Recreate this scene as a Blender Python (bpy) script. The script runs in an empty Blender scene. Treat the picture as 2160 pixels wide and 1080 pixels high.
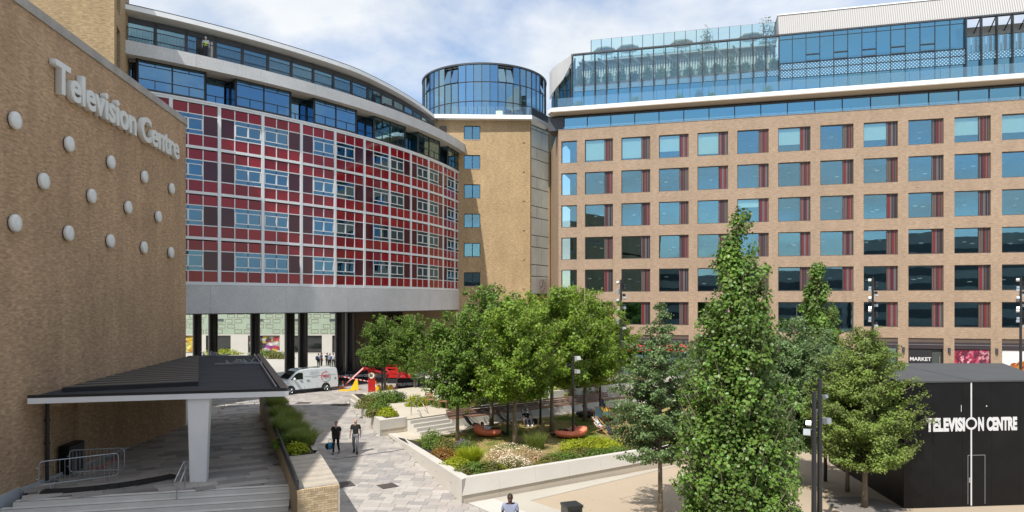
import bpy, bmesh, math, random
import numpy as np
from math import sin, cos, pi, radians, sqrt, atan2
from mathutils import Vector, Matrix

# ------------------------------------------------------------ scene, camera, light
scene = bpy.context.scene
COL = scene.collection
CAMH = 8.0
FPX = 1440.0          # focal length in photo pixels (24 mm on a 36 mm sensor, 2160 px wide)
HY = 637.0            # horizon row of the photograph
cam = bpy.data.cameras.new('camera'); cam.lens = 24.0; cam.sensor_width = 36.0; cam.sensor_fit = 'HORIZONTAL'
cam.shift_y = (HY - 540.0) / 2160.0; cam.clip_start = 0.1; cam.clip_end = 5000
camo = bpy.data.objects.new('camera', cam); COL.objects.link(camo)
camo.location = (0, 0, CAMH); camo.rotation_euler = (radians(90), 0, 0)
scene.camera = camo
TOSUN = Vector((-7.2, -12.0, 19.0)).normalized()
sun = bpy.data.lights.new('sun', 'SUN'); sun.energy = 4.2; sun.angle = radians(0.53); sun.color = (1.0, 0.95, 0.87)
suno = bpy.data.objects.new('sun', sun); COL.objects.link(suno)
suno.rotation_euler = TOSUN.to_track_quat('Z', 'Y').to_euler(); suno.location = (-60, -100, 160)
world = bpy.data.worlds.new('World'); scene.world = world; world.use_nodes = True
wt = world.node_tree; wt.nodes.clear()
def wn(t): return wt.nodes.new(t)
wout = wn('ShaderNodeOutputWorld'); wbg = wn('ShaderNodeBackground'); wsky = wn('ShaderNodeTexSky')
wsky.sky_type = 'NISHITA'; wsky.sun_disc = False
wsky.sun_elevation = math.asin(TOSUN.z); wsky.sun_rotation = atan2(TOSUN.x, TOSUN.y)
wsky.air_density = 1.0; wsky.dust_density = 0.6; wsky.ozone_density = 1.5
wbg.inputs[1].default_value = 0.15
tc = wn('ShaderNodeTexCoord'); sep = wn('ShaderNodeSeparateXYZ'); wt.links.new(tc.outputs['Generated'], sep.inputs[0])
def wmath(op, a, b=None):
    n = wn('ShaderNodeMath'); n.operation = op
    for k, v in enumerate((a, b)):
        if v is None: continue
        if isinstance(v, (int, float)): n.inputs[k].default_value = v
        else: wt.links.new(v, n.inputs[k])
    return n.outputs[0]
zz = wmath('ADD', wmath('MAXIMUM', sep.outputs[2], 0.0), 0.22)
comb = wn('ShaderNodeCombineXYZ')
wt.links.new(wmath('DIVIDE', sep.outputs[0], zz), comb.inputs[0]); wt.links.new(wmath('DIVIDE', sep.outputs[1], zz), comb.inputs[1])
comb.inputs[2].default_value = 3.7
n1 = wn('ShaderNodeTexNoise'); n1.inputs['Scale'].default_value = 0.95; n1.inputs['Detail'].default_value = 9; n1.inputs['Roughness'].default_value = 0.56
n1.inputs['Distortion'].default_value = 0.25
wt.links.new(comb.outputs[0], n1.inputs['Vector'])
rp = wn('ShaderNodeValToRGB'); rp.color_ramp.elements[0].position = 0.435; rp.color_ramp.elements[1].position = 0.59
wt.links.new(n1.outputs[0], rp.inputs[0])
n2 = wn('ShaderNodeTexNoise'); n2.inputs['Scale'].default_value = 2.6; n2.inputs['Detail'].default_value = 6
wt.links.new(comb.outputs[0], n2.inputs['Vector'])
cmr = wn('ShaderNodeMapRange'); wt.links.new(n2.outputs[0], cmr.inputs[0]); cmr.inputs[1].default_value = .33; cmr.inputs[2].default_value = .6
cr = wn('ShaderNodeMix'); cr.data_type = 'RGBA'; cr.inputs[6].default_value = (4.3, 4.55, 4.8, 1); cr.inputs[7].default_value = (5.3, 5.35, 5.4, 1)
wt.links.new(cmr.outputs[0], cr.inputs[0])
mx = wn('ShaderNodeMix'); mx.data_type = 'RGBA'
wt.links.new(wmath('MULTIPLY', rp.outputs[0], 0.93), mx.inputs[0]); wt.links.new(wsky.outputs[0], mx.inputs[6]); wt.links.new(cr.outputs[2], mx.inputs[7])
wt.links.new(mx.outputs[2], wbg.inputs[0]); wt.links.new(wbg.outputs[0], wout.inputs[0])
scene.view_settings.view_transform = 'Standard'; scene.view_settings.look = 'None'
scene.view_settings.gamma = 1.0; scene.view_settings.use_curve_mapping = False; scene.view_settings.exposure = 0.40
scene.cycles.sample_clamp_indirect = 5.0; scene.cycles.transparent_max_bounces = 12; scene.cycles.max_bounces = 8
scene.cycles.caustics_reflective = False; scene.cycles.caustics_refractive = False

# ------------------------------------------------------------ materials
def newmat(name):
    m = bpy.data.materials.new(name); m.use_nodes = True
    t = m.node_tree; t.nodes.clear()
    o = t.nodes.new('ShaderNodeOutputMaterial')
    return m, t, o
def lk(t, a, b): t.links.new(a, b)
def bsdf(t, o, col=(.5, .5, .5), rough=.6, metal=0, spec=.5, coat=0):
    b = t.nodes.new('ShaderNodeBsdfPrincipled')
    b.inputs['Base Color'].default_value = (*col, 1); b.inputs['Roughness'].default_value = rough
    b.inputs['Metallic'].default_value = metal; b.inputs['Specular IOR Level'].default_value = spec
    b.inputs['Coat Weight'].default_value = coat
    lk(t, b.outputs[0], o.inputs[0]); return b
def noise(t, vec, scale, detail=4, rough=.55):
    n = t.nodes.new('ShaderNodeTexNoise'); n.inputs['Scale'].default_value = scale
    n.inputs['Detail'].default_value = detail; n.inputs['Roughness'].default_value = rough
    if vec is not None: lk(t, vec, n.inputs['Vector'])
    return n.outputs[0]
def maprange(t, v, a, b, c, d):
    n = t.nodes.new('ShaderNodeMapRange'); lk(t, v, n.inputs[0])
    for k, x in enumerate((a, b, c, d)): n.inputs[k + 1].default_value = x
    return n.outputs[0]
def mulcol(t, colsock, valsock):
    n = t.nodes.new('ShaderNodeVectorMath'); n.operation = 'SCALE'
    if isinstance(colsock, tuple): n.inputs[0].default_value = colsock
    else: lk(t, colsock, n.inputs[0])
    lk(t, valsock, n.inputs['Scale']); return n.outputs[0]
def mixcol(t, f, a, b):
    n = t.nodes.new('ShaderNodeMix'); n.data_type = 'RGBA'
    for k, v in ((0, f), (6, a), (7, b)):
        if isinstance(v, tuple): n.inputs[k].default_value = (*v, 1)
        elif isinstance(v, float): n.inputs[k].default_value = v
        else: lk(t, v, n.inputs[k])
    return n.outputs[2]
def geo(t): return t.nodes.new('ShaderNodeNewGeometry')
def mathn(t, op, a, b=None):
    n = t.nodes.new('ShaderNodeMath'); n.operation = op
    for k, v in enumerate((a, b)):
        if v is None: continue
        if isinstance(v, (int, float)): n.inputs[k].default_value = v
        else: lk(t, v, n.inputs[k])
    return n.outputs[0]
def addbump(t, b, h, dist=.01, strength=.5):
    n = t.nodes.new('ShaderNodeBump'); n.inputs['Distance'].default_value = dist; n.inputs['Strength'].default_value = strength
    lk(t, h, n.inputs['Height']); lk(t, n.outputs[0], b.inputs['Normal'])
M = {}
def pbr(name, col, rough=.6, var=.12, scale=1.5, bump=0, metal=0, spec=.5, coat=0, fine=None):
    m, t, o = newmat(name); b = bsdf(t, o, col, rough, metal, spec, coat)
    g = geo(t)
    if var:
        v = maprange(t, noise(t, g.outputs['Position'], scale, 6, .6), .25, .75, 1 - var, 1 + var)
        if fine:
            v2 = maprange(t, noise(t, g.outputs['Position'], fine[0], 3, .7), .25, .75, 1 - fine[1], 1 + fine[1])
            v = mathn(t, 'MULTIPLY', v, v2)
        lk(t, mulcol(t, col, v), b.inputs['Base Color'])
    if bump: addbump(t, b, noise(t, g.outputs['Position'], 40, 4), bump)
    M[name] = m; return m
def brick(name, c1, c2, mortar, bw=.225, rh=.075, patch=.18, msz=.012, bump=.006, streak=.25, stain=0):
    m, t, o = newmat(name); b = bsdf(t, o, c1, .85, spec=.25)
    g = geo(t)
    cr_ = t.nodes.new('ShaderNodeVectorMath'); cr_.operation = 'CROSS_PRODUCT'
    lk(t, g.outputs['True Normal'], cr_.inputs[0]); cr_.inputs[1].default_value = (0, 0, 1)
    nr = t.nodes.new('ShaderNodeVectorMath'); nr.operation = 'NORMALIZE'; lk(t, cr_.outputs[0], nr.inputs[0])
    dt = t.nodes.new('ShaderNodeVectorMath'); dt.operation = 'DOT_PRODUCT'
    lk(t, nr.outputs[0], dt.inputs[0]); lk(t, g.outputs['Position'], dt.inputs[1])
    sp = t.nodes.new('ShaderNodeSeparateXYZ'); lk(t, g.outputs['Position'], sp.inputs[0])
    cb = t.nodes.new('ShaderNodeCombineXYZ'); lk(t, dt.outputs['Value'], cb.inputs[0]); lk(t, sp.outputs[2], cb.inputs[1])
    bt = t.nodes.new('ShaderNodeTexBrick'); lk(t, cb.outputs[0], bt.inputs['Vector'])
    bt.inputs['Scale'].default_value = 1; bt.inputs['Brick Width'].default_value = bw; bt.inputs['Row Height'].default_value = rh
    bt.inputs['Mortar Size'].default_value = msz / 2; bt.inputs['Mortar Smooth'].default_value = .2
    bt.inputs['Color1'].default_value = (*c1, 1); bt.inputs['Color2'].default_value = (*c2, 1); bt.inputs['Mortar'].default_value = (*mortar, 1)
    # per-brick scatter of tone: stretched noise sampled per course
    mp = t.nodes.new('ShaderNodeMapping'); mp.inputs['Scale'].default_value = (1 / (bw * 1.3), 1 / rh, 1); lk(t, cb.outputs[0], mp.inputs[0])
    v1 = maprange(t, noise(t, mp.outputs[0], .9, 2, .7), .3, .72, 1 - streak, 1 + streak * 1.05)
    v2 = maprange(t, noise(t, g.outputs['Position'], .35, 5, .6), .25, .75, 1 - patch, 1 + patch)
    v = mathn(t, 'MULTIPLY', v1, v2)
    # dark and burnt headers, spotted
    mp2 = t.nodes.new('ShaderNodeMapping'); mp2.inputs['Scale'].default_value = (1 / bw, 1 / rh, 1); mp2.inputs['Location'].default_value = (7.3, 3.1, 0); lk(t, cb.outputs[0], mp2.inputs[0])
    sp_ = maprange(t, noise(t, mp2.outputs[0], .8, 1, .5), .66, .74, 1.0, .68)
    v = mathn(t, 'MULTIPLY', v, sp_)
    if stain:
        m3 = t.nodes.new('ShaderNodeMapping'); m3.inputs['Scale'].default_value = (.9, .10, 1); lk(t, cb.outputs[0], m3.inputs[0])
        v = mathn(t, 'MULTIPLY', v, maprange(t, noise(t, m3.outputs[0], 1.0, 5, .65), .35, .65, 1 - stain, 1 + stain * .6))
    lk(t, mulcol(t, bt.outputs['Color'], v), b.inputs['Base Color'])
    h = mathn(t, 'SUBTRACT', mathn(t, 'MULTIPLY', v1, .6), bt.outputs['Fac'])
    addbump(t, b, h, bump, .7)
    M[name] = m; return m
def glassmat(name, refl, trans, fac, rough=.0, wave=0.0):
    m, t, o = newmat(name)
    gl = t.nodes.new('ShaderNodeBsdfGlossy'); gl.inputs['Color'].default_value = (*refl, 1); gl.inputs['Roughness'].default_value = rough
    tr = t.nodes.new('ShaderNodeBsdfTransparent'); tr.inputs['Color'].default_value = (*trans, 1)
    mxs = t.nodes.new('ShaderNodeMixShader')
    fr = t.nodes.new('ShaderNodeLayerWeight'); fr.inputs['Blend'].default_value = .35
    lk(t, maprange(t, fr.outputs['Facing'], 0, 1, fac, min(1, fac + .35)), mxs.inputs[0])
    lk(t, tr.outputs[0], mxs.inputs[1]); lk(t, gl.outputs[0], mxs.inputs[2]); lk(t, mxs.outputs[0], o.inputs[0])
    if wave:
        g = geo(t); n = t.nodes.new('ShaderNodeBump'); n.inputs['Distance'].default_value = wave; n.inputs['Strength'].default_value = 1
        lk(t, noise(t, g.outputs['Position'], .8, 1), n.inputs['Height']); lk(t, n.outputs[0], gl.inputs['Normal'])
    M[name] = m; return m
def leafmat(name, col, var=.35, trans=.35, rough=.5, hue=None):
    m, t, o = newmat(name); b = bsdf(t, o, col, rough, spec=.35)
    g = geo(t)
    rnd = g.outputs['Random Per Island']
    c2 = hue or (col[0] * 1.35, col[1] * 1.12, col[2] * .9)
    c = mixcol(t, rnd, col, c2)
    v = maprange(t, noise(t, g.outputs['Position'], 1.1, 3), .3, .7, 1 - var * .5, 1 + var * .5)
    v2 = mathn(t, 'MULTIPLY', v, maprange(t, rnd, 0, 1, 1 + var * .6, 1 - var * .6))
    c = mulcol(t, c, v2)
    lk(t, c, b.inputs['Base Color'])
    tl = t.nodes.new('ShaderNodeBsdfTranslucent')
    lk(t, mulcol(t, c, mathn(t, 'ADD', rnd, 1.1)), tl.inputs[0])
    ms = t.nodes.new('ShaderNodeMixShader'); ms.inputs[0].default_value = trans
    lk(t, b.outputs[0], ms.inputs[1]); lk(t, tl.outputs[0], ms.inputs[2]); lk(t, ms.outputs[0], o.inputs[0])
    M[name] = m; return m

brick('hall_brick', (.41, .265, .155), (.52, .345, .205), (.38, .295, .215), patch=.14, streak=.25, stain=.12, bump=.004)
brick('tower_brick', (.40, .285, .16), (.49, .355, .20), (.33, .25, .15), patch=.12, streak=.28, stain=.08)
brick('office_brick', (.315, .23, .162), (.38, .282, .20), (.33, .26, .195), patch=.08, bw=.29, rh=.065, streak=.20, stain=.06)
brick('pier_back', (.36, .28, .17), (.44, .34, .21), (.50, .43, .33))
pbr('pier_brick_a', (.50, .385, .235), .85, .15, 9, .004, fine=(60, .15)); pbr('pier_brick_b', (.43, .33, .20), .85, .15, 9, .004, fine=(60, .15))
pbr('pier_brick_c', (.56, .45, .29), .85, .15, 9, .004, fine=(60, .15)); pbr('mortar', (.55, .49, .40), .95, .1, 6)
pbr('concrete', (.50, .49, .46), .85, .14, .8, .004, fine=(22, .10))
pbr('aggregate', (.56, .57, .57), .9, .10, .5, .01, fine=(9, .17))
pbr('coping', (.36, .34, .31), .9, .2, 1.2, .006, fine=(20, .16))
pbr('plinth', (.44, .46, .48), .85, .12, .7)
pbr('white_paint', (.84, .86, .87), .45, .05, .8)
pbr('frame_white', (.74, .77, .78), .4, .05, .5)
pbr('sign_white', (.72, .73, .70), .35, .04, 1)
pbr('black_metal', (.022, .023, .026), .42, .1, 1)
pbr('charcoal', (.045, .05, .06), .5, .1, 1)
pbr('dark_felt', (.022, .027, .036), .8, .22, .5, .004, fine=(6, .12))
pbr('felt_seam', (.06, .068, .08), .7, .1, 2)
pbr('slat_metal', (.095, .09, .082), .55, .15, 2)
pbr('brown_metal', (.10, .075, .06), .45, .1, 1)
pbr('steel', (.50, .52, .54), .3, .08, 2, metal=.9)
pbr('galv', (.42, .46, .49), .38, .1, 5, metal=.7)
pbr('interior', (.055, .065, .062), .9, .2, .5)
pbr('ceiling', (.30, .31, .31), .9, .1, .5)
pbr('blind', (.86, .93, .90), .8, .05, .4)
pbr('louvre_red', (.17, .022, .028), .4, .1, 1); pbr('louvre_brown', (.12, .085, .07), .4, .1, 1); pbr('louvre_grey', (.14, .13, .14), .35, .1, 1)
pbr('louvre_dark', (.035, .028, .035), .4, .1, 1)
pbr('beige_render', (.56, .50, .42), .8, .06, .3)
pbr('roof_grey', (.50, .50, .49), .5, .05, .3)
pbr('mint', (.30, .37, .29), .6, .08, .6, fine=(3, .10))
pbr('mint_groove', (.19, .16, .12), .8, .05, 1)
pbr('wall_white', (.56, .535, .49), .6, .05, .6, fine=(25, .04))
pbr('wall_face', (.56, .535, .49), .6, .06, .5, fine=(25, .04))
pbr('wall_base', (.52, .46, .38), .7, .08, .6, fine=(25, .05))
pbr('black_panel', (.0055, .006, .007), .42, .5, .9, spec=.25)
pbr('shed_roof', (.062, .064, .068), .8, .12, .5, fine=(12, .08))
pbr('column_black', (.012, .012, .014), .25, .1, 2)
pbr('glass_block', (.78, .90, .92), .5, .16, .35, spec=.2)
pbr('soil', (.028, .020, .015), .95, .3, 4, .02)
pbr('bark', (.20, .165, .125), .9, .3, 6, .012, fine=(40, .25)); pbr('bark_dark', (.075, .06, .05), .9, .3, 6, .012)
pbr('timber', (.34, .17, .09), .6, .2, 3, fine=(30, .15)); pbr('timber_dark', (.17, .10, .075), .65, .25, 2.5, fine=(20, .2))
pbr('deck', (.42, .37, .30), .8, .12, 3, fine=(30, .12)); pbr('deck_b', (.36, .32, .27), .8, .12, 3, fine=(30, .12))
pbr('chair_wood', (.50, .27, .10), .5, .2, 4)
pbr('orange_fabric', (.85, .24, .14), .75, .1, 2, .01); pbr('navy_fabric', (.022, .024, .032), .8, .1, 2)
pbr('van_white', (.66, .71, .74), .18, .03, .5, coat=.6); pbr('rubber', (.015, .015, .015), .8, .1, 3)
pbr('car_glass', (.012, .015, .016), .06, 0, 1, spec=.9)
pbr('red_paint', (.42, .012, .012), .35, .06, 1, coat=.2); pbr('yellow_paint', (.80, .48, .01), .5, .05, 1); pbr('orange_paint', (.75, .16, .02), .5, .05, 1)
pbr('cream', (.72, .72, .58), .5, .03, 1); pbr('banner_black', (.014, .015, .018), .8, .15, 2)
pbr('print_white', (.62, .63, .64), .7, .03, 1); pbr('print_red', (.55, .02, .03), .6, 0, 1); pbr('print_grey', (.20, .22, .23), .6, 0, 1)
pbr('parasol_red', (.58, .03, .05), .8, .1, 1); pbr('parasol_cream', (.55, .50, .45), .8, .1, 1)
pbr('skin', (.50, .29, .20), .55, .05, 8); pbr('skin_dark', (.075, .038, .024), .5, .05, 8)
pbr('cloth_black', (.010, .010, .011), .9, .1, 5); pbr('cloth_grey', (.17, .17, .19), .85, .1, 5); pbr('cloth_bluegrey', (.24, .27, .38), .85, .1, 5)
pbr('cloth_white', (.60, .62, .66), .85, .1, 5); pbr('cloth_navy', (.02, .03, .06), .85, .1, 5); pbr('cloth_blue', (.18, .27, .42), .85, .1, 5)
pbr('cloth_pink', (.55, .25, .25), .85, .1, 5); pbr('cloth_aqua', (.12, .35, .36), .85, .1, 5); pbr('hivis', (.62, .85, .05), .7, .05, 5)
pbr('hair', (.025, .015, .01), .7, .1, 8); pbr('hair_brown', (.10, .05, .03), .7, .1, 8); pbr('bag_blue', (.03, .22, .42), .5, .1, 4)
pbr('stripe_blue', (.25, .40, .45), .8, .1, 5)
pbr('bin_green', (.035, .04, .03), .35, .15, 3); pbr('lamp_grey', (.42, .43, .43), .45, .1, 4)
pbr('resin', (.40, .325, .24), .9, .06, .25, .004, fine=(50, .07)); pbr('light_conc', (.43, .40, .345), .85, .07, .4, fine=(40, .05))
pbr('path_conc', (.50, .45, .37), .9, .08, .5, fine=(40, .06)); pbr('strip_white', (.50, .485, .45), .8, .04, .8)
pbr('far_paving', (.42, .40, .365), .9, .06, .2, fine=(3, .08)); pbr('asphalt', (.07, .07, .072), .9, .15, 1)
for i, c in enumerate([(.38, .35, .325), (.33, .31, .295), (.42, .39, .365), (.285, .27, .262), (.36, .325, .30), (.40, .37, .34)]):
    pbr('paver%d' % i, c, .8, .10, 1.2, .003, fine=(45, .08))
for i, c in enumerate([(.42, .395, .38), (.35, .335, .325), (.46, .435, .415), (.28, .27, .265)]):
    pbr('ramp_paver%d' % i, c, .75, .12, 1.0, .003, fine=(40, .08))
pbr('paver_joint', (.20, .18, .165), .95, .1, 2); pbr('step_stone', (.64, .635, .61), .8, .12, 1, fine=(40, .06)); pbr('nosing', (.16, .16, .155), .7, .1, 3)
pbr('outside_wall', (.34, .33, .32), .8, .15, .3); pbr('outside_dark', (.07, .08, .09), .4, .2, .3)
pbr('terrace_grey', (.22, .27, .26), .8, .08, .5)
pbr('plaster', (.45, .45, .44), .8, .05, .5)

# red enamelled glass
for nm, c in (('panel_red', (.25, .008, .014)), ('panel_maroon', (.060, .010, .020))):
    m, t, o = newmat(nm); b = bsdf(t, o, c, .06, spec=.45, coat=.0); b.inputs['Coat Roughness'].default_value = .02
    oi = t.nodes.new('ShaderNodeObjectInfo'); lk(t, mulcol(t, c, maprange(t, oi.outputs['Random'], 0, 1, .78, 1.22)), b.inputs['Base Color'])
    g = geo(t); addbump(t, b, noise(t, g.outputs['Position'], .6, 1), .004, 1); M[nm] = m
glassmat('glass_office', (.36, .62, .76), (.86, .96, .94), .26, wave=.0018)
glassmat('glass_curtain', (.20, .39, .46), (.50, .76, .80), .72, wave=.006)
glassmat('glass_ring', (.20, .36, .50), (.45, .58, .62), .66, wave=.008)
glassmat('glass_grid', (.13, .25, .36), (.40, .50, .55), .66, wave=.008)
glassmat('glass_loft', (.36, .52, .58), (.74, .92, .92), .34, wave=.006)
glassmat('glass_drum', (.36, .56, .68), (.50, .68, .72), .55, wave=.004)
glassmat('glass_clear', (.8, .9, .95), (.80, .92, .92), .12)
glassmat('glass_screen', (.7, .85, .9), (.84, .95, .94), .10)
# dotted frit spandrel
m, t, o = newmat('frit'); b = bsdf(t, o, (.1, .25, .45), .12, spec=.8); g = geo(t)
dt = t.nodes.new('ShaderNodeVectorMath'); dt.operation = 'DOT_PRODUCT'; dt.inputs[1].default_value = (.9666, -.2564, 0); lk(t, g.outputs['Position'], dt.inputs[0])
sp = t.nodes.new('ShaderNodeSeparateXYZ'); lk(t, g.outputs['Position'], sp.inputs[0])
a_ = mathn(t, 'MULTIPLY', dt.outputs['Value'], 19.0); z_ = mathn(t, 'MULTIPLY', sp.outputs[2], 19.0)
pr = mathn(t, 'MULTIPLY', mathn(t, 'SINE', a_), mathn(t, 'SINE', z_))
f = maprange(t, pr, .3, .55, 0, 1)
lk(t, mixcol(t, f, (.04, .14, .24), (.36, .50, .58)), b.inputs['Base Color']); M['frit'] = m
# corrugated roof cladding
m, t, o = newmat('ribbed'); b = bsdf(t, o, (.55, .55, .54), .45, spec=.4); g = geo(t)
dt = t.nodes.new('ShaderNodeVectorMath'); dt.operation = 'DOT_PRODUCT'; dt.inputs[1].default_value = (.9666, -.2564, 0); lk(t, g.outputs['Position'], dt.inputs[0])
w_ = mathn(t, 'SINE', mathn(t, 'MULTIPLY', dt.outputs['Value'], 30))
lk(t, mulcol(t, (.36, .355, .35), maprange(t, w_, -1, 1, .80, 1.05)), b.inputs['Base Color']); addbump(t, b, w_, .02, .8); M['ribbed'] = m
# posters (flat print)
def poster(name, cols, scale, bgc=None, wav=False, thr=.5):
    m, t, o = newmat(name); b = bsdf(t, o, cols[0], .5); g = geo(t)
    v = t.nodes.new('ShaderNodeTexVoronoi'); v.inputs['Scale'].default_value = scale; v.inputs['Randomness'].default_value = 1
    mpn = t.nodes.new('ShaderNodeMapping'); mpn.inputs['Scale'].default_value = (1, 1, 1.6) if not wav else (1.7, 1.7, .8)
    mpn.inputs['Rotation'].default_value = (0, .6, 0)
    ns = t.nodes.new('ShaderNodeTexNoise'); ns.inputs['Scale'].default_value = 1.4; lk(t, g.outputs['Position'], ns.inputs['Vector'])
    ad = t.nodes.new('ShaderNodeVectorMath'); ad.operation = 'ADD'; lk(t, g.outputs['Position'], ad.inputs[0]); lk(t, ns.outputs['Color'], ad.inputs[1])
    lk(t, ad.outputs[0], mpn.inputs[0]); lk(t, mpn.outputs[0], v.inputs['Vector'])
    r = t.nodes.new('ShaderNodeValToRGB'); r.color_ramp.interpolation = 'CONSTANT'
    sr = t.nodes.new('ShaderNodeSeparateColor'); lk(t, v.outputs['Color'], sr.inputs[0]); lk(t, sr.outputs[0], r.inputs[0])
    e = r.color_ramp.elements
    while len(e) < len(cols): e.new(.5)
    for k, c in enumerate(cols): e[k].position = k / len(cols); e[k].color = (*c, 1)
    c = r.outputs[0]
    c = mulcol(t, c, maprange(t, v.outputs['Distance'], 0, .6, 1.15, .45))
    lk(t, c, b.inputs['Base Color']); M[name] = m
poster('poster_chilli', [(.50, .03, .10), (.65, .12, .22), (.20, .01, .04), (.75, .35, .42), (.42, .02, .08), (.15, .02, .06)], 2.6, wav=True)
poster('poster_food', [(.70, .22, .03), (.50, .12, .02), (.80, .36, .06), (.30, .08, .02)], 3.2)
poster('poster_graffiti', [(.65, .6, .6), (.55, .05, .10), (.05, .05, .06), (.7, .55, .1), (.75, .72, .7), (.3, .06, .3)], 1.3)
poster('poster_yellow', [(.75, .5, .03), (.8, .3, .03), (.7, .65, .2), (.6, .1, .05)], 1.5)

leafmat('leaf_maple', (.105, .195, .020), .75, .30, hue=(.24, .33, .035))
leafmat('leaf_maple_deep', (.065, .14, .018), .75, .26, hue=(.16, .24, .03))
leafmat('leaf_tulip', (.050, .118, .020), .95, .22, .38, hue=(.22, .33, .065))
leafmat('leaf_loose', (.080, .145, .048), .7, .26, .38, hue=(.18, .26, .10))
leafmat('leaf_dense', (.105, .165, .032), .8, .26, hue=(.23, .30, .065))
leafmat('leaf_far', (.050, .115, .045), .4, .3)
leafmat('leaf_dark', (.030, .075, .018), .4, .25); leafmat('leaf_lime', (.26, .33, .02), .35, .35); leafmat('leaf_mid', (.10, .18, .03), .4, .3)
leafmat('leaf_olive', (.13, .15, .04), .4, .3); leafmat('leaf_rust', (.22, .13, .035), .4, .3); leafmat('leaf_grass', (.13, .20, .035), .4, .35, hue=(.24, .27, .07))
leafmat('leaf_straw', (.36, .26, .14), .4, .3, hue=(.5, .38, .24)); leafmat('petal_white', (.75, .73, .65), .1, .2); leafmat('petal_purple', (.22, .13, .45), .3, .2)
leafmat('lawn_blade', (.085, .16, .025), .5, .3, hue=(.20, .24, .05))
# lawn ground
m, t, o = newmat('lawn_ground'); b = bsdf(t, o, (.1, .15, .03), .95, spec=.1); g = geo(t)
f = maprange(t, noise(t, g.outputs['Position'], .35, 5, .6), .40, .54, 0, 1)
c = mixcol(t, f, (.095, .155, .022), (.33, .25, .11))
lk(t, mulcol(t, c, maprange(t, noise(t, g.outputs['Position'], 14, 3), .25, .75, .7, 1.3)), b.inputs['Base Color'])
addbump(t, b, noise(t, g.outputs['Position'], 30, 3), .03); M['lawn_ground'] = m

# ------------------------------------------------------------ mesh helpers
def G(px, py, z=0.0):
    """the point of the horizontal plane z that the photograph shows at column px, row py (photo pixels)"""
    Y = (CAMH - z) * FPX / (py - HY)
    return Vector(((px - 1080.0) / FPX * Y, Y, z))
def AT(px, py, Y):
    return Vector(((px - 1080.0) / FPX * Y, Y, CAMH + (HY - py) * Y / FPX))
def tag(o, label=None, cat=None, group=None, kind=None):
    if label: o['label'] = label
    if cat: o['category'] = cat
    if group: o['group'] = group
    if kind: o['kind'] = kind
    return o
def link(name, data, parent=None, loc=None, rz=0):
    o = bpy.data.objects.new(name, data); COL.objects.link(o)
    if parent is not None: o.parent = parent
    if loc is not None: o.location = loc
    if rz: o.rotation_euler = (0, 0, rz)
    return o
def empty(name, loc=(0, 0, 0), rz=0, label=None, cat=None, group=None):
    o = link(name, None, None, loc, rz); o.empty_display_size = .3
    return tag(o, label, cat, group)
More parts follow.
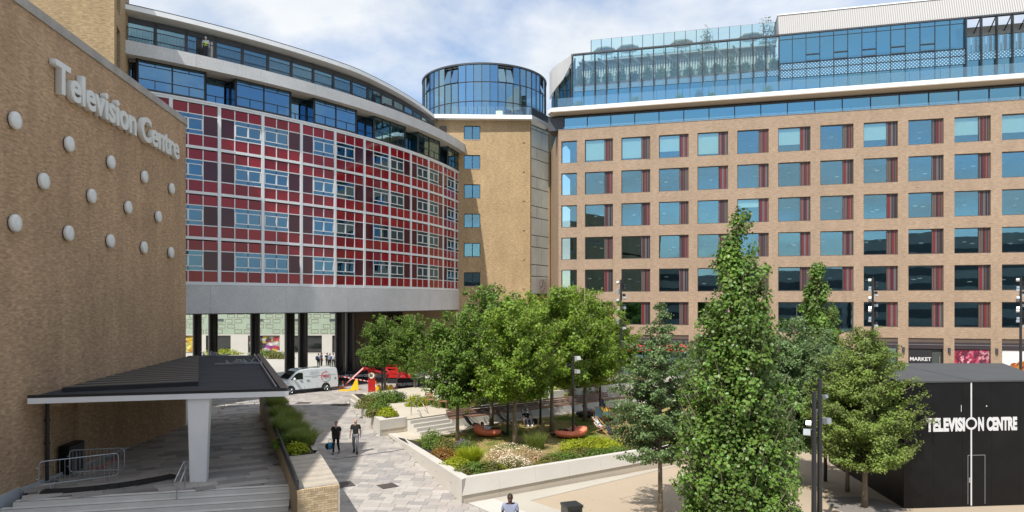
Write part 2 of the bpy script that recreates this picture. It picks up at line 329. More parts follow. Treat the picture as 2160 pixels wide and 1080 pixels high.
class MB:
    def __init__(s): s.v = []; s.f = []; s.m = []; s.cur = 0; s.mats = []; s.smooth = False
    def mat(s, name):
        mm = M[name]
        if mm not in s.mats: s.mats.append(mm)
        s.cur = s.mats.index(mm); return s
    def add(s, vs, fs):
        n = len(s.v); s.v += [tuple(v) for v in vs]
        for f in fs: s.f.append(tuple(n + i for i in f)); s.m.append(s.cur)
        return s
    def box(s, x0, x1, y0, y1, z0, z1, T=None):
        vs = [Vector(p) for p in ((x0, y0, z0), (x1, y0, z0), (x1, y1, z0), (x0, y1, z0), (x0, y0, z1), (x1, y0, z1), (x1, y1, z1), (x0, y1, z1))]
        if T is not None: vs = [T @ v for v in vs]
        return s.add(vs, [(0, 3, 2, 1), (4, 5, 6, 7), (0, 1, 5, 4), (1, 2, 6, 5), (2, 3, 7, 6), (3, 0, 4, 7)])
    def prism(s, poly, z0, z1):
        """poly: list of (x,y) counter-clockwise; z0/z1 number or per-vertex list"""
        n = len(poly)
        a = z0 if isinstance(z0, (list, tuple)) else [z0] * n; b = z1 if isinstance(z1, (list, tuple)) else [z1] * n
        vs = [(p[0], p[1], a[i]) for i, p in enumerate(poly)] + [(p[0], p[1], b[i]) for i, p in enumerate(poly)]
        fs = [tuple(range(n - 1, -1, -1)), tuple(range(n, 2 * n))] + [(i, (i + 1) % n, n + (i + 1) % n, n + i) for i in range(n)]
        return s.add(vs, fs)
    def extrude(s, poly, d):
        """poly: list of 3d points, extruded by vector d"""
        n = len(poly); d = Vector(d); P = [Vector(p) for p in poly]
        vs = P + [p + d for p in P]
        return s.add(vs, [tuple(range(n - 1, -1, -1)), tuple(range(n, 2 * n))] + [(i, (i + 1) % n, n + (i + 1) % n, n + i) for i in range(n)])
    def quad(s, a, b, c, d): return s.add([a, b, c, d], [(0, 1, 2, 3)])
    def tube(s, pts, r, seg=8, caps=True):
        pts = [Vector(p) for p in pts]; n = len(pts)
        rs = r if isinstance(r, (list, tuple)) else [r] * n
        vs = []; up = None
        for i, p in enumerate(pts):
            d = (pts[min(i + 1, n - 1)] - pts[max(i - 1, 0)]).normalized()
            if up is None:
                up = Vector((0, 0, 1)) if abs(d.z) < .9 else Vector((1, 0, 0))
            a = d.cross(up).normalized(); b = a.cross(d).normalized(); up = b
            for k in range(seg):
                t = 2 * pi * k / seg; vs.append(p + (a * cos(t) + b * sin(t)) * rs[i])
        fs = []
        for i in range(n - 1):
            for k in range(seg):
                k2 = (k + 1) % seg; fs.append((i * seg + k, i * seg + k2, (i + 1) * seg + k2, (i + 1) * seg + k))
        if caps: fs.append(tuple(range(seg - 1, -1, -1))); fs.append(tuple(range((n - 1) * seg, n * seg)))
        return s.add(vs, fs)
    def lathe(s, prof, seg=16, T=None):
        """prof: list of (r, z)"""
        vs = []
        for r, z in prof:
            for k in range(seg):
                v = Vector((r * cos(2 * pi * k / seg), r * sin(2 * pi * k / seg), z)); vs.append(T @ v if T is not None else v)
        fs = []
        for i in range(len(prof) - 1):
            for k in range(seg):
                k2 = (k + 1) % seg; fs.append((i * seg + k, i * seg + k2, (i + 1) * seg + k2, (i + 1) * seg + k))
        fs.append(tuple(range(seg - 1, -1, -1))); fs.append(tuple(range((len(prof) - 1) * seg, len(prof) * seg)))
        return s.add(vs, fs)
    def ellipsoid(s, c, r, T=None, su=12, sv=8):
        vs = []; c = Vector(c)
        for i in range(sv + 1):
            ph = -pi / 2 + pi * i / sv
            for k in range(su):
                v = c + Vector((r[0] * cos(ph) * cos(2 * pi * k / su), r[1] * cos(ph) * sin(2 * pi * k / su), r[2] * sin(ph)))
                vs.append(T @ v if T is not None else v)
        fs = [(i * su + k, i * su + (k + 1) % su, (i + 1) * su + (k + 1) % su, (i + 1) * su + k) for i in range(sv) for k in range(su)]
        return s.add(vs, fs)
    def data(s, name):
        me = bpy.data.meshes.new(name); me.from_pydata(s.v, [], s.f)
        for m_ in s.mats: me.materials.append(m_)
        if len(s.mats) > 1: me.polygons.foreach_set('material_index', s.m)
        if s.smooth: me.polygons.foreach_set('use_smooth', [True] * len(s.f))
        me.update(); return me
    def build(s, name, parent=None, bevel=0, **kw):
        me = s.data(name)
        if s.smooth or bevel:
            bm = bmesh.new(); bm.from_mesh(me)
            if s.smooth: bmesh.ops.remove_doubles(bm, verts=bm.verts, dist=1e-4)
            if bevel:
                es = [e for e in bm.edges if len(e.link_faces) == 2 and e.calc_face_angle(0) > .5]
                bmesh.ops.bevel(bm, geom=es, offset=bevel, segments=2, affect='EDGES', clamp_overlap=True)
            bm.normal_update(); bm.to_mesh(me); bm.free()
            if s.smooth and bevel:
                pass
        # mesh is in world coordinates; the parent may stand elsewhere
        o = link(name, me, parent)
        if parent is not None and parent.type == 'EMPTY': o.location = -parent.location
        return tag(o, **kw)
def smoothbox(name, mb): mb.smooth = True; return mb
def mbm(name): return MB().mat(name)
def copytree(o, loc, rz=None, label=None, parent=None):
    c = o.copy(); COL.objects.link(c)
    if parent is not None: c.parent = parent
    if loc is not None: c.location = loc
    if rz is not None: c.rotation_euler = (0, 0, rz)
    if label: c['label'] = label
    for ch in o.children: copytree(ch, None, None, None, c)
    return c
def local(parent, name, mb, **kw):
    """mesh given in the parent's own coordinates"""
    o = link(name, mb.data(name), parent); return tag(o, **kw)
def evalmesh(o):
    dg = bpy.context.evaluated_depsgraph_get(); me = bpy.data.meshes.new_from_object(o.evaluated_get(dg)); return me
def textmesh(s, size, extrude=.02, offset=0, align='LEFT', matname='print_white', bevel=0):
    cu = bpy.data.curves.new('letters', 'FONT'); cu.body = s; cu.size = size; cu.extrude = extrude; cu.offset = offset; cu.align_x = align
    cu.resolution_u = 4; cu.bevel_depth = bevel; cu.bevel_resolution = 1
    o = bpy.data.objects.new('letters', cu); COL.objects.link(o); me = evalmesh(o)
    bpy.data.objects.remove(o); bpy.data.curves.remove(cu)
    me.materials.clear(); me.materials.append(M[matname]); return me
def xf(me, T): me.transform(T); return me
# ------------------------------------------------------------ ground
rnd = random.Random(7)
def inpoly(x, y, P):
    c = False; n = len(P)
    for i in range(n):
        x1, y1 = P[i][0], P[i][1]; x2, y2 = P[(i + 1) % n][0], P[(i + 1) % n][1]
        if (y1 > y) != (y2 > y) and x < (x2 - x1) * (y - y1) / (y2 - y1) + x1: c = not c
    return c
gnd = mbm('far_paving').quad((-400, -200, -.03), (400, -200, -.03), (400, 900, -.03), (-400, 900, -.03)).build('ground', kind='structure')

CORN = Vector((-1.99, 27.1, 0)); WL = Vector((-7.42, 41.1, 0)); WRD = Vector((6.4, 4.1, 0)).normalized()
WR = CORN + WRD * 21.5
def pave(root_name, matn, poly, zf, mats, L, Wd, ang, near=300, label=None):
    """stone pavers laid in rows over a polygon; the nearest ones are single parts, the rest one part of kind stuff"""
    base = MB().mat(matn); n = len(poly)
    xs = [p[0] for p in poly]; ys = [p[1] for p in poly]
    base.add([(p[0], p[1], zf(p[0], p[1]) - .05) for p in poly], [tuple(range(n))])
    root = base.build(root_name, kind='structure')
    ca, sa = cos(ang), sin(ang); cells = []
    cx, cy = sum(xs) / n, sum(ys) / n; ext = max(max(xs) - min(xs), max(ys) - min(ys))
    rows = int(ext / Wd) + 2
    for r in range(-rows, rows):
        off = rnd.random() * L; u = -ext
        while u < ext:
            ll = L * rnd.choice((.72, 1.0, 1.28)); uc, vc = u + off + ll / 2, (r + .5) * Wd; u += ll
            x = cx + uc * ca - vc * sa; y = cy + uc * sa + vc * ca
            if inpoly(x, y, poly): cells.append((y, x, ll, rnd.randrange(len(mats))))
    cells.sort(); g = .007
    seen = [c for c in cells if abs(c[1] / max(c[0], .1)) < .77 and 1080 > HY + (CAMH - zf(c[1], c[0])) * FPX / c[0] - 40]
    single = seen[:near]; ids = set(map(id, single)); meshes = {}
    st = MB()
    for c in cells:
        y, x, ll, k = c
        z = zf(x, y) + rnd.uniform(-.002, .002)
        if id(c) in ids:
            key = (round(ll, 3), k)
            if key not in meshes:
                mb = MB().mat(mats[k]).box(-ll / 2 + g, ll / 2 - g, -Wd / 2 + g, Wd / 2 - g, -.06, 0); meshes[key] = mb.data('paver')
            o = link('paver', meshes[key], root, (x, y, z)); sl = (zf(x, y + .5) - zf(x, y - .5))
            o.rotation_euler = (math.atan(sl), 0, ang)
        else:
            st.mat(mats[k]); P = []
            for a_, b_ in ((-1, -1), (1, -1), (1, 1), (-1, 1)):
                uu, vv = a_ * (ll / 2 - g), b_ * (Wd / 2 - g); X_ = x + uu * ca - vv * sa; Y_ = y + uu * sa + vv * ca
                P.append((X_, Y_, zf(X_, Y_)))
            st.add(P, [(0, 1, 2, 3)])
    st.build('paver_field', root, kind='stuff')
    return root
# the paved street between the long brick planter and the white garden walls
street_poly = [(-6.0, 20), (3.2, 20), (1.6, 23.8), (-.85, 27.5), (CORN.x, CORN.y), (WL.x, WL.y), (-7.87, 40.7), (-12.7, 53.3), (-13.5, 56), (2, 66), (-2, 71.5), (-26, 62), (-26, 55), (-19.2, 50.5)]
pave('street_paving', 'paver_joint', street_poly, lambda x, y: 0.0, ['paver%d' % i for i in range(6)], .62, .44, -.12)
# the raised and sloping forecourt under the canopy
def rampz(x, y): return max(0.02, 1.06 - (y - 26) * .0362)
ramp_poly = [(-17.2, 24.0), (-8.45, 26.05), (-18.2, 50.2), (-20.5, 55.6), (-26, 55.6), (-21.5, 55), (-18.1, 26.0)]
pave('ramp_paving', 'paver_joint', ramp_poly, rampz, ['ramp_paver%d' % i for i in range(4)], .95, .62, .55, near=290)
lowz = .44
mbm('ramp_paver1').add([(-19, 10, lowz), (-6.9, 10, lowz), (-7.6, 24.7, lowz), (-8.2, 26.0, lowz), (-17.9, 23.0, lowz)], [(0, 1, 2, 3, 4)]).build('lower_paving', kind='structure')
# steps down towards the viewer
st = empty('entrance_steps', (-12.5, 24.5, 0)); tag(st, kind='structure')
a = Vector((-17.35, 23.97)); b = Vector((-8.4, 26.05)); dv = (b - a).normalized(); nv = Vector((dv.y, -dv.x))
for k in range(4):
    z1 = 1.06 - .155 * k; o0 = nv * (.36 * k); o1 = nv * (.36 * (k + 1)); ext = .30 * k
    p = [a + o0 - dv * ext + nv * .001, b + o0, b + o1, a + o1 - dv * ext]
    mb = mbm('step_stone').prism([(q.x, q.y) for q in (p[0], p[3], p[2], p[1])], z1 - .35, z1 - .0); mb.build('tread', st)
    e = [a + o1 - dv * ext - nv * .075, b + o1 - nv * .075, b + o1 - nv * .02, a + o1 - dv * ext - nv * .02]
    mbm('nosing').prism([(q.x, q.y) for q in (e[0], e[3], e[2], e[1])], z1 + .001, z1 + .006).build('nosing_strip', st)

# beige resin court, pale bands
def PG(l, z=0): return [(p.x, p.y, z) for p in (G(*q) for q in l)]
court = mbm('resin').add([(-.0, 20, .0), (60, 20, .0), (60, 72, .0), (13, 72, .0), (13, 60, .0), (24, 50, .0), (17, 40.2, .0), (8.6, 34.8, .0), (.55, 27.36, .0), (3.4, 23.6, .0)], [tuple(range(10))]).build('resin_court', kind='structure')
mbm('light_conc').add([(CORN.x + .05, CORN.y - .05, .012), (-.85, 27.3, .012), (1.9, 23.2, .012), (4.6, 23.0, .012), (.75, 27.45, .012), (8.65, 33.8, .012), (18.2, 39.7, .012), (17.4, 40.5, .012), (WR.x, WR.y, .012)], [tuple(range(9))]).build('concrete_band', kind='structure')
mbm('strip_white').add([(-1.75, 27.1, .02), (-.75, 27.75, .02), (3.1, 22.3, .02), (2.2, 21.9, .02)], [(3, 2, 1, 0)]).build('white_strip', kind='structure')
mbm('asphalt').add([(-26, 55.8, -.01), (-10, 57.5, -.01), (4, 70, -.01), (-26, 74, -.01)], [(0, 1, 2, 3)]).build('service_road', kind='structure')

# ------------------------------------------------------------ garden
TZ = .80
lawn_poly = [(-7.2, 41.0), (-1.9, 27.6), (19.5, 41), (19.5, 60), (6.4, 52.4), (-4.6, 43.4)]
lawn = mbm('lawn_ground').add([(x, y, .04) for x, y in lawn_poly], [tuple(range(6))]).build('lawn', kind='structure')
mbm('path_conc').add([(-7.6, 41.3, .055), (-6.6, 38.9, .055), (-4.9, 39.9, .055), (-3.3, 41.6, .055), (-2.2, 43.6, .055), (8, 51.6, .055), (18, 58.8, .055), (17, 60.6, .055), (6.4, 52.75, .055), (-4.5, 43.8, .055), (-6.46, 41.9, .055), (-7.9, 40.75, .055)], [tuple(range(12))]).build('garden_path', kind='structure')
terr = mbm('path_conc').prism([(-6.46, 41.9), (-4.5, 43.8), (6.4, 52.7), (18, 60.5), (10, 68), (-6, 60), (-12.6, 53.3), (-7.6, 41.3)], 0, TZ).build('terrace', kind='structure')

wall = empty('garden_wall', (CORN.x, CORN.y, 0), label='low white stone wall running round the sunny front corner of the lawn garden', cat='wall')
ld = (WL - CORN).normalized(); ln = Vector((-ld.y, ld.x, 0))
if ln.x > 0: ln = -ln
N = 10; LL = (WL - CORN).length
for k in range(N):
    t0, t1 = k / N, (k + 1) / N
    h0, h1 = .95 - .86 * t0, .95 - .86 * t1
    p0 = CORN + ld * (LL * t0 + (.0 if k == 0 else .004)); p1 = CORN + ld * (LL * t1 - .004)
    q0, q1 = p0 - ln * .42, p1 - ln * .42
    if k == 0: q0 = CORN - ln * .42 + ld * (.42 * .9)
    mbm('wall_face').prism([(p0.x, p0.y), (q0.x, q0.y), (q1.x, q1.y), (p1.x, p1.y)], -.02, [h0, h0, h1, h1]).build('wall_slab', wall)
wn_ = Vector((WRD.y, -WRD.x, 0))
for k in range(12):
    t0 = k * 1.8; t1 = t0 + 1.8
    a0 = CORN + WRD * (t0 + (0.002 if k == 0 else .004)); a1 = CORN + WRD * (t1 - .004); s0 = .30 + .010 * t0; s1 = .30 + .010 * t1
    lean = .16
    i0 = a0 - wn_ * .05; i1 = a1 - wn_ * .05
    base = MB().mat('wall_base').prism([(i0.x, i0.y), (i1.x, i1.y), ((a1 - wn_ * .42).x, (a1 - wn_ * .42).y), ((a0 - wn_ * .42 + WRD * (.3 if k == 0 else 0)).x, (a0 - wn_ * .42).y)], -.02, [s0, s1, s1, s0])
    base.build('wall_base', wall)
    up = MB().mat('wall_white'); t = Vector((0, 0, .95))
    b0 = [a0 + Vector((0, 0, s0)), a1 + Vector((0, 0, s1)), a1 - wn_ * .42 + Vector((0, 0, s1)), a0 - wn_ * .42 + WRD * (.3 if k == 0 else 0) + Vector((0, 0, s0))]
    u0 = [a0 - wn_ * lean, a1 - wn_ * lean, a1 - wn_ * .42, a0 - wn_ * .42 + WRD * (.3 if k == 0 else 0)]
    up.add(b0 + [Vector((p.x, p.y, .95)) for p in u0], [(3, 2, 1, 0), (4, 5, 6, 7), (0, 1, 5, 4), (1, 2, 6, 5), (2, 3, 7, 6), (3, 0, 4, 7)])
    up.build('wall_slab', wall)
for k in range(6):   # little recessed lights in the left face
    t = 1.6 + k * 2.35; p = CORN + ld * t + ln * .004; h = (.95 - .86 * t / LL) * .55
    if h < .12: continue
    mb = mbm('lamp_grey').box(-.09, .09, -.012, .012, -.035, .035, Matrix.Translation((p.x, p.y, h)) @ Matrix.Rotation(atan2(ld.y, ld.x), 4, 'Z')); mb.build('wall_light', wall)

pl = empty('corner_planter', (-7.87, 40.7, 0), label='white stone planter edge beside the garden steps, its long side in shadow', cat='planter')
A = Vector((-12.7, 53.3)); B = Vector((-7.87, 40.7)); C = Vector((-6.46, 41.9))
for k in range(7):
    t0, t1 = k / 7, (k + 1) / 7; p0 = B.lerp(A, t0 + .0006); p1 = B.lerp(A, t1 - .0006); d = Vector((.37, .15))
    h0, h1 = .94 - .5 * t0, .94 - .5 * t1
    mbm('wall_face').prism([(p0.x, p0.y), ((p0 + d).x, (p0 + d).y + (.3 if k == 0 else 0)), ((p1 + d).x, (p1 + d).y), (p1.x, p1.y)], -.02, [h0, h0, h1, h1]).build('wall_slab', pl)
dd = (C - B).normalized(); nn = Vector((-dd.y, dd.x)) * .4
mbm('wall_base').prism([((B + dd * .04 + nn * .1).x, (B + dd * .04 + nn * .1).y), ((C + nn * .1).x, (C + nn * .1).y), ((C + nn).x, (C + nn).y), ((B + nn + dd * .4).x, (B + nn + dd * .4).y)], -.02, .36).build('wall_base', pl)
mbm('wall_white').prism([((B + dd * .004).x, (B + dd * .004).y), (C.x, C.y), ((C + nn).x, (C + nn).y), ((B + nn + dd * .4).x, (B + nn + dd * .4).y)], .36, .94).build('wall_slab', pl)
mbm('soil').prism([(-7.5, 41.25), (-6.95, 41.8), (-7.2, 43.5), (-8.6, 47.5), (-11.7, 53.4), (-12.3, 53.2)], .3, .83).build('soil', pl)
# garden steps
gs = empty('garden_steps', (-5.5, 42.9, 0)); tag(gs, kind='structure')
e0, e1 = Vector((-6.40, 41.75)), Vector((-4.35, 43.65)); sd = (e1 - e0).normalized(); sn = Vector((sd.y, -sd.x))
for k in range(4):
    p = [e0 + sn * (.34 * k), e1 + sn * (.34 * k), e1 + sn * (.34 * (k + 1) - .004), e0 + sn * (.34 * (k + 1) - .004)]
    mbm('wall_white').prism([(q.x, q.y) for q in (p[0], p[3], p[2], p[1])], 0.02, TZ - .19 * k - .04).build('tread', gs)
    e = [e0 + sn * (.34 * k + .24), e1 + sn * (.34 * k + .24), e1 + sn * (.34 * k + .30), e0 + sn * (.34 * k + .30)]
    mbm('nosing').prism([(q.x, q.y) for q in (e[0], e[3], e[2], e[1])], TZ - .19 * k - .038, TZ - .19 * k - .034).build('nosing_strip', gs)
# long bench wall
bw = empty('bench_wall', (-4.3, 43.8, 0), label='long white stone bench wall topped with brown timber slats behind the lawn', cat='bench')
b0, b1 = Vector((-4.25, 43.95)), Vector((17.5, 60.4)); bd = (b1 - b0).normalized(); bn = Vector((bd.y, -bd.x)); BL = (b1 - b0).length
nseg = 15
for k in range(nseg):
    s0, s1 = BL * k / nseg + .004, BL * (k + 1) / nseg - .004
    p = [b0 + bd * s0, b0 + bd * s1]; q = [p[0] + bn * .75, p[1] + bn * .75]
    mbm('wall_white').prism([(v.x, v.y) for v in (q[0], q[1], p[1], p[0])], .0, .52).build('wall_slab', bw)
    for j in range(5):
        dj = .72 - j * .115
        v = [b0 + bd * s0 + bn * dj, b0 + bd * s1 + bn * dj, b0 + bd * s1 + bn * (dj - .095), b0 + bd * s0 + bn * (dj - .095)]
        mbm('timber' if j == 0 else 'timber_dark').prism([(w.x, w.y) for w in v], .56, .60).build('seat_slat', bw)
    if k < 8:
        for j in range(3):
            v0 = b0 + bd * s0 + bn * .12; v1 = b0 + bd * s1 + bn * .12; z = .68 + j * .13; lean = j * .05
            P = [Vector((v0.x - bn.x * lean, v0.y - bn.y * lean, z)), Vector((v1.x - bn.x * lean, v1.y - bn.y * lean, z)), Vector((v1.x - bn.x * (lean + .04), v1.y - bn.y * (lean + .04), z + .10)), Vector((v0.x - bn.x * (lean + .04), v0.y - bn.y * (lean + .04), z + .10))]
            mbm('timber_dark').extrude(P, (-bn.x * .035, -bn.y * .035, 0)).build('back_slat', bw)
        if k % 1 == 0:
            c = b0 + bd * (s0 + .7) + bn * .70
            mbm('steel').tube([(c.x, c.y, .58), (c.x + bn.x * .02, c.y + bn.y * .02, .80), (c.x - bn.x * .35, c.y - bn.y * .35, .82), (c.x - bn.x * .55, c.y - bn.y * .55, .62)], .018, 6).build('armrest', bw)
bk = empty('upper_bed_wall', (3.5, 51.4, 0), label='upper white stone bed wall behind the far end of the timber bench', cat='wall')
for k in range(8):
    p = Vector((2.9, 50.2)) + bd * (k * 1.9); q = p + bd * 1.892
    mbm('wall_white').prism([(v.x, v.y) for v in (p + bn * .0, q + bn * .0, q - bn * .4, p - bn * .4)], .6, 1.42).build('wall_slab', bk)

# ------------------------------------------------------------ facade helpers
class Frame:
    def __init__(s, o, u):
        s.o = Vector((o[0], o[1], 0)); s.u = Vector((u[0], u[1], 0)).normalized(); s.n = Vector((s.u.y, -s.u.x, 0)); s.rz = atan2(s.u.y, s.u.x)
    def __call__(s, a, d, z): p = s.o + s.u * a + s.n * d; return Vector((p.x, p.y, z))
def facade(mb, F, s0, s1, z0, z1, holes, depth=.35, d0=0.0):
    """wall sheet with real openings: front face at d0, reveals going in by depth"""
    xs = sorted({s0, s1, *[h[0] for h in holes], *[h[1] for h in holes]}); zs = sorted({z0, z1, *[h[2] for h in holes], *[h[3] for h in holes]})
    xs = [x for x in xs if s0 <= x <= s1]; zs = [z for z in zs if z0 <= z <= z1]
    for i in range(len(xs) - 1):
        for j in range(len(zs) - 1):
            cx, cz = (xs[i] + xs[i + 1]) / 2, (zs[j] + zs[j + 1]) / 2
            if any(h[0] < cx < h[1] and h[2] < cz < h[3] for h in holes): continue
            mb.quad(F(xs[i], d0, zs[j]), F(xs[i + 1], d0, zs[j]), F(xs[i + 1], d0, zs[j + 1]), F(xs[i], d0, zs[j + 1]))
    for a, b, c, d in holes:
        e = d0 - depth
        mb.quad(F(a, d0, c), F(a, d0, d), F(a, e, d), F(a, e, c)); mb.quad(F(b, d0, c), F(b, e, c), F(b, e, d), F(b, d0, d))
        mb.quad(F(a, d0, d), F(b, d0, d), F(b, e, d), F(a, e, d)); mb.quad(F(a, d0, c), F(a, e, c), F(b, e, c), F(b, d0, c))
def fbox(mb, F, a0, a1, d0, d1, z0, z1):
    P = [F(a0, d0, 0), F(a1, d0, 0), F(a1, d1, 0), F(a0, d1, 0)]
    if d1 > d0: P = P[::-1]
    return mb.prism([(p.x, p.y) for p in P], z0, z1)

# ------------------------------------------------------------ brick hall on the left
HD = Vector((-.118, 1.0, 0)).normalized(); HC = Vector((-19.92, 41.7, 0))     # far corner of the long wall
HF = Frame(HC, HD)                                                            # s < 0 runs towards the viewer, n points to +x
hall = empty('brick_hall', (HC.x, HC.y, 0), label='brown brick hall with a blank side wall, white disc lamps and raised white lettering', cat='building')
HT = 18.95
door = (-14.75, -12.75, .9, 3.75)
w = mbm('hall_brick'); facade(w, HF, -60, 0, 0, HT, [door], .22); w.build('wall', hall)
w = mbm('hall_brick'); w.quad(HF(0, 0, 0), HF(0, -26, 0), HF(0, -26, HT), HF(0, 0, HT)); w.build('end_wall', hall)
w = mbm('hall_brick'); fbox(w, HF, -60, -18.6, -14, -.02, HT + .3, 25.0); w.build('added_shadow_mass', hall)  # unseen mass added out of view to widen the shadow on the street
mbm('dark_felt').quad(HF(-60, -.2, HT - .3), HF(-.2, -.2, HT - .3), HF(-.2, -26, HT - .3), HF(-60, -26, HT - .3)).build('roof', hall)
w = mbm('hall_brick'); fbox(w, HF, door[0], door[1], -.26, -.215, door[2] - .1, door[3]); w.build('blocked_doorway', hall)
for k in range(20):
    mb = mbm('coping'); fbox(mb, HF, -2.0 * (k + 1) + .006, -2.0 * k - .006 + (.06 if k == 0 else 0), -.55, .07, HT - .16, HT + .22); mb.build('coping_stone', hall)
mb = mbm('plinth'); fbox(mb, HF, -60, -17.0, .0, .035, -.2, 1.28); mb.build('plinth', hall)
mb = mbm('plinth'); mb.add([HF(-17, .05, .9), HF(-8, .05, .55), HF(-8, .05, .85), HF(-17, .05, 1.22), HF(-17, 0, .9), HF(-8, 0, .55), HF(-8, 0, .85), HF(-17, 0, 1.22)], [(0, 1, 2, 3), (3, 2, 6, 7), (1, 5, 6, 2)]); mb.build('skirting', hall)
# disc lamps (three staggered rows)
def hall_s(Y): return (Y - HC.y) / HD.y
dm = MB().mat('charcoal'); R_ = Matrix.Rotation(radians(90), 4, 'X')
dm.lathe([(.27, 0), (.27, .07)], 28, R_); dm.data('x')
dmesh = MB().mat('sign_white'); dmesh.smooth = True; dmesh.lathe([(.30, .05), (.318, .075), (.318, .15), (.30, .19), (.24, .215), (.12, .228), (.0, .232)], 32, R_)
disc_data = dmesh.data('disc_lamp'); back_data = dm.data('lamp_back')
for row, z, Ys in ((0, 14.49, (20.8, 24.4, 28.05, 31.7, 35.4, 39.1)), (1, 12.64, (22.6, 26.2, 29.9, 33.5, 37.2)), (2, 10.82, (20.8, 24.4, 28.0, 31.65, 35.35, 39.0))):
    for Y in Ys:
        p = HF(hall_s(Y), .0, z); o = link('disc_lamp', disc_data, hall, p - hall.location, HF.rz); link('lamp_back', back_data, o)
# lettering
txt = 'Television Centre'; size = 1.72; offs = []
full = textmesh(txt, size, .12, .03, matname='sign_white')
xmax = max(v.co.x for v in full.vertices); target_w = (39.85 - 26.75) / HD.y; sx = target_w / xmax
for i, ch in enumerate(txt):
    if ch == ' ': continue
    pm = textmesh(txt[:i + 1], size, .0, .03); px_ = max(v.co.x for v in pm.vertices); bpy.data.meshes.remove(pm)
    me = textmesh(ch, size, .12, .036, matname='sign_white', bevel=.008); own = max(v.co.x for v in me.vertices)
    T = HF.o + HF.u * hall_s(26.75) + HF.n * .16
    Mx = Matrix.Rotation(HF.rz, 4, 'Z') @ Matrix.Rotation(radians(90), 4, 'X') @ Matrix.Diagonal((sx, 1, 1, 1)) @ Matrix.Translation((px_ - own, 0, 0))
    xf(me, Mx); me.name = 'letter'
    link('letter', me, hall, Vector((T.x, T.y, 16.33)) - hall.location)
# downpipe and camera
p = HF(hall_s(26.4), .14, 0)
mb = mbm('black_metal').tube([(p.x, p.y, 1.1), (p.x, p.y, 4.26)], .075, 10)
for z in (1.6, 2.5, 3.4, 4.1): mb.tube([(p.x, p.y, z), (p.x, p.y, z + .07)], .105, 10)
mb.build('downpipe', hall)
p = HF(hall_s(28.05), .0, 4.0)
mb = mbm('white_paint').tube([p, p + HF.n * .16], .05, 8); mb.smooth = True; mb.ellipsoid(p + HF.n * .2, (.13, .13, .10)); mb.build('security_camera', hall)
# black control box by the wall and rubber cable ramp
t = empty('black_cabinet', HF(hall_s(28.3), .25, 1.0), label='low black metal cabinet against the brick hall behind the crowd barriers', cat='cabinet')
Mx = Matrix.Rotation(HF.rz, 4, 'Z'); mb = mbm('black_panel'); mb.box(-.62, .62, -.02, .36, 0, 1.15, Mx); o = link('body', mb.data('body'), t)
mb = mbm('charcoal'); mb.box(-.60, -.01, -.045, -.022, .05, 1.1, Mx); mb.box(.01, .60, -.045, -.022, .05, 1.1, Mx); link('door', mb.data('door'), t)
mb = mbm('steel'); mb.box(-.05, -.03, -.07, -.046, .5, .7, Mx); link('handle', mb.data('handle'), t)
arc = [Vector((-17.0, 24.75, 1.10)), Vector((-15.6, 24.9, 1.10)), Vector((-14.4, 25.6, 1.10)), Vector((-13.5, 27.2, 1.05))]
mb = mbm('rubber')
for i in range(12):
    def bz(t_):
        u = 1 - t_; return arc[0] * u**3 + arc[1] * 3 * u * u * t_ + arc[2] * 3 * u * t_ * t_ + arc[3] * t_**3
    p0, p1 = bz(i / 12), bz((i + 1) / 12); d = (p1 - p0).normalized(); s_ = Vector((d.y, -d.x, 0))
    mb.add([p0 - s_ * .34, p0 - s_ * .15 + Vector((0, 0, .09)), p0 + s_ * .15 + Vector((0, 0, .09)), p0 + s_ * .34, p1 - s_ * .34, p1 - s_ * .15 + Vector((0, 0, .09)), p1 + s_ * .15 + Vector((0, 0, .09)), p1 + s_ * .34], [(0, 1, 5, 4), (1, 2, 6, 5), (2, 3, 7, 6), (0, 3, 2, 1), (4, 5, 6, 7)])
tag(mb.build('cable_ramp'), 'curved black rubber cable ramp lying on the forecourt behind the near barrier', 'cable ramp')

# ------------------------------------------------------------ canopy
cz = 4.28
cn = empty('entrance_canopy', (-12.2, 26.4, 1.05), label='flat dark roofed entrance canopy with white edge on one tapering white column', cat='canopy')
fl, fr = Vector((-17.72, 25.0)), Vector((-8.9, 27.05)); br = Vector((-16.4, 44.6)); blk = Vector((-20.25, 44.0))
mb = mbm('white_paint').prism([(fl.x, fl.y), (fr.x, fr.y), (br.x, br.y), (-20.25, 44.6)], cz, cz + .14); mb.build('soffit', cn)
mb = mbm('dark_felt').prism([(fl.x + .02, fl.y + .06), (fr.x - .12, fr.y + .05), (br.x - .1, br.y), (-20.22, 44.5)], cz + .142, cz + .235); mb.build('roof', cn)
d = (fr - fl).normalized(); n2_ = Vector((d.y, -d.x))
def strip(name, p, q, th, z0, z1, mt, out=0, parent=None):
    d = (q - p).normalized(); nn = Vector((d.y, -d.x)); p = p + nn * out; q = q + nn * out
    m_ = mbm(mt).prism([(v.x, v.y) for v in (p + nn * th, q + nn * th, q, p)], z0, z1); return m_.build(name, parent)
strip('fascia', fl, fr, .05, cz - .01, cz + .20, 'white_paint', .002, cn); strip('edge_trim', fl, fr, .06, cz + .203, cz + .31, 'black_metal', .002, cn)
d2 = (br - fr).normalized(); r2 = Vector((d2.y, -d2.x))
strip('fascia', fr, br, .05, cz - .01, cz + .20, 'white_paint', .003, cn); strip('edge_trim', fr + d2 * .01, br, .30, cz + .205, cz + .33, 'brown_metal', -.26, cn)
strip('gutter_rail', fr + d2 * .4, br, .05, cz + .236, cz + .36, 'steel', -.42, cn)
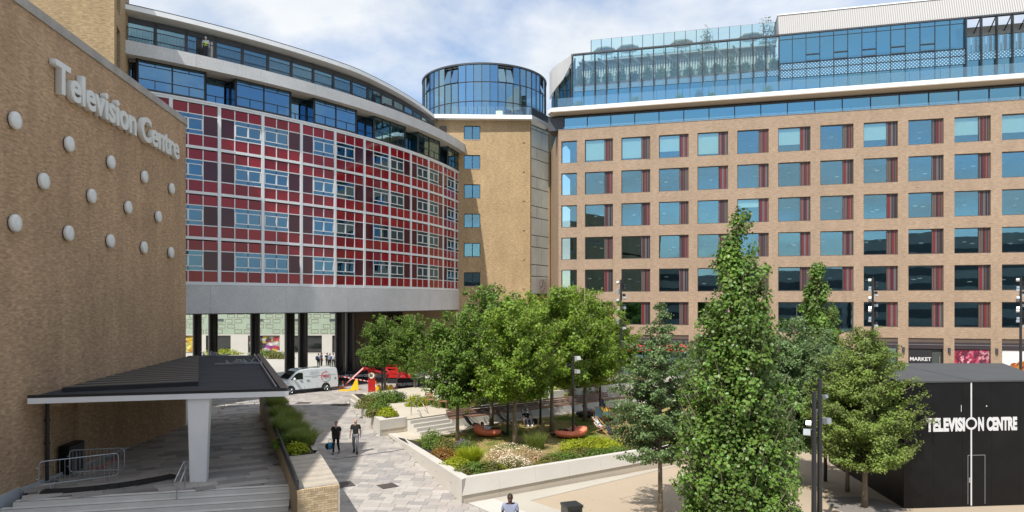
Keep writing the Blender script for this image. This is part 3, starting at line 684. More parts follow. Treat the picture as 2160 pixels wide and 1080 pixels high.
for k in range(9):   # felt seams
    t0 = (k + 1) / 10; a = fl.lerp(Vector((-19.9, 44.2)), t0 ** 1.1); b = fr.lerp(br, t0 ** 1.1)
    strip('felt_seam', a.lerp(b, .42), a.lerp(b, .93), .05, cz + .236, cz + .243, 'felt_seam', 0, cn)
# raised slatted rooflight on the canopy (triangular)
s0, s1, s2 = Vector((-17.35, 26.3)), Vector((-13.05, 28.4)), Vector((-19.85, 42.2))
sl = mbm('black_metal').prism([(s0.x, s0.y), (s1.x, s1.y), (s2.x + .5, s2.y), (s2.x, s2.y)], cz + .237, cz + .40); sl.build('rooflight_base', cn)
n_sl = 17
for k in range(n_sl):
    t0 = (k + .12) / n_sl; t1 = (k + .68) / n_sl
    a0 = s0.lerp(s2, t0); b0_ = s1.lerp(s2 + Vector((.5, 0)), t0); a1 = s0.lerp(s2, t1); b1_ = s1.lerp(s2 + Vector((.5, 0)), t1)
    mb = mbm('slat_metal'); z = cz + .425
    mb.add([(a0.x, a0.y, z), (b0_.x, b0_.y, z), (b1_.x, b1_.y, z), (a1.x, a1.y, z), (a0.x, a0.y, z - .02), (b0_.x, b0_.y, z - .02), (b1_.x, b1_.y, z - .02), (a1.x, a1.y, z - .02)], [(0, 1, 2, 3), (4, 7, 6, 5), (0, 4, 5, 1), (3, 2, 6, 7), (1, 5, 6, 2), (0, 3, 7, 4)])
    mb.build('slat', cn)
# column, wider at the top
cb = Vector((-12.1, 26.4)); zt, zb = cz, 1.0
mb = mbm('white_paint'); rot = Matrix.Rotation(atan2(d.y, d.x), 4, 'Z')
vs = [rot @ Vector(v) for v in ((-.34, -.02, 0), (.25, -.02, 0), (.22, .6, 0), (-.32, .6, 0), (-.42, -.02, zt - zb), (.36, -.02, zt - zb), (.32, .75, zt - zb), (-.40, .75, zt - zb))]
mb.add([(v.x + cb.x, v.y + cb.y, v.z + zb) for v in vs], [(0, 3, 2, 1), (4, 5, 6, 7), (0, 1, 5, 4), (1, 2, 6, 5), (2, 3, 7, 6), (3, 0, 4, 7)]); mb.build('column', cn, bevel=.02)
# bundle of metal letters or clamps lying on the canopy roof
def clamps(name, c, L, lab, seed):
    r = random.Random(seed); mb = mbm('galv'); z = cz + .26
    mb.box(-L / 2, L / 2, -.05, .05, 0, .07, Matrix.Translation((c[0], c[1], z)) @ Matrix.Rotation(.2, 4, 'Z'))
    for k in range(11):
        x = c[0] + r.uniform(-L / 2, L / 2); y = c[1] + .2 * (x - c[0]); mb.tube([(x, y, z + .05), (x + r.uniform(-.3, .3), y + r.uniform(-.3, .3), z + r.uniform(.06, .35))], .02, 5)
    mb.box(-.22, .22, -.25, .25, .0, .14, Matrix.Translation((c[0], c[1], z))); mb.box(-.12, .12, -.1, .1, .14, .26, Matrix.Translation((c[0], c[1], z)))
    tag(mb.build(name), lab, 'rooftop fitting')
clamps('rooftop_bracket', (-15.2, 38.0), 2.5, 'long grey metal bracket with clips lying on the right part of the canopy roof', 3)
clamps('rooftop_bracket', (-19.0, 43.6), 1.6, 'small grey metal bracket at the far end of the canopy roof by the brick wall', 4)

# ------------------------------------------------------------ long brick planter with deck top
PD = Vector((-.42, 1.0)).normalized(); PN = Vector((PD.y, -PD.x))            # PN points right
PL0 = Vector((-7.13, 22.67)); PR0 = Vector((-5.90, 23.38)); ZT = 1.75
pt = empty('brick_planter', (PL0.x, PL0.y, 0), label='long tan brick planter with black handrail edge beside the shaded paved street', cat='planter')
LB = 27.0; fdv = (PR0 - PL0); fw = fdv.length; fd = fdv.normalized(); fn = Vector((fd.y, -fd.x))
mb = mbm('pier_back')
PLe = PL0 + PD * LB; PRe = PR0 + PD * LB
mb.prism([(PL0.x, PL0.y), (PR0.x, PR0.y), (PRe.x, PRe.y), (PLe.x, PLe.y)], -.05, ZT - .08); mb.build('core_wall', pt)
# bricks on the near end
bm_data = []
for nm in 'abc':
    for L in (.215, .1):
        q = mbm('pier_brick_' + nm); q.box(0, L, -.014, 0, 0, .062); bm_data.append((L, q.data('brick')))
mb = mbm('mortar'); p0, p1 = PL0 + fn * .003, PR0 + fn * .003; mb.extrude([(p0.x, p0.y, 0), (p1.x, p1.y, 0), (p1.x, p1.y, ZT - .11), (p0.x, p0.y, ZT - .11)], (fn.x * .004, fn.y * .004, 0)); mb.build('mortar_bed', pt)
rz_ = atan2(fd.y, fd.x); z = ZT - .11; row = 0
while z > .3:
    z -= .0745; s = 0.0 if row % 2 == 0 else -.1125
    while s < fw - .02:
        L = .215
        if s < 0: L = .1; s = 0.0
        if s + L > fw: L = .1
        if s + L <= fw + .01:
            k = rnd.choice([i for i, e in enumerate(bm_data) if abs(e[0] - L) < .01]); P = PL0 + fd * s + fn * (.008 + rnd.uniform(0, .004))
            link('brick', bm_data[k][1], pt, Vector((P.x, P.y, z)) - pt.location, rz_)
        s += L + .0105
    row += 1
# soldier course along the top edge
q = mbm('pier_brick_a'); q.box(0, .065, -.02, .1, 0, .1); qa = q.data('brick'); q = mbm('pier_brick_c'); q.box(0, .065, -.02, .1, 0, .1); qc = q.data('brick')
s = .0
while s < fw - .06:
    P = PL0 + fd * s + fn * .003; link('brick', rnd.choice((qa, qc)), pt, Vector((P.x, P.y, ZT - .105)) - pt.location, rz_); s += .0745
# deck slabs
for k in range(26):
    t0 = .14 + k * .235; t1 = t0 + .227
    if t1 > 5.4: break
    P = [PL0 + PD * t0, PR0 + PD * t0, PR0 + PD * t1, PL0 + PD * t1]
    mbm('deck' if (k * 7) % 3 else 'deck_b').prism([(v.x, v.y) for v in P], ZT - .08, ZT - .0 + rnd.uniform(-.003, .003)).build('deck_slab', pt)
a, b = PL0 + PD * 5.45 + PN * .06, PR0 + PD * 5.45 - PN * .2
c, e = PR0 + PD * LB - PN * .2, PL0 + PD * LB + PN * .06
mbm('soil').prism([(a.x, a.y), (b.x, b.y), (c.x, c.y), (e.x, e.y)], ZT - .1, ZT - .03).build('soil', pt)
for k in range(12):
    t0 = 5.42 + k * 1.78; P = [PR0 + PD * t0 - PN * .2, PR0 + PD * t0, PR0 + PD * (t0 + 1.77), PR0 + PD * (t0 + 1.77) - PN * .2]
    mbm('light_conc').prism([(v.x, v.y) for v in P], ZT - .079, ZT - .005).build('edge_stone', pt)
# brown-black handrail parapet along the forecourt side
P = [PL0 + PD * .0 - PN * .02, PL0 + PD * .0 + PN * .05, PL0 + PD * LB + PN * .05, PL0 + PD * LB - PN * .02]
mbm('black_metal').prism([(v.x, v.y) for v in P], ZT - .02, ZT + .34).build('parapet_rail', pt)

# ------------------------------------------------------------ curved block with red panels
RC = Vector((-61.854, 97.246)); RR = 56.87; TH0 = -.8975
def th_(i): return TH0 + i * 3.6 / RR
def RP(i, dr, z=0.0):
    t = th_(i); r = RR + (dr(i) if callable(dr) else dr); return Vector((RC.x + r * cos(t), RC.y + r * sin(t), z))
def RROT(i): return th_(i) + pi / 2
def band(mb, i0, i1, din, dout, z0, z1, step=.5):
    n = max(1, int(round((i1 - i0) / step))); v = []; f = []
    for k in range(n + 1):
        i = i0 + (i1 - i0) * k / n
        v += [RP(i, dout, z0), RP(i, dout, z1), RP(i, din, z1), RP(i, din, z0)]
    for k in range(n):
        a = k * 4; b = a + 4
        for j in range(4): f.append((a + j, b + j, b + (j + 1) % 4, a + (j + 1) % 4))
    f.append((0, 1, 2, 3)); f.append((n * 4 + 3, n * 4 + 2, n * 4 + 1, n * 4)); mb.add(v, f); return mb
ring = empty('curved_block', (-16.4, 63.1, 0), label='long curved block faced in a grid of red and maroon panels with white framing', cat='building')
rl = -ring.location
IE = 11.45
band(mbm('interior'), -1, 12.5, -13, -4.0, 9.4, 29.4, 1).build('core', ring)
for k in range(5): band(mbm('ceiling' if k else 'charcoal'), -1, IE, -4.0, -.12, 9.35 + 3.6 * k, 9.55 + 3.6 * k, 1).build('floor_slab', ring)
band(mbm('charcoal'), -1, 12.5, -13, .0, 7.0, 7.3, 1).build('soffit', ring)
for k in range(7): band(mbm('aggregate'), -1 + k * 1.8 + .002, -1 + (k + 1) * 1.8 - .002, -.4, .12, 7.08, 9.33, .45).build('fascia_panel', ring)
# main mullions and transoms
mm = mbm('frame_white').box(-.13, .13, -.10, .16, 9.36, 23.86).data('mullion')
for i in range(0, 12): link('mullion', mm, ring, RP(i, 0, 0) + rl, RROT(i))
link('mullion', mm, ring, RP(IE - .03, 0, 0) + rl, RROT(IE))
ml = mbm('frame_white').box(-.13, .13, -.10, .16, 22.0, 23.86).data('mullion'); link('mullion', ml, ring, RP(-1, 0, 0) + rl, RROT(-1))
W = 3.6; ch_ = 2 * RR * sin(1.8 / RR)
tm = {}
for k in range(5):
    hw = (.13, .11, .11, .11, .13)[k]; z = 9.48 + 3.59 * k
    for i in range(-1 if k == 4 else 0, 12):
        ln_ = ch_ / 2 if i < 11 else ch_ / 2 * .45
        m_ = mbm('frame_white').box(-ln_ + .10, ln_ - .10, -.085, .12, -hw, hw).data('transom') if (k, i == 11) not in tm else tm[(k, i == 11)]
        tm[(k, i == 11)] = m_; ic = i + .5 if i < 11 else 11.22
        link('transom', m_, ring, RP(ic, -.03, z) + rl, RROT(ic))
top = band(mbm('frame_white'), -1, IE, -.25, .13, 23.87, 24.0, .5); top.build('parapet_trim', ring)
cw = (ch_ - .26) / 3; X0 = -ch_ / 2 + .13
def panel(matn, w_, h_, nm): return mbm(matn).box(-w_ / 2, w_ / 2, -.012, .03, -h_ / 2, h_ / 2).data(nm)
pr_t = panel('panel_red', cw - .06, .74, 'red_panel'); pr_b = panel('panel_red', cw - .06, .84, 'red_panel'); pm_ = panel('panel_maroon', cw - .06, 1.48, 'maroon_panel')
# storey zones, heights from the transom below
zb0, zb1 = .11, .97; zm0, zm1 = 1.05, 2.55; zt0, zt1 = 2.63, 3.39
bars = {}
for mar_left in (True, False, None):
    mb = mbm('frame_white')
    for z in (1.01, 2.59): mb.box(X0, -X0, -.05, .04, z - .038, z + .038)
    for k in (1, 2):
        x = X0 + cw * k; mb.box(x - .038, x + .038, -.05, .04, zb0, zb1 + .002); mb.box(x - .038, x + .038, -.05, .04, zt0 - .002, zt1)
    x = X0 + cw * (1 if mar_left else 2); mb.box(x - .038, x + .038, -.05, .04, zm0, zm1)
    bars[mar_left] = mb.data('glazing_bar')
fw_ = 2 * cw; wfr = mbm('frame_white')
za, zb_ = -.44, .42
for z in (za, zb_): wfr.box(-fw_ / 2 + .04, fw_ / 2 - .04, -.06, .03, z - .035, z + .035)
wfr.box(-.06, .06, -.058, .03, za, zb_)
for x in (-fw_ / 2 + .07, fw_ / 2 - .07): wfr.box(x - .03, x + .03, -.058, .03, za, zb_)
wfr.mat('charcoal').box(-.025, .025, -.02, .03, -.75, za - .035); wfr.box(-.025, .025, -.02, .03, zb_ + .035, .75)
wfd = wfr.data('window'); wgd = mbm('glass_grid').box(-fw_ / 2 + .035, fw_ / 2 - .035, .0, .012, -.75, .75).data('pane')
vent = mbm('blind').box(-fw_ / 2 + .1, -.06, .10, .12, -.40, .40).data('blind')
for st_ in range(4):
    zf = 9.48 + 3.59 * st_
    for i in range(-1 if st_ == 3 else 0, 12):
        part = i == 11
        ic = i + .5; mar_left = (i % 2 == 1)
        if part:
            for c_ in range(1):
                ic2 = 11.22
                m2 = mbm('panel_red').box(-.62, .62, -.012, .03, -.37, .37).data('red_panel')
                link('red_panel', m2, ring, RP(ic2, -.01, zf + 3.0) + rl, RROT(ic2)); link('red_panel', m2, ring, RP(ic2, -.01, zf + .54) + rl, RROT(ic2))
                m2 = mbm('glass_grid').box(-.62, .62, 0, .012, -.74, .74).data('window'); link('window', m2, ring, RP(ic2, -.01, zf + 1.8) + rl, RROT(ic2))
            continue
        rz = RROT(ic); base = RP(ic, -.01, 0); ux = Vector((cos(rz), sin(rz), 0))
        link('glazing_bar', bars[mar_left], ring, Vector((base.x, base.y, zf)) + rl, rz)
        for c_ in range(3):
            xc = X0 + cw * (c_ + .5); p = base + ux * xc
            link('red_panel', pr_t, ring, Vector((p.x, p.y, zf + (zt0 + zt1) / 2)) + rl, rz)
            link('red_panel', pr_b, ring, Vector((p.x, p.y, zf + (zb0 + zb1) / 2)) + rl, rz)
        xm = X0 + cw * (.5 if mar_left else 2.5); p = base + ux * xm
        link('maroon_panel', pm_, ring, Vector((p.x, p.y, zf + 1.8)) + rl, rz)
        xw = X0 + cw * (2 if mar_left else 1); p = base + ux * xw
        o = link('window', wfd, ring, Vector((p.x, p.y, zf + 1.8)) + rl, rz); pn_ = link('pane', wgd, o); pn_.rotation_euler = (rnd.uniform(-.012, .012), 0, rnd.uniform(-.012, .012))
        if rnd.random() < .25: link('blind', vent, o)
# loft glazing between the red grid and the concrete ledge
LZ0, LZ1 = 24.0, 26.3
def loftbay(i0, i1, dr, nm, n):
    ia, ib = RP(i0, dr), RP(i1, dr); L = (ib - ia).length; rz = atan2((ib - ia).y, (ib - ia).x); H = LZ1 - LZ0
    fr_ = mbm('black_metal')
    for z0, z1 in ((0, .16), (H - .10, H), (.83, .88), (H - .45, H - .40)): fr_.box(0, L, -.05, .05, z0, z1)
    for k in range(n + 1): x = L * k / n; x = min(max(x, .05), L - .05); fr_.box(x - .05, x + .05, -.06, .06, 0, H)
    for k in range(n): x = L * (k + .5) / n; fr_.box(x - .025, x + .025, -.04, .04, .16, .83); fr_.box(x - .025, x + .025, -.04, .04, H - .40, H - .1)
    o = link(nm, fr_.data(nm), ring, Vector((ia.x, ia.y, LZ0)) + rl, rz)
    g = mbm('glass_loft')
    for k in range(n):
        g = mbm('glass_ring' if (i0 + i1) / 2 < 5.6 else 'glass_loft'); g.box(L * k / n + .03, L * (k + 1) / n - .03, -.006, .006, .1, H - .05); link('pane', g.data('pane'), o)
k = -1
while True:
    s = -.64 + 2 * k; k += 1
    if s > IE: break
    e = s + 1.34; s_ = max(s, -.75)
    if e > s_ + .1 and s_ < IE: loftbay(s_, min(e, IE), .08, 'window_bay', 2)
    s2_, e2 = max(e, -.75), min(s + 2.0, IE)
    if e2 > s2_ + .05: loftbay(s2_, e2, -1.1, 'recessed_window', 1)
    if e < IE:   # side cheeks
        for ii, sg in ((e, 1), (s + 2.0, -1)):
            if ii < IE:
                a_, b_ = RP(ii, .08), RP(ii, -1.1); mb = mbm('glass_ring'); mb.quad((a_.x, a_.y, LZ0), (b_.x, b_.y, LZ0), (b_.x, b_.y, LZ1), (a_.x, a_.y, LZ1)); mb.build('side_pane', ring)
                for q_ in (a_, b_): mbm('black_metal').box(q_.x - .07, q_.x + .07, q_.y - .07, q_.y + .07, LZ0, LZ1).build('corner_post', ring)
band(mbm('charcoal'), -1, IE, -4, .02, 23.9, 24.02, .5).build('loft_floor', ring)
band(mbm('plaster'), -1, IE, -4.2, -3.9, 24.0, 26.3, .5).build('loft_back_wall', ring)
for k in range(9): band(mbm('aggregate'), -.95 + k * 1.40 + .002, -.95 + (k + 1) * 1.40 - .002, -4, .85, 26.3, 27.3, .35).build('ledge_panel', ring)
# penthouse
def pd(i): return -.35 if i < 5 else (-.35 - (i - 5) * .36)
def rd(i): return .9 if i < 4.5 else (.9 - (i - 4.5) * .48)
PZ0, PZ1 = 27.3, 29.45
i = -.9; idx = 0
while i < 9.3:
    j = i + .615; ia, ib = RP(i, pd), RP(j, pd); L = (ib - ia).length; rz = atan2((ib - ia).y, (ib - ia).x); H = PZ1 - PZ0
    fr_ = mbm('charcoal'); fr_.box(0, L, -.06, .06, 0, .12); fr_.box(0, L, -.08, .06, H - .42, H); fr_.box(.0, .12, -.08, .08, 0, H); fr_.box(L - .10, L, -.07, .08, 0, H)
    o = link('terrace_window', fr_.data('terrace_window'), ring, Vector((ia.x, ia.y, PZ0)) + rl, rz)
    if idx == 2:
        g = mbm('glass_loft').box(.1, .75, -.005, .005, .1, H - .4); link('pane', g.data('pane'), o)
        g = mbm('white_paint').box(L - .30, L - .12, .1, .9, 0, H - .4); link('open_door', g.data('open_door'), o)
    else:
        g = mbm('glass_loft').box(.1, L - .08, -.005, .005, .1, H - .4); link('pane', g.data('pane'), o)
    i = j; idx += 1
band(mbm('plaster'), -1, 9.3, -5.5, -5.3, PZ0, 29.5, .5).build('penthouse_back_wall', ring)
band(mbm('white_paint'), -1, 9.2, -13, rd, 29.55, 29.9, .35).build('roof_slab', ring)
band(mbm('charcoal'), -1, 9.2, -13, lambda i: rd(i) - .08, 29.902, 30.0, .35).build('roof_edge', ring)
band(mbm('charcoal'), 6.0, IE, -8, lambda i: -.5 - max(0, i - 6) * .1, 27.31, 28.2, .35).build('terrace_upstand', ring)
# railing
ra = mbm('black_metal')
n = 330
for k in range(n):
    i = -.9 + k * (9.2 / n); p = RP(i, .62); r_ = .011
    r_ = .008; ra.box(p.x - r_, p.x + r_, p.y - r_, p.y + r_, 27.3, 28.32)
band(ra, -.9, 8.3, .59, .65, 28.32, 28.37, .3); band(ra, -.9, 8.3, .60, .64, 27.36, 27.39, .3)
ra.build('railing', ring, kind='stuff')
# things under the block: black columns
grp = 'black columns under the curved block'
cd = MB().mat('column_black'); cd.smooth = True
def fcol(px, d, wd, lab):
    sl_ = (px - 1080) / FPX; best = None
    for Y in np.arange(55, 100, .1):
        e = abs(math.hypot(sl_ * Y - RC.x, Y - RC.y) - (RR - d))
        if best is None or e < best[0]: best = (e, Y)
    Y = best[1]; X = sl_ * Y; r = wd * Y / FPX / 2
    mb = mbm('column_black'); mb.lathe([(r, 0), (r, 7.02)], 20, Matrix.Translation((X, Y, 0))); return tag(mb.build('column'), lab, 'column', grp), X, Y
fcol(416, 5, 18, 'leftmost black column under the curved block, next to the brick hall')
fcol(449.5, 8, 19, 'second black column from the brick hall, left of the graffiti shop window')
fcol(538, 6, 20, 'black column standing right of the graffiti shop window behind the canopy')
fcol(611, 8, 21, 'left one of the close pair of black columns behind the van')
fcol(639, 6, 20, 'right one of the close pair of black columns behind the van')
for px, w_ in ((717, 21), (739, 22)): fcol(px, 5 if px == 717 else 6, w_, 'left half of the thick double black column by the banner' if px == 717 else 'right half of the thick double black column, nearest to the round tree')
band(mbm('column_black'), 6.4, 11.3, -8, -6.5, 0, 7.0, .6).build('lobby_wall', ring)

# far courtyard wall
FY = 107.0
cw_ = empty('courtyard_building', (-40, FY, 0), label='pale green tiled courtyard building with shop windows seen below the curved block', cat='building')
CF = Frame((-75, FY), (1, 0))
op = []; xs_ = [(-75 + 6.6 * k) for k in range(11)]
for k in range(10): op.append((6.6 * k + .6, 6.6 * k + 5.6 - (1.1 if k % 3 == 1 else 0), .05, 2.75))
w = mbm('mint'); facade(w, CF, 0, 66, 2.95, 14, [], .3); w.build('tiled_wall', cw_)
w = mbm('strip_white'); facade(w, CF, 0, 66, 0, 2.95, op, .3, -.02); w.build('wall', cw_)
for k, h in enumerate(op):
    mb = mbm('black_metal'); a, b = h[0], h[1]
    fbox(mb, CF, a, b, -.30, -.24, 0, .15); fbox(mb, CF, a, b, -.30, -.24, 2.6, 2.75)
    for q_ in (a, a + (b - a) * .36, a + (b - a) * .40, b - .08): fbox(mb, CF, q_, q_ + .08, -.30, -.22, .15, 2.6)
    o = mb.build('shop_window', cw_)
    if k in (5,): g = mbm('poster_graffiti')
    elif k == 3: g = mbm('poster_yellow')
    else: g = mbm('car_glass')
    fbox(g, CF, a, b, -.34, -.31, .1, 2.7); g.build('pane', o)
mb = mbm('interior'); fbox(mb, CF, 0, 66, -8, -5, 0, 14); mb.build('interior_wall', cw_)
# raised square tile outlines and dark vents
gm = mbm('mint_groove')
for ix in range(44):
    for iz in range(5):
        if (ix * 5 + iz * 3) % 4 == 0: continue
        x = ix * 1.5 + (iz % 2) * .4; z = 3.1 + iz * .8
        for a, b, c, d_ in ((x, x + 1.15, z, z + .05), (x, x + 1.15, z + .55, z + .6), (x, x + .05, z + .05, z + .55), (x + 1.1, x + 1.15, z + .05, z + .55)):
            fbox(gm, CF, a, b, .004, .03, c, d_)
gm.build('tile_pattern', cw_, kind='stuff')
for ix in range(11):
    for z in (5.0, 6.2):
        a = 3.0 + ix * 6.2; mb = mbm('outside_dark'); fbox(mb, CF, a, a + 2.0, .035, .06, z, z + .35); mb.build('vent_slot', cw_)
# ------------------------------------------------------------ brick block behind the hall
LBk = empty('rear_brick_block', (-26.8, 46, 0), label='sunlit yellow brick block rising behind the brown hall with dark openings in its side', cat='building')
LF = Frame((-26.8, 46), (.93, .37)); SF = Frame((-26.8, 46), (-.36, .93))
w = mbm('tower_brick'); w.quad(LF(-40, 0, 0), LF(0, 0, 0), LF(0, 0, 33), LF(-40, 0, 33)); w.build('front_wall', LBk)
holes = [(.9, 2.3, 24.2 + 3.9 * k, 27.0 + 3.9 * k) for k in (-1, 0, 1)]
w = mbm('tower_brick'); facade(w, SF, 0, 6.2, 0, 33, holes, .3); w.build('side_wall', LBk)
for h in holes:
    mb = mbm('black_metal'); fbox(mb, SF, h[0], h[1], -.29, -.22, h[2], h[2] + .08); fbox(mb, SF, h[0], h[1], -.29, -.22, h[3] - .08, h[3]); fbox(mb, SF, h[0] + .62, h[0] + .70, -.29, -.22, h[2], h[3]); o = mb.build('window', LBk)
    g = mbm('car_glass'); fbox(g, SF, h[0], h[1], -.34, -.30, h[2], h[3]); g.build('pane', o)
mbm('charcoal').prism([tuple(LF(-40, -.1, 0))[:2], tuple(LF(-.1, -.1, 0))[:2], tuple(SF(6.1, -.1, 0))[:2], tuple(SF(6.1, -30, 0))[:2]], 32.6, 32.8).build('roof', LBk)

# ------------------------------------------------------------ yellow brick tower block
TB = Frame((-14, 83.55), (1, .0295))
tower = empty('stair_tower', (2.0, 84, 0), label='yellow brick tower with a column of small windows and a white roof edge', cat='building')
tw = []
for k in range(6): tw.append((8.1, 10.1, 27.95 - 3.6 * k, 29.65 - 3.6 * k))
w = mbm('tower_brick'); facade(w, TB, 0, 16.25, 0, 30.3, tw, .28); w.build('wall', tower)
for h in tw:
    mb = mbm('black_metal')
    for a, b, c, d_ in ((h[0], h[1], h[2], h[2] + .07), (h[0], h[1], h[3] - .07, h[3]), (h[0], h[0] + .07, h[2], h[3]), (h[1] - .07, h[1], h[2], h[3]), (h[0] + .98, h[0] + 1.08, h[2], h[3])): fbox(mb, TB, a, b, -.27, -.20, c, d_)
    o = mb.build('window', tower); g = mbm('glass_office'); fbox(g, TB, h[0], h[1], -.26, -.24, h[2], h[3]); g.build('pane', o)
    mb = mbm('coping'); fbox(mb, TB, h[0] - .03, h[1] + .03, -.2, .04, h[2] - .05, h[2] + .005); mb.build('sill', tower)
    mb = mbm('tower_brick'); fbox(mb, TB, 15.3, 15.55, .0, .07, h[2] - .35, h[2] - .12); mb.build('vent_cover', tower)
mb = mbm('interior'); fbox(mb, TB, 6.5, 12, -2.5, -1.2, 0, 30); mb.build('interior_wall', tower)
mb = mbm('brown_metal'); fbox(mb, TB, 5.1, 6.0, .0, .05, 28.2, 29.6); mb.build('roof_door', tower)
t1 = TB(16.25, 0, 0); TS = Frame((t1.x, t1.y), (3.15, 4.75)); tl = 5.4
w = mbm('tower_brick'); fbox(w, TS, 0, .25, -.6, 0, 0, 30.3); fbox(w, TS, tl - .75, tl, -.6, 0, 0, 30.3); w.quad(TS(.25, -.16, 0), TS(tl - .75, -.16, 0), TS(tl - .75, -.16, 9), TS(.25, -.16, 9)); w.build('corner_pier', tower)
mb = mbm('glass_block')
z = 9.0; k = 0
while z < 29.8:
    h = (2.2, 1.45)[k % 2]; k += 1; z1 = min(z + h, 29.9)
    for a, b in (((.25, .25 + 2.6), (2.85, tl - .75)) if k % 2 else ((.25, 1.75), (1.75, tl - .75))):
        mb = mbm('glass_block'); fbox(mb, TS, a + .05, b - .05, -.14, -.10, z + .05, z1 - .05); mb.build('glass_panel', tower)
    z = z1
mb = mbm('black_metal'); fbox(mb, TS, .25, tl - .75, -.2, -.143, 8.8, 30.0); mb.build('panel_backing', tower)
# clock on the glass strip
cf = TS(3.0, 0, 10.1)
ck = mbm('print_white'); fbox(ck, TS, 1.6, 4.3, -.09, -.06, 9.05, 11.0); o = ck.build('clock_face', tower)
mb = mbm('black_metal')
for k in range(12):
    t = 2 * pi * k / 12; a = 2.95 + .72 * sin(t); zz_ = 10.05 + .72 * cos(t); fbox(mb, TS, a - .06, a + .06, -.058, -.04, zz_ - .06, zz_ + .06)
mb.build('hour_mark', o, kind='stuff')
mb = mbm('black_metal'); mb.tube([TS(2.95, -.03, 10.05), TS(3.15, -.03, 10.65)], .04, 5); mb.tube([TS(2.95, -.03, 10.05), TS(2.55, -.03, 9.8)], .05, 5); mb.build('clock_hands', o)
# roof slab
rp_ = [(-12.5, 82.6), (2.43, 83.2), (5.75, 88.9), (5.75, 104), (-12.5, 104)]
mbm('white_paint').prism(rp_, 30.3, 30.78).build('roof_slab', tower)
mb = mbm('charcoal').prism([(2.1, 84.0), (2.4, 83.5), (5.7, 89.1), (5.4, 89.4)], 30.782, 31.75); mb.build('roof_upstand', tower)
# glass drum on top
drum = empty('glass_drum', (-3.8, 94.4, 30.78), label='round glass rooftop pavilion with black mullions on the yellow brick tower', cat='building')
DR = 8.45; ND = 52; zs_ = [30.9, 33.3, 35.75, 37.95]
mb = mbm('interior'); mb.lathe([(3.0, 0.12), (3.0, 7.0)], 24); local(drum, 'core', mb)
mb = mbm('ceiling')
for z in (.02, 3.0, 6.98): mb.lathe([(DR - .15, z), (DR - .15, z + .08)], 52)
local(drum, 'floor_slab', mb, kind='stuff')
gmesh = {}
chd = 2 * DR * sin(pi / ND)
for r in range(3):
    h = zs_[r + 1] - zs_[r]; gmesh[r] = mbm('glass_drum').box(-chd / 2 + .03, chd / 2 - .03, -.01, .01, .03, h - .03).data('pane')
fm = mbm('black_metal').box(-.04, .04, -.09, .05, 0, 7.05).data('mullion')
op_ = {4: 1, 8: 1, 11: 1, 30: 1, 33: 1}
for k in range(ND):
    t = 2 * pi * (k + .5) / ND - pi / 2
    if sin(t) > .35: continue
    for r in range(3):
        o = link('pane', gmesh[r], drum, (DR * cos(t), DR * sin(t), zs_[r] - 30.78), t + pi / 2)
        if r == 2 and (k in (2, 3, 47, 48, 9, 43)):
            o.location.x += .22 * cos(t); o.location.y += .22 * sin(t); o.rotation_euler = (radians(-14), 0, t + pi / 2)
    t2 = 2 * pi * k / ND - pi / 2; link('mullion', fm, drum, (DR * cos(t2), DR * sin(t2), .12), t2 + pi / 2)
for r in range(4):
    z = zs_[r] - 30.78; mb = mbm('black_metal'); n = 52; vs = []; fs = []
    for k in range(n):
        t = 2 * pi * k / n
        for rr_, zz_ in ((DR - .06, z - .05), (DR + .07, z - .05), (DR + .07, z + .05), (DR - .06, z + .05)): vs.append((rr_ * cos(t), rr_ * sin(t), zz_))
    for k in range(n):
        for j in range(4): a, b = k * 4 + j, k * 4 + (j + 1) % 4; a2, b2 = ((k + 1) % n) * 4 + j, ((k + 1) % n) * 4 + (j + 1) % 4; fs.append((a, a2, b2, b))
    mb.add(vs, fs); local(drum, 'ring_transom', mb)
mb = mbm('charcoal'); mb.lathe([(DR + .15, 7.14), (DR + .15, 7.35), (DR - .5, 7.45)], 64); local(drum, 'roof', mb)
# balustrade, box and chairs on the tower roof
tb = empty('roof_balustrade', (-5, 83.2, 30.8), label='clear glass balustrade in front of the round rooftop pavilion', cat='balustrade')
for k in range(9):
    a = Vector((-7.5 + k * 1.1, 83.15 + k * .035, 30.8)); mb = mbm('glass_clear'); mb.quad(a, a + Vector((1.06, .03, 0)), a + Vector((1.06, .03, 1.05)), a + Vector((0, 0, 1.05))); mb.build('glass_panel', tb)
    mb = mbm('black_metal'); mb.box(a.x - .03, a.x + .01, a.y - .02, a.y + .02, 30.8, 31.85); mb.build('post', tb)
mb = mbm('cream').box(-2.0, -1.15, 83.9, 84.3, 30.8, 31.5); mb.mat('timber').box(-1.75, -1.35, 84.0, 84.2, 31.501, 31.62); tag(mb.build('planter_box', bevel=.02), 'small cream planter box on the tower roof in front of the glass drum', 'planter')
def bistro_chair(name, p, rz, matn='black_metal', seat=None, label=None, cat='chair', s=1.0, group=None):
    t = empty(name, p, rz, label, cat, group)
    mb = mbm(seat or matn)
    for k in range(4): mb.box(-.21 * s, .21 * s, (-.20 + .105 * k) * s, (-.115 + .105 * k) * s, .43 * s, .455 * s)
    local(t, 'seat', mb)
    mb = mbm(seat or matn)
    for k in range(3): mb.box(-.20 * s, .20 * s, .205 * s, .23 * s, (.58 + .1 * k) * s, (.65 + .1 * k) * s)
    local(t, 'backrest', mb)
    for sx_ in (-1, 1):
        for y in (-.19, .2): mb = mbm(matn); mb.tube([(sx_ * .2 * s, y * s, .43 * s if y < 0 else .86 * s), (sx_ * .2 * s, (y - (.03 if y < 0 else -.05)) * s, 0)], .013 * s, 5); local(t, 'leg', mb)
    return t
bistro_chair('roof_chair', (1.2 - 1.6, 84.3, 30.8), .4, label='left black metal chair on the tower roof terrace by the drum')
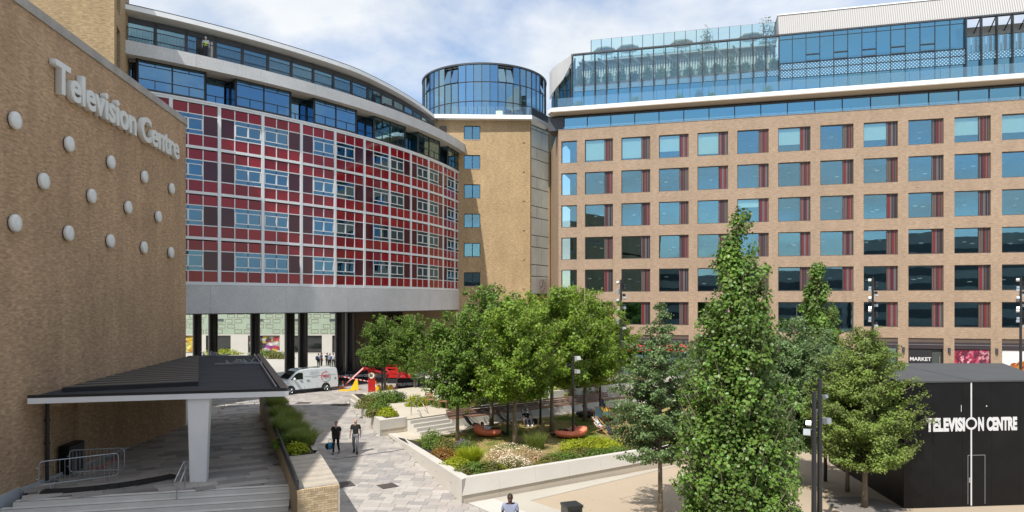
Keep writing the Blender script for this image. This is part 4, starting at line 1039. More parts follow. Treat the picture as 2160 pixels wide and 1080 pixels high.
bistro_chair('roof_chair', (.9, 84.4, 30.8), -.5, label='right black metal chair on the tower roof terrace by the drum')
mb = mbm('charcoal'); mb.tube([(.25, 84.3, 30.8), (.25, 84.3, 31.5)], .04, 6); mb.box(-.1, .6, 84.0, 84.6, 31.5, 31.54); tag(mb.build('roof_table'), 'small black table between two chairs on the tower roof', 'table')

# ------------------------------------------------------------ office building on the right
OF = Frame((5.24, 76.99), (.9666, -.2564))
off = empty('office_building', (5.24, 76.99, 0), label='long tan brick office building with rows of square windows and a glazed rooftop', cat='building')
ol = -off.location
PIT, WW, WH, S1 = 4.047, 3.12, 2.5, 3.0; SE = 57.0
holes = []; wins = []
for k in range(6):
    zt_ = 26.1 - 3.62 * k
    if k < 6: holes.append((.33, 2.1, zt_ - WH, zt_)); wins.append((.33, 2.1, zt_ - WH, zt_, k, 0))
    for c in range(1, 14):
        a = S1 + (c - 1) * PIT
        if k == 5 and c in (6, 7): continue
        holes.append((a, a + WW, zt_ - WH, zt_)); wins.append((a, a + WW, zt_ - WH, zt_, k, c))
big = (S1 + 5 * PIT, S1 + 6 * PIT + WW, 4.9, 8.0); holes.append(big)
shops = []
for c in range(1, 14):
    a = S1 + (c - 1) * PIT
    if c in (6, 7): continue
    holes.append((a, a + WW, 0.02, 4.43)); shops.append((a, a + WW, c))
w = mbm('office_brick'); facade(w, OF, 0, SE, 0, 27.4, holes, .34); w.build('wall', off)
w = mbm('office_brick'); p0, p1 = OF(0, 0, 0), Vector((4.9, 96, 0)); w.quad((p1.x, p1.y, 0), (p0.x, p0.y, 0), (p0.x, p0.y, 27.4), (p1.x, p1.y, 27.4)); w.build('side_wall', off)
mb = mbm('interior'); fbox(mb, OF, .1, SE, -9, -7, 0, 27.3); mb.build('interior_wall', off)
for k in range(8):
    z = 26.6 - 3.62 * k + .35; mb = mbm('ceiling' if k else 'interior'); fbox(mb, OF, .05, SE, -7, -.36, z - .3, z); mb.build('floor_slab', off)
LOUV = ['louvre_red', 'louvre_brown', 'louvre_grey', 'louvre_dark', 'louvre_red', 'louvre_brown', 'louvre_dark']
def louvre(seed, h):
    r = random.Random(seed); mb = MB(); x = WW - .93
    mb.mat('louvre_dark').box(x, WW - .05, .30, .33, .05, h - .05)
    while x < WW - .09:
        w_ = r.choice((.07, .09, .12)); mb.mat(r.choice(LOUV)); mb.box(x, min(x + w_ - .018, WW - .06), r.uniform(.20, .24), .30, .05, h - .05); x += w_
    return mb.data('louvre_panel')
louvs = [louvre(s, WH) for s in range(9)]
def wframe(w_, h, m=True):
    mb = mbm('brown_metal')
    for a, b, c, d_ in ((0, w_, 0, .07), (0, w_, h - .07, h), (0, .06, .07, h - .07), (w_ - .06, w_, .07, h - .07)): mb.box(a, b, .17, .33, c, d_)
    if m: mb.box(WW - .98, WW - .93, .17, .33, .07, h - .07)
    mb.box(0, w_, .0, .17, 0, .035)
    return mb.data('window')
wf_n, wf_s, wf_b = wframe(WW, WH), wframe(1.77, WH, False), wframe(big[1] - big[0], 3.1, False)
pane_n = mbm('glass_office').box(.05, WW - .97, .26, .275, .06, WH - .06).data('pane'); pane_s = mbm('glass_office').box(.05, 1.72, .26, .275, .06, WH - .06).data('pane')
blinds = {f: mbm('blind').box(.07, WW - .99, .30, .315, WH * (1 - f), WH - .08).data('blind') for f in (.35, .7, .9)}
bl = {(0, 1): .9, (0, 2): .9, (0, 3): .7, (0, 4): .9, (0, 6): .7, (0, 8): .7, (0, 10): .7, (0, 11): .7, (2, 5): .35}
lamp_d = mbm('white_paint').lathe([(.20, .0), (.22, -.05), (.12, -.10)], 10).data('ceiling_lamp')
for a, b, z0, z1, k, c in wins:
    p = OF(a, 0, z0)
    o = link('window', wf_n if c else wf_s, off, p + ol, OF.rz)
    pn_ = link('pane', pane_n if c else pane_s, o); pn_.rotation_euler = (rnd.uniform(-.01, .01), 0, rnd.uniform(-.005, .005))
    if c: link('louvre_panel', louvs[(k * 4 + c * 5) % 9], o)
    if (k, c) in bl: link('blind', blinds[bl[(k, c)]], o)
    elif c and k < 5:
        for q_ in range(rnd.choice((1, 1, 2))): link('ceiling_lamp', lamp_d, o, (rnd.uniform(.4, 1.9), rnd.uniform(.7, 1.3), rnd.uniform(.9, 1.7)))
o = link('window', wf_b, off, OF(big[0], 0, big[2]) + ol, OF.rz); g = mbm('glass_office').box(.05, big[1] - big[0] - .05, .26, .275, .05, 3.05).data('pane'); link('pane', g, o)
mb = mbm('brown_metal')
for q_ in (1.8, 3.5, 5.3): mb.box(q_, q_ + .06, .2, .3, .05, 3.05)
local(o, 'mullion', mb, kind='stuff')
for a, b, c in shops:
    mb = mbm('brown_metal').box(0, WW, .10, .32, 4.0, 4.4); mb.mat('louvre_grey').box(0, WW, .06, .10, 3.72, 3.80); mb.mat('louvre_dark').box(0, WW, .10, .32, 3.35, 4.0)
    mb.mat('black_metal').box(0, .07, .15, .3, 0, 3.35); mb.box(WW - .07, WW, .15, .3, 0, 3.35)
    if c not in (9, 10, 11): mb.box(1.5, 1.58, .15, .3, 0, 3.35)
    mb.data('x'); o = link('shop_window', mb.data('shop_window'), off, OF(a, 0, .02) + ol, OF.rz)
    if c == 9:
        q_ = mbm('banner_black').box(.08, 2.15, .19, .22, .1, 3.3); local(o, 'sign_panel', q_)
        tm_ = textmesh('MARKET', .50, .004, .01, 'CENTER'); xf(tm_, Matrix.Translation((1.12, .18, 2.15)) @ Matrix.Rotation(radians(90), 4, 'X')); tm_.name = 'sign_text'; link('sign_text', tm_, o)
        q_ = mbm('print_white'); q_.box(.45, 1.8, .175, .188, 1.42, 1.52); q_.box(.75, 1.55, .175, .188, 1.72, 1.78); q_.box(.5, 1.7, .175, .188, 1.22, 1.32); q_.box(.5, 1.7, .175, .188, 1.07, 1.12); local(o, 'small_print', q_, kind='stuff')
        q_ = mbm('interior').box(2.2, WW - .1, .33, .36, 0, 3.3); local(o, 'dark_doorway', q_)
        q_ = mbm('steel').box(2.78, 2.82, .1, .14, .6, 2.6); local(o, 'door_handle', q_)
    elif c == 10: q_ = mbm('poster_chilli').box(.08, WW - .08, .19, .21, .1, 3.3); local(o, 'poster', q_)
    elif c == 11:
        q_ = mbm('print_white').box(.08, WW - .08, .19, .21, .1, 3.3); q_.mat('steel'); q_.ellipsoid((1.5, .17, 1.35), (1.25, .02, .55)); q_.mat('poster_food')
        for e_ in ((1.1, 1.75, .38), (1.7, 1.9, .42), (1.45, 1.5, .45), (2.1, 1.6, .36), (.85, 1.45, .32)): q_.ellipsoid((e_[0], .15, e_[1]), (e_[2], .02, e_[2]))
        q_.mat('leaf_lime').ellipsoid((2.2, .16, 2.1), (.3, .02, .2)); q_.mat('parasol_red').ellipsoid((2.6, .16, 1.5), (.16, .02, .3)); local(o, 'poster', q_)
    else: q_ = mbm('glass_office').box(.05, WW - .05, .26, .28, .05, 3.35); local(o, 'pane', q_)
    if c >= 8:
        p = OF(a + WW + .46, .08, 3.3); mb = mbm('charcoal').box(p.x - .09, p.x + .09, p.y - .09, p.y + .09, 2.98, 3.5); mb.build('wall_lamp', off)
# strip of glass above the brick
sp_ = 2.62; a = .6
while a < SE - 3:
    mb = mbm('black_metal'); fbox(mb, OF, a - .04, a + .04, -.55, -.28, 27.42, 28.86); o = mb.build('mullion', off)
    g = mbm('glass_curtain'); fbox(g, OF, a + .05, a + sp_ - .05, -.40, -.37, 27.50, 28.74); g.build('strip_pane', off)
    g = mbm('glass_clear'); fbox(g, OF, a + .02, a + sp_ - .02, -.05, -.03, 27.42, 27.72); g.build('rail_pane', off); a += sp_
mb = mbm('charcoal'); fbox(mb, OF, -.4, SE, -1.2, -.30, 28.74, 28.9); mb.build('head_beam', off)
mb = mbm('steel'); fbox(mb, OF, -.05, SE, -.3, .05, 27.402, 27.43); mb.build('sill_flashing', off)
mb = mbm('charcoal'); fbox(mb, OF, -1.2, .55, -3, -.25, 27.4, 28.9); mb.build('corner_panel', off)
mb = mbm('interior'); fbox(mb, OF, .6, SE, -6, -2.5, 27.4, 28.8); mb.build('interior_wall', off)
# white slab with blunt bow
mb = mbm('white_paint'); P = [OF(-.6, 1.1, 0), OF(SE, 1.1, 0), OF(SE, -12, 0), OF(-1.0, -12, 0), OF(-1.2, .2, 0)]; mb.prism([(p.x, p.y) for p in P], 29.22, 29.62); mb.build('slab_edge', off)
mb = mbm('beige_render'); P = [OF(-.4, 1.08, 0), OF(SE, 1.08, 0), OF(SE, -11.8, 0), OF(-.9, -11.8, 0), OF(-1.0, .1, 0)]; mb.prism([(p.x, p.y) for p in P], [29.14, 29.14, 28.6, 28.6, 28.95], 29.218); mb.build('slab_soffit', off)
# balustrade
a = .1
while a < SE - 4:
    g = mbm('glass_clear'); fbox(g, OF, a + .02, a + 2.66, .95, .965, 29.62, 30.65); g.build('balustrade_pane', off); a += 2.7
# glazed upper storeys
D0 = -2.2; sL, sM, sR = 1.2, 23.55, 41.1; Z0, Z1, Z2 = 29.36, 32.3, 36.45
fin = mbm('black_metal').box(-.045, .045, -.42, .10, 0, Z2 - Z0).data('fin'); fin2 = mbm('black_metal').box(-.03, .03, -.09, .08, 0, Z2 - Z0).data('mullion')
n = int(round((sM - sL) / 1.33)); stp = (sM - sL) / n
for k in range(n + 1):
    link('fin', fin, off, OF(sL + k * stp, D0, Z0) + ol, OF.rz)
def cpane(matn, a, b, z0, z1, d=D0, nm='curtain_pane'):
    key = (matn, round(b - a, 2), round(z1 - z0, 2), nm)
    if key not in cpane.c: cpane.c[key] = mbm(matn).box(.03, b - a - .03, -.012, .012, .02, z1 - z0 - .02).data(nm)
    link(nm, cpane.c[key], off, OF(a, d, z0) + ol, OF.rz)
cpane.c = {}
for k in range(n):
    a = sL + k * stp; b = a + stp
    cpane('glass_curtain' if k != 2 else 'glass_loft', a, b, Z0, 32.2); cpane('frit', a, b, 32.2, 32.85, nm='spandrel_pane'); cpane('glass_screen', a, b, 32.85, Z2, nm='screen_pane')
mb = mbm('timber_dark'); fbox(mb, OF, sL + .2, sM, D0 - .9, D0 - .3, 32.5, 33.2); mb.build('planter_trough', off)
mb = mbm('ceiling'); fbox(mb, OF, sL, sM, D0 - 9, D0 - .2, 32.3, 32.45); mb.build('terrace_floor', off)
mb = mbm('light_conc'); fbox(mb, OF, sL, sM, D0 - 9, D0 - 4.6, 36.0, 36.4); mb.build('terrace_ceiling', off)
for k in range(12):   # slanting pergola rafters
    a = sL + 1 + k * 1.85; mb = mbm('roof_grey'); mb.extrude([OF(a, D0 - .5, 36.1), OF(a + .9, D0 - 3.5, 36.1), OF(a + 1.05, D0 - 3.5, 36.1), OF(a + .15, D0 - .5, 36.1)], (0, 0, -.22)); mb.build('rafter', off)
mb = mbm('roof_grey')
for k in range(int((sM - sL) / .30)):
    a = sL + k * .30; fbox(mb, OF, a, a + .13, D0 - 3.1, D0 - 3.0, 34.7, 36.0)
mb.build('slatted_screen', off, kind='stuff')
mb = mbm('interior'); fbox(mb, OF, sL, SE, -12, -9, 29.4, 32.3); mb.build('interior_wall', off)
mb = mbm('terrace_grey'); fbox(mb, OF, sL, sM, -5.6, -5.35, 32.5, 36.3); fbox(mb, OF, sM, SE, -12, -9, 32.5, 36); mb.build('terrace_back_wall', off)
mb = mbm('charcoal'); fbox(mb, OF, sL - .1, SE, D0 - .3, D0 + .12, Z2, Z2 + .16); mb.build('head_rail', off)
n2 = 13; stp = (sR - sM) / n2
for k in range(1, n2 + 13):
    a = sM + k * 1.349
    link('mullion', fin2 if k < n2 else fin, off, OF(a, D0, Z0) + ol, OF.rz)
for k in range(n2):
    a = sM + k * stp; b = a + stp
    cpane('glass_curtain', a, b, Z0, 31.9); cpane('frit', a, b, 31.9, 32.75, nm='spandrel_pane'); cpane('frit', a, b, 32.77, 33.45, nm='spandrel_pane')
    if k % 2 == 0 and 1 < k < 12:
        cpane('glass_curtain', a, b, 33.5, 34.2); cpane('glass_curtain', a, b, 34.25, 36.0)
        p = OF(a, D0 + .03, 33.5) + ol
        if 'tr' not in cpane.c: cpane.c['tr'] = mbm('black_metal').box(0, 1.349, -.08, .02, .66, .76).box(0, 1.349, -.08, .02, -.04, .06).data('transom')
        link('transom', cpane.c['tr'], off, p, OF.rz)
    else: cpane('glass_curtain', a, b, 33.5, 36.0)
    cpane('glass_curtain', a, b, 36.02, 36.45)
mb = mbm('black_metal')
for z in (31.88, 32.75, 33.45, 36.0): fbox(mb, OF, sM, sR, D0 + .0, D0 + .06, z - .025, z + .025)
mb.build('transom_line', off)
k = 0
while sR + (k + 1) * 1.349 < SE - 2:
    a = sR + k * 1.349; b = a + 1.349; k += 1
    cpane('glass_curtain', a, b, Z0, 32.2); cpane('frit', a, b, 32.2, 33.0, nm='spandrel_pane'); cpane('glass_clear', a, b, 33.0, 34.6, nm='screen_pane')
    cpane('glass_curtain', a, b, 32.6, 35.4, D0 - 2.4)
    mb = mbm('black_metal'); mb.tube([OF(a, D0, Z2), OF(a + .2, D0 - 2.4, 35.6)], .06, 5); mb.build('strut', off)
mb = mbm('roof_grey'); fbox(mb, OF, sR, SE, D0 - 2.6, D0 - 2.2, 35.4, 36.3); mb.build('terrace_fascia', off)
mb = mbm('ceiling'); fbox(mb, OF, sR, SE, D0 - 2.4, D0 - .05, 32.4, 32.55); mb.build('terrace_floor', off)
# ribbed roof upstand
mb = mbm('ribbed'); mb.add([OF(sM, D0 - .1, Z2 + .16), OF(SE, D0 - .1, Z2 + .16), OF(SE, D0 - .9, 39.0), OF(sM, D0 - .9, 39.0), OF(sM, D0 - 6, Z2 + .16), OF(SE, D0 - 6, Z2 + .16), OF(SE, D0 - 6, 39.0), OF(sM, D0 - 6, 39.0)], [(0, 1, 2, 3), (3, 2, 6, 7), (0, 3, 7, 4), (1, 5, 6, 2)]); mb.build('roof_upstand', off)
mb = mbm('white_paint'); fbox(mb, OF, sM - .05, SE, D0 - 6, D0 - .8, 39.002, 39.12); mb.build('roof_capping', off)
# curved corner fascia on the left
cpts = [(1.3, D0 + .25), (.5, D0 - 1.1), (-.3, D0 - 2.3), (-1.3, D0 - 3.7), (-2.2, D0 - 5.2), (-2.9, D0 - 6.8)]
for k in range(5):
    (a0, e0), (a1, e1) = cpts[k], cpts[k + 1]
    zb0 = (35.9, 35.2, 34.6, 34.2, 33.9, 33.7)[k]; zb1 = (35.9, 35.2, 34.6, 34.2, 33.9, 33.7)[k + 1]; zt0_ = (36.6, 36.7, 36.8, 36.9, 37.0, 37.0)[k]; zt1_ = (36.6, 36.7, 36.8, 36.9, 37.0, 37.0)[k + 1]
    mb = mbm('roof_grey'); q0, q1 = OF(a0, e0, 0), OF(a1, e1, 0)
    mb.extrude([(q1.x, q1.y, zb1), (q0.x, q0.y, zb0), (q0.x, q0.y, zt0_), (q1.x, q1.y, zt1_)], (.1, .3, 0)); mb.build('curved_fascia', off)
    g = mbm('glass_curtain'); q0, q1 = OF(a0 + .15, e0 - .5, 0), OF(a1 + .15, e1 - .5, 0); g.quad((q1.x, q1.y, 27.4), (q0.x, q0.y, 27.4), (q0.x, q0.y, zb0 + .3), (q1.x, q1.y, zb1 + .3)); g.build('curtain_pane', off)
    mb = mbm('black_metal').box(q0.x - .08, q0.x + .08, q0.y - .1, q0.y + .1, 27.4, zb0 + .3); mb.build('fin', off)
    g = mbm('interior'); q0, q1 = OF(a0 + .8, e0 - 1.8, 0), OF(a1 + .8, e1 - 1.8, 0); g.quad((q1.x, q1.y, 27.4), (q0.x, q0.y, 27.4), (q0.x, q0.y, 36), (q1.x, q1.y, 36)); g.build('interior_wall', off)
# upper glass screen on the roof
DS = D0 - 2.6; zs0, zs1 = 36.6, 39.0; n = 17; s0_ = 3.0; stp = (sM - .1 - s0_) / n
mb = mbm('ceiling'); fbox(mb, OF, 1.5, sM, D0 - 9, D0 - 2.4, 36.42, 36.56); mb.build('roof_deck', off)
pm = mbm('charcoal').box(-.035, .035, -.05, .05, 0, zs1 - zs0).data('screen_post')
for k in range(n + 1): link('screen_post', pm, off, OF(s0_ + k * stp, DS, zs0) + ol, OF.rz)
for k in range(n): cpane('glass_screen', s0_ + k * stp, s0_ + (k + 1) * stp, zs0, zs1, DS, nm='screen_pane')
mb = mbm('steel'); fbox(mb, OF, s0_, sM, DS - .03, DS + .03, zs1, zs1 + .05); fbox(mb, OF, s0_, sM, DS + .3, DS + .36, zs0 + .3, zs0 + .36); mb.build('screen_rail', off)
mb = mbm('louvre_grey'); fbox(mb, OF, 4, 15.5, -12.5, -12.2, 36.6, 39.4); mb.build('plant_screen', off)

# ------------------------------------------------------------ street behind the camera, seen only in the glass
def slabblock(name, x0, x1, y0, y1, h, lab):
    t = empty(name, ((x0 + x1) / 2, y1, 0), label=lab, cat='building')
    mb = mbm('outside_wall').box(x0, x1, y0, y1, 0, h); mb.build('wall', t)
    for k in range(int(h // 3.6)):
        mb = mbm('outside_dark').box(x0 + 1, x1 - 1, y1 + .02, y1 + .08, 1.2 + 3.6 * k, 3.0 + 3.6 * k); mb.build('window_band', t)
    return t
slabblock('opposite_building', -70, 28, -46, -28, 16.5, 'dark low building across the road, reflected in the lower windows')
slabblock('opposite_tower', 30, 95, -60, -30, 23.5, 'dark taller building across the road, reflected in the right hand windows')
# ------------------------------------------------------------ foliage
def leaf_arrays(C, Nn, size, rng, asp=.62, fold=.25):
    """C: (n,3) leaf bases, Nn: (n,3) leaf normals; every leaf is two bent quads"""
    n = len(C); Nn = Nn / np.linalg.norm(Nn, axis=1, keepdims=True)
    a = rng.normal(size=(n, 3)); a[:, 2] -= .5; T = a - (a * Nn).sum(1, keepdims=True) * Nn; T /= np.linalg.norm(T, axis=1, keepdims=True) + 1e-9
    B = np.cross(Nn, T); s = (size * rng.uniform(.6, 1.25, n))[:, None]
    w = s * asp * .5; up = Nn * s * fold * .35
    P = np.stack([C, C + T * s * .33 + B * w + up, C + T * s * .75 + B * w * .75 + up, C + T * s, C + T * s * .75 - B * w * .75 + up, C + T * s * .33 - B * w + up], 1)
    base = (np.arange(n) * 6)[:, None]
    F = np.concatenate([base + np.array([0, 1, 2, 3]), base + np.array([0, 3, 4, 5])], 1).reshape(-1, 4)
    return P.reshape(-1, 3), F
def npmesh(name, parts):
    """parts: list of (verts, quads, material)"""
    me = bpy.data.meshes.new(name); V = np.concatenate([p[0] for p in parts]); off = 0; Fs = []; mi = []
    for k, (v, f, m_) in enumerate(parts): Fs.append(f + off); off += len(v); mi.append(np.full(len(f), k)); me.materials.append(M[m_])
    Fq = np.concatenate(Fs); mi = np.concatenate(mi)
    me.vertices.add(len(V)); me.vertices.foreach_set('co', V.astype(np.float32).ravel())
    me.loops.add(Fq.size); me.loops.foreach_set('vertex_index', Fq.ravel().astype(np.int32))
    me.polygons.add(len(Fq)); me.polygons.foreach_set('loop_start', (np.arange(len(Fq)) * 4).astype(np.int32))
    me.polygons.foreach_set('material_index', mi.astype(np.int32)); me.update(calc_edges=True); return me
def crown_arrays(rng, zlo, zhi, prof, nc, nl, cr, size, flat=.75, inner=.35, wob=.18):
    ts = rng.random(nc * 6); R_ = np.array([prof(t) for t in ts]); keep = rng.random(nc * 6) < (R_ / R_.max()) ** 1.3 + .05
    ts = ts[keep][:nc]; R_ = R_[keep][:nc]; nc = len(ts); an = rng.random(nc) * 2 * pi
    q = rng.random(nc); rr = R_ * np.where(q < inner, rng.random(nc) * .6, .70 + .33 * rng.random(nc)) * (1 + rng.normal(size=nc) * wob * .6)
    wobble = 1 + wob * np.sin(an * 3 + ts * 9)
    cx = rr * np.cos(an) * wobble; cy = rr * np.sin(an) * wobble; cz_ = zlo + ts * (zhi - zlo)
    CC = np.stack([cx, cy, cz_], 1)
    cs = cr * rng.uniform(.55, 1.35, nc)
    out = []; nor = []
    for k in range(nc):
        m_ = int(nl * rng.uniform(.6, 1.4)); d = rng.normal(size=(m_, 3)); d /= np.linalg.norm(d, axis=1, keepdims=True)
        r = rng.random(m_) ** .45; p = CC[k] + d * r[:, None] * np.array([cs[k], cs[k], cs[k] * flat])
        o = CC[k] * np.array([1, 1, 0]); o = o / (np.linalg.norm(o) + .1)
        out.append(p); nor.append(d * .55 + o * .45 + np.array([0, 0, .55]) + rng.normal(size=(m_, 3)) * .45)
    C = np.concatenate(out); N_ = np.concatenate(nor); return C, N_, CC
def branch_arrays(rng, zlo, zhi, prof, nb, per, nl, cr, rise, flat, droop=0.0, over=.16):
    ts = rng.random(nb * 8); R_ = np.array([prof(t) for t in ts]); keep = rng.random(nb * 8) < (R_ / R_.max()) + .06; ts, R_ = ts[keep][:nb], R_[keep][:nb]
    out, nor, br = [], [], []; th = 0.0
    for t, R in zip(ts, R_):
        th += 2.399 + rng.normal() * .4; j = 1 - abs(rng.normal()) * .16 + (over * rng.random() if rng.random() < .35 else 0); rr = R * j * (1 + .10 * sin(th * 2 + t * 5))
        tip = np.array([rr * cos(th), rr * sin(th), zlo + t * (zhi - zlo)]); z0 = max(zlo * .9, tip[2] - rise * (rr + .25)); org = np.array([0, 0, min(z0, tip[2] + .1)])
        mid = (org + tip) / 2 + np.array([0, 0, -.10 * rise * rr + droop * rr]); pts_ = [org, mid, tip]; br.append(pts_)
        n = max(2, int(per * (.35 + .65 * rr / 1.6)))
        for q in range(n):
            f = .30 + .70 * (q + rng.random() * .7) / n; f = min(f, 1.0)
            p = (1 - f) ** 2 * org + 2 * f * (1 - f) * mid + f * f * tip + rng.normal(size=3) * np.array([.10, .10, .07]) * cr * 3
            c = cr * (1.25 - .6 * f) * rng.uniform(.7, 1.25); m_ = max(8, int(nl * (c / cr) ** 2 * rng.uniform(.7, 1.3)))
            d = rng.normal(size=(m_, 3)); d /= np.linalg.norm(d, axis=1, keepdims=True); P = p + d * (rng.random(m_) ** .42)[:, None] * np.array([c, c, c * flat])
            o = np.array([cos(th), sin(th), 0]); out.append(P); nor.append(d * .6 + o * .45 + np.array([0, 0, .55]) + rng.normal(size=(m_, 3)) * .45)
    return np.concatenate(out), np.concatenate(nor), br
def branched_tree(seed, zlo, zhi, prof, nb, per, nl, cr, size, leaf, trunk_r, rise=.7, flat=.8, droop=0.0, asp=.7, bark='bark', over=.16):
    rng = np.random.default_rng(seed); C, N_, br = branch_arrays(rng, zlo, zhi, prof, nb, per, nl, cr, rise, flat, droop, over)
    V, F = leaf_arrays(C, N_, size, rng, asp); crown = npmesh('crown', [(V, F, leaf)])
    mb = mbm(bark); mb.smooth = True; pts = []; r_ = []
    for k in range(9):
        t = k / 8; z = t * (zlo + (zhi - zlo) * .95); pts.append((trunk_r * .4 * sin(t * 5 + seed) * t, trunk_r * .4 * cos(t * 4 + seed) * t, z)); r_.append(trunk_r * (1.28 if k == 0 else 1) * (1 - .85 * t) + .012)
    mb.tube(pts, r_, 9); lb = mbm(bark)
    for a, b, c in br:
        r0 = trunk_r * .32 * (1 - .6 * a[2] / zhi) + .008; lb.tube([a, b, c], [r0, r0 * .6, .006], 5, False)
    return crown, mb.data('trunk'), lb.data('limb')
def tree_meshes(seed, H, zlo, zhi, prof, nc, nl, cr, size, leaf, trunk_r, bark='bark', flat=.75, inner=.35, asp=.62, wob=.18, limb_up=.35, nlimb=40, flip=False):
    rng = np.random.default_rng(seed); C, N_, CC = crown_arrays(rng, zlo, zhi, prof, nc, nl, cr, size, flat, inner, wob)
    V, F = leaf_arrays(C, N_, size, rng, asp); crown = npmesh('crown', [(V, F, leaf)])
    mb = mbm(bark); mb.smooth = True; npt = 9; pts = []; r_ = []
    for k in range(npt):
        t = k / (npt - 1); z = t * (zlo + (zhi - zlo) * .93); b = .10 * trunk_r / .1
        pts.append((b * .4 * sin(t * 5 + seed) * t, b * .4 * cos(t * 4 + seed) * t, z)); r_.append(trunk_r * (1.28 if k == 0 else 1) * (1 - .85 * t) + .012)
    mb.tube(pts, r_, 9)
    idx = np.argsort(rng.random(len(CC)))[:nlimb]
    lb = mbm(bark)
    for j in idx:
        c = CC[j]; z0 = max(zlo * .85, c[2] - limb_up * math.hypot(c[0], c[1]) * 2.2 - .2); t = min(1, z0 / (zlo + (zhi - zlo) * .93)); r0 = trunk_r * (1 - .85 * t) * .45 + .008
        p0 = Vector((0, 0, z0)); p2 = Vector(c); p1 = p0.lerp(p2, .5) + Vector((0, 0, -.08 * (p2 - p0).length + rng.uniform(-.1, .15)))
        lb.tube([p0, p1, p2], [r0, r0 * .6, .006], 5, False)
    return crown, mb.data('trunk'), lb.data('limb')
def plant_tree(name, meshes, loc, lab, group=None, rz=0, sc=1.0):
    t = empty(name, loc, rz, lab, 'tree', group); t.scale = (sc, sc, sc)
    link('crown', meshes[0], t); link('trunk', meshes[1], t); tag(link('limbs', meshes[2], t), kind='stuff'); return t
def egg(R, p=.42): return lambda t: R * max(.04, sin(pi * min(1, max(0, t)) ** p if t > 0 else 0.0)) ** .75
def prof_maple(t): return 2.75 * (max(0, 1 - ((t - .42) / .60) ** 2)) ** .5 if t < 1 else .1
def prof_col(t):
    pts_ = [(0, 1.65), (.08, 1.95), (.21, 2.0), (.49, 1.72), (.7, 1.22), (.84, .76), (.94, .36), (1, .08)]
    for (a, ra_), (b, rb) in zip(pts_, pts_[1:]):
        if t <= b: return ra_ + (rb - ra_) * (t - a) / (b - a)
    return .05
def prof_loose(t):
    pts_ = [(0, 1.35), (.12, 1.62), (.3, 1.55), (.55, 1.3), (.72, 1.05), (.85, .42), (1, .10)]
    for (a, ra_), (b, rb) in zip(pts_, pts_[1:]):
        if t <= b: return ra_ + (rb - ra_) * (t - a) / (b - a)
    return .05
def prof_dense(t):
    pts_ = [(0, 1.5), (.12, 2.05), (.35, 2.15), (.55, 1.85), (.75, 1.35), (.9, .8), (1, .3)]
    for (a, ra_), (b, rb) in zip(pts_, pts_[1:]):
        if t <= b: return ra_ + (rb - ra_) * (t - a) / (b - a)
    return .05
g1 = 'maple trees standing on the lawn'
ma = branched_tree(11, 2.9, 8.7, prof_maple, 105, 5, 62, .42, .15, 'leaf_maple', .12, .75, .75)
mb_ = branched_tree(12, 3.0, 8.4, prof_maple, 100, 5, 62, .42, .15, 'leaf_maple', .11, .75, .75)
mc = branched_tree(13, 2.9, 8.5, prof_maple, 100, 5, 60, .42, .15, 'leaf_maple_deep', .11, .8, .75)
L0 = .04
def ltree(m_, px, py, lab, sc=1.0, rz=0.0, g=g1): p = G(px, py, L0); return plant_tree('maple_tree', m_, p, lab, g, rz, sc)
ltree(mc, 965, 930, 'maple with bare straight trunk left of the first orange beanbag', .90, .4)
ltree(ma, 1086, 940, 'maple in the middle foreground of the lawn with a pale sunlit trunk', 1.0, 0)
ltree(mc, 1037, 897, 'maple behind the first orange beanbag, near the bench', 1.09, 2.1)
ltree(mb_, 1164, 911, 'maple left of the second orange beanbag', 1.09, 1.1)
ltree(ma, 1234, 888, 'maple standing by the dark beanbag', 1.07, 3.7)
ltree(mb_, 1205, 862, 'maple at the far edge of the lawn behind the dark beanbag', 1.12, 5.0)
mr = branched_tree(21, 2.85, 7.0, lambda t: 2.5 * (max(0, 1 - ((t - .40) / .62) ** 2)) ** .5, 110, 5, 62, .38, .13, 'leaf_maple_deep', .12, .8, .8, over=.05)
plant_tree('round_tree', mr, G(802, 830, .0) + Vector((.4, 0, 0)), 'round clipped tree in front of the black columns, right of the red totem')
plant_tree('round_tree', mc, Vector((-8.2, 57.5, 0)), 'second green tree partly hidden between the round tree and the lawn maples', None, 2, .84)
# big columnar tulip tree and its fellow
mt = branched_tree(31, .9, 10.75, lambda t: prof_col(t) * .84, 380, 6, 74, .28, .105, 'leaf_tulip', .13, 1.45, 1.2, asp=.85, over=.26)
plant_tree('columnar_tree', mt, (6.55, 19.8, 0), 'tall columnar tree with large glossy leaves in the right foreground')
mt2 = branched_tree(32, 1.3, 10.9, lambda t: prof_col(t) * .80 + .08, 240, 5, 60, .31, .16, 'leaf_tulip', .12, 1.5, 1.2, asp=.85, over=.26)
plant_tree('columnar_tree', mt2, (19.9, 44.5, 0), 'second columnar tree, slimmer and farther away, rising before the office windows')
# loose small-leaved trees
ml = branched_tree(41, 2.35, 7.95, lambda t: prof_loose(t) * 1.2, 150, 8, 36, .24, .09, 'leaf_loose', .085, .25, .42, .05, asp=.75, over=.32)
p = G(1393, 1092); plant_tree('feathery_tree', ml, (p.x, p.y, 0), 'feathery dark green tree with layered branches left of the big columnar tree')
ml2 = branched_tree(42, 1.9, 7.3, prof_dense, 150, 7, 52, .32, .105, 'leaf_loose', .10, .5, .6, asp=.75, over=.2)
plant_tree('feathery_tree', ml2, (12.2, 29.6, 0), 'dull green bushy tree partly hidden right behind the big columnar tree', None, 0, 1.02)
md = branched_tree(51, 2.0, 7.7, lambda t: prof_dense(t) * 1.12, 250, 8, 50, .28, .082, 'leaf_dense', .10, .5, .6, asp=.8, over=.22)
plant_tree('bushy_tree', md, (13.75, 26.6, 0), 'bushy yellow-green tree in front of the black hoarding, thicker pale trunk', None, .3, .93)
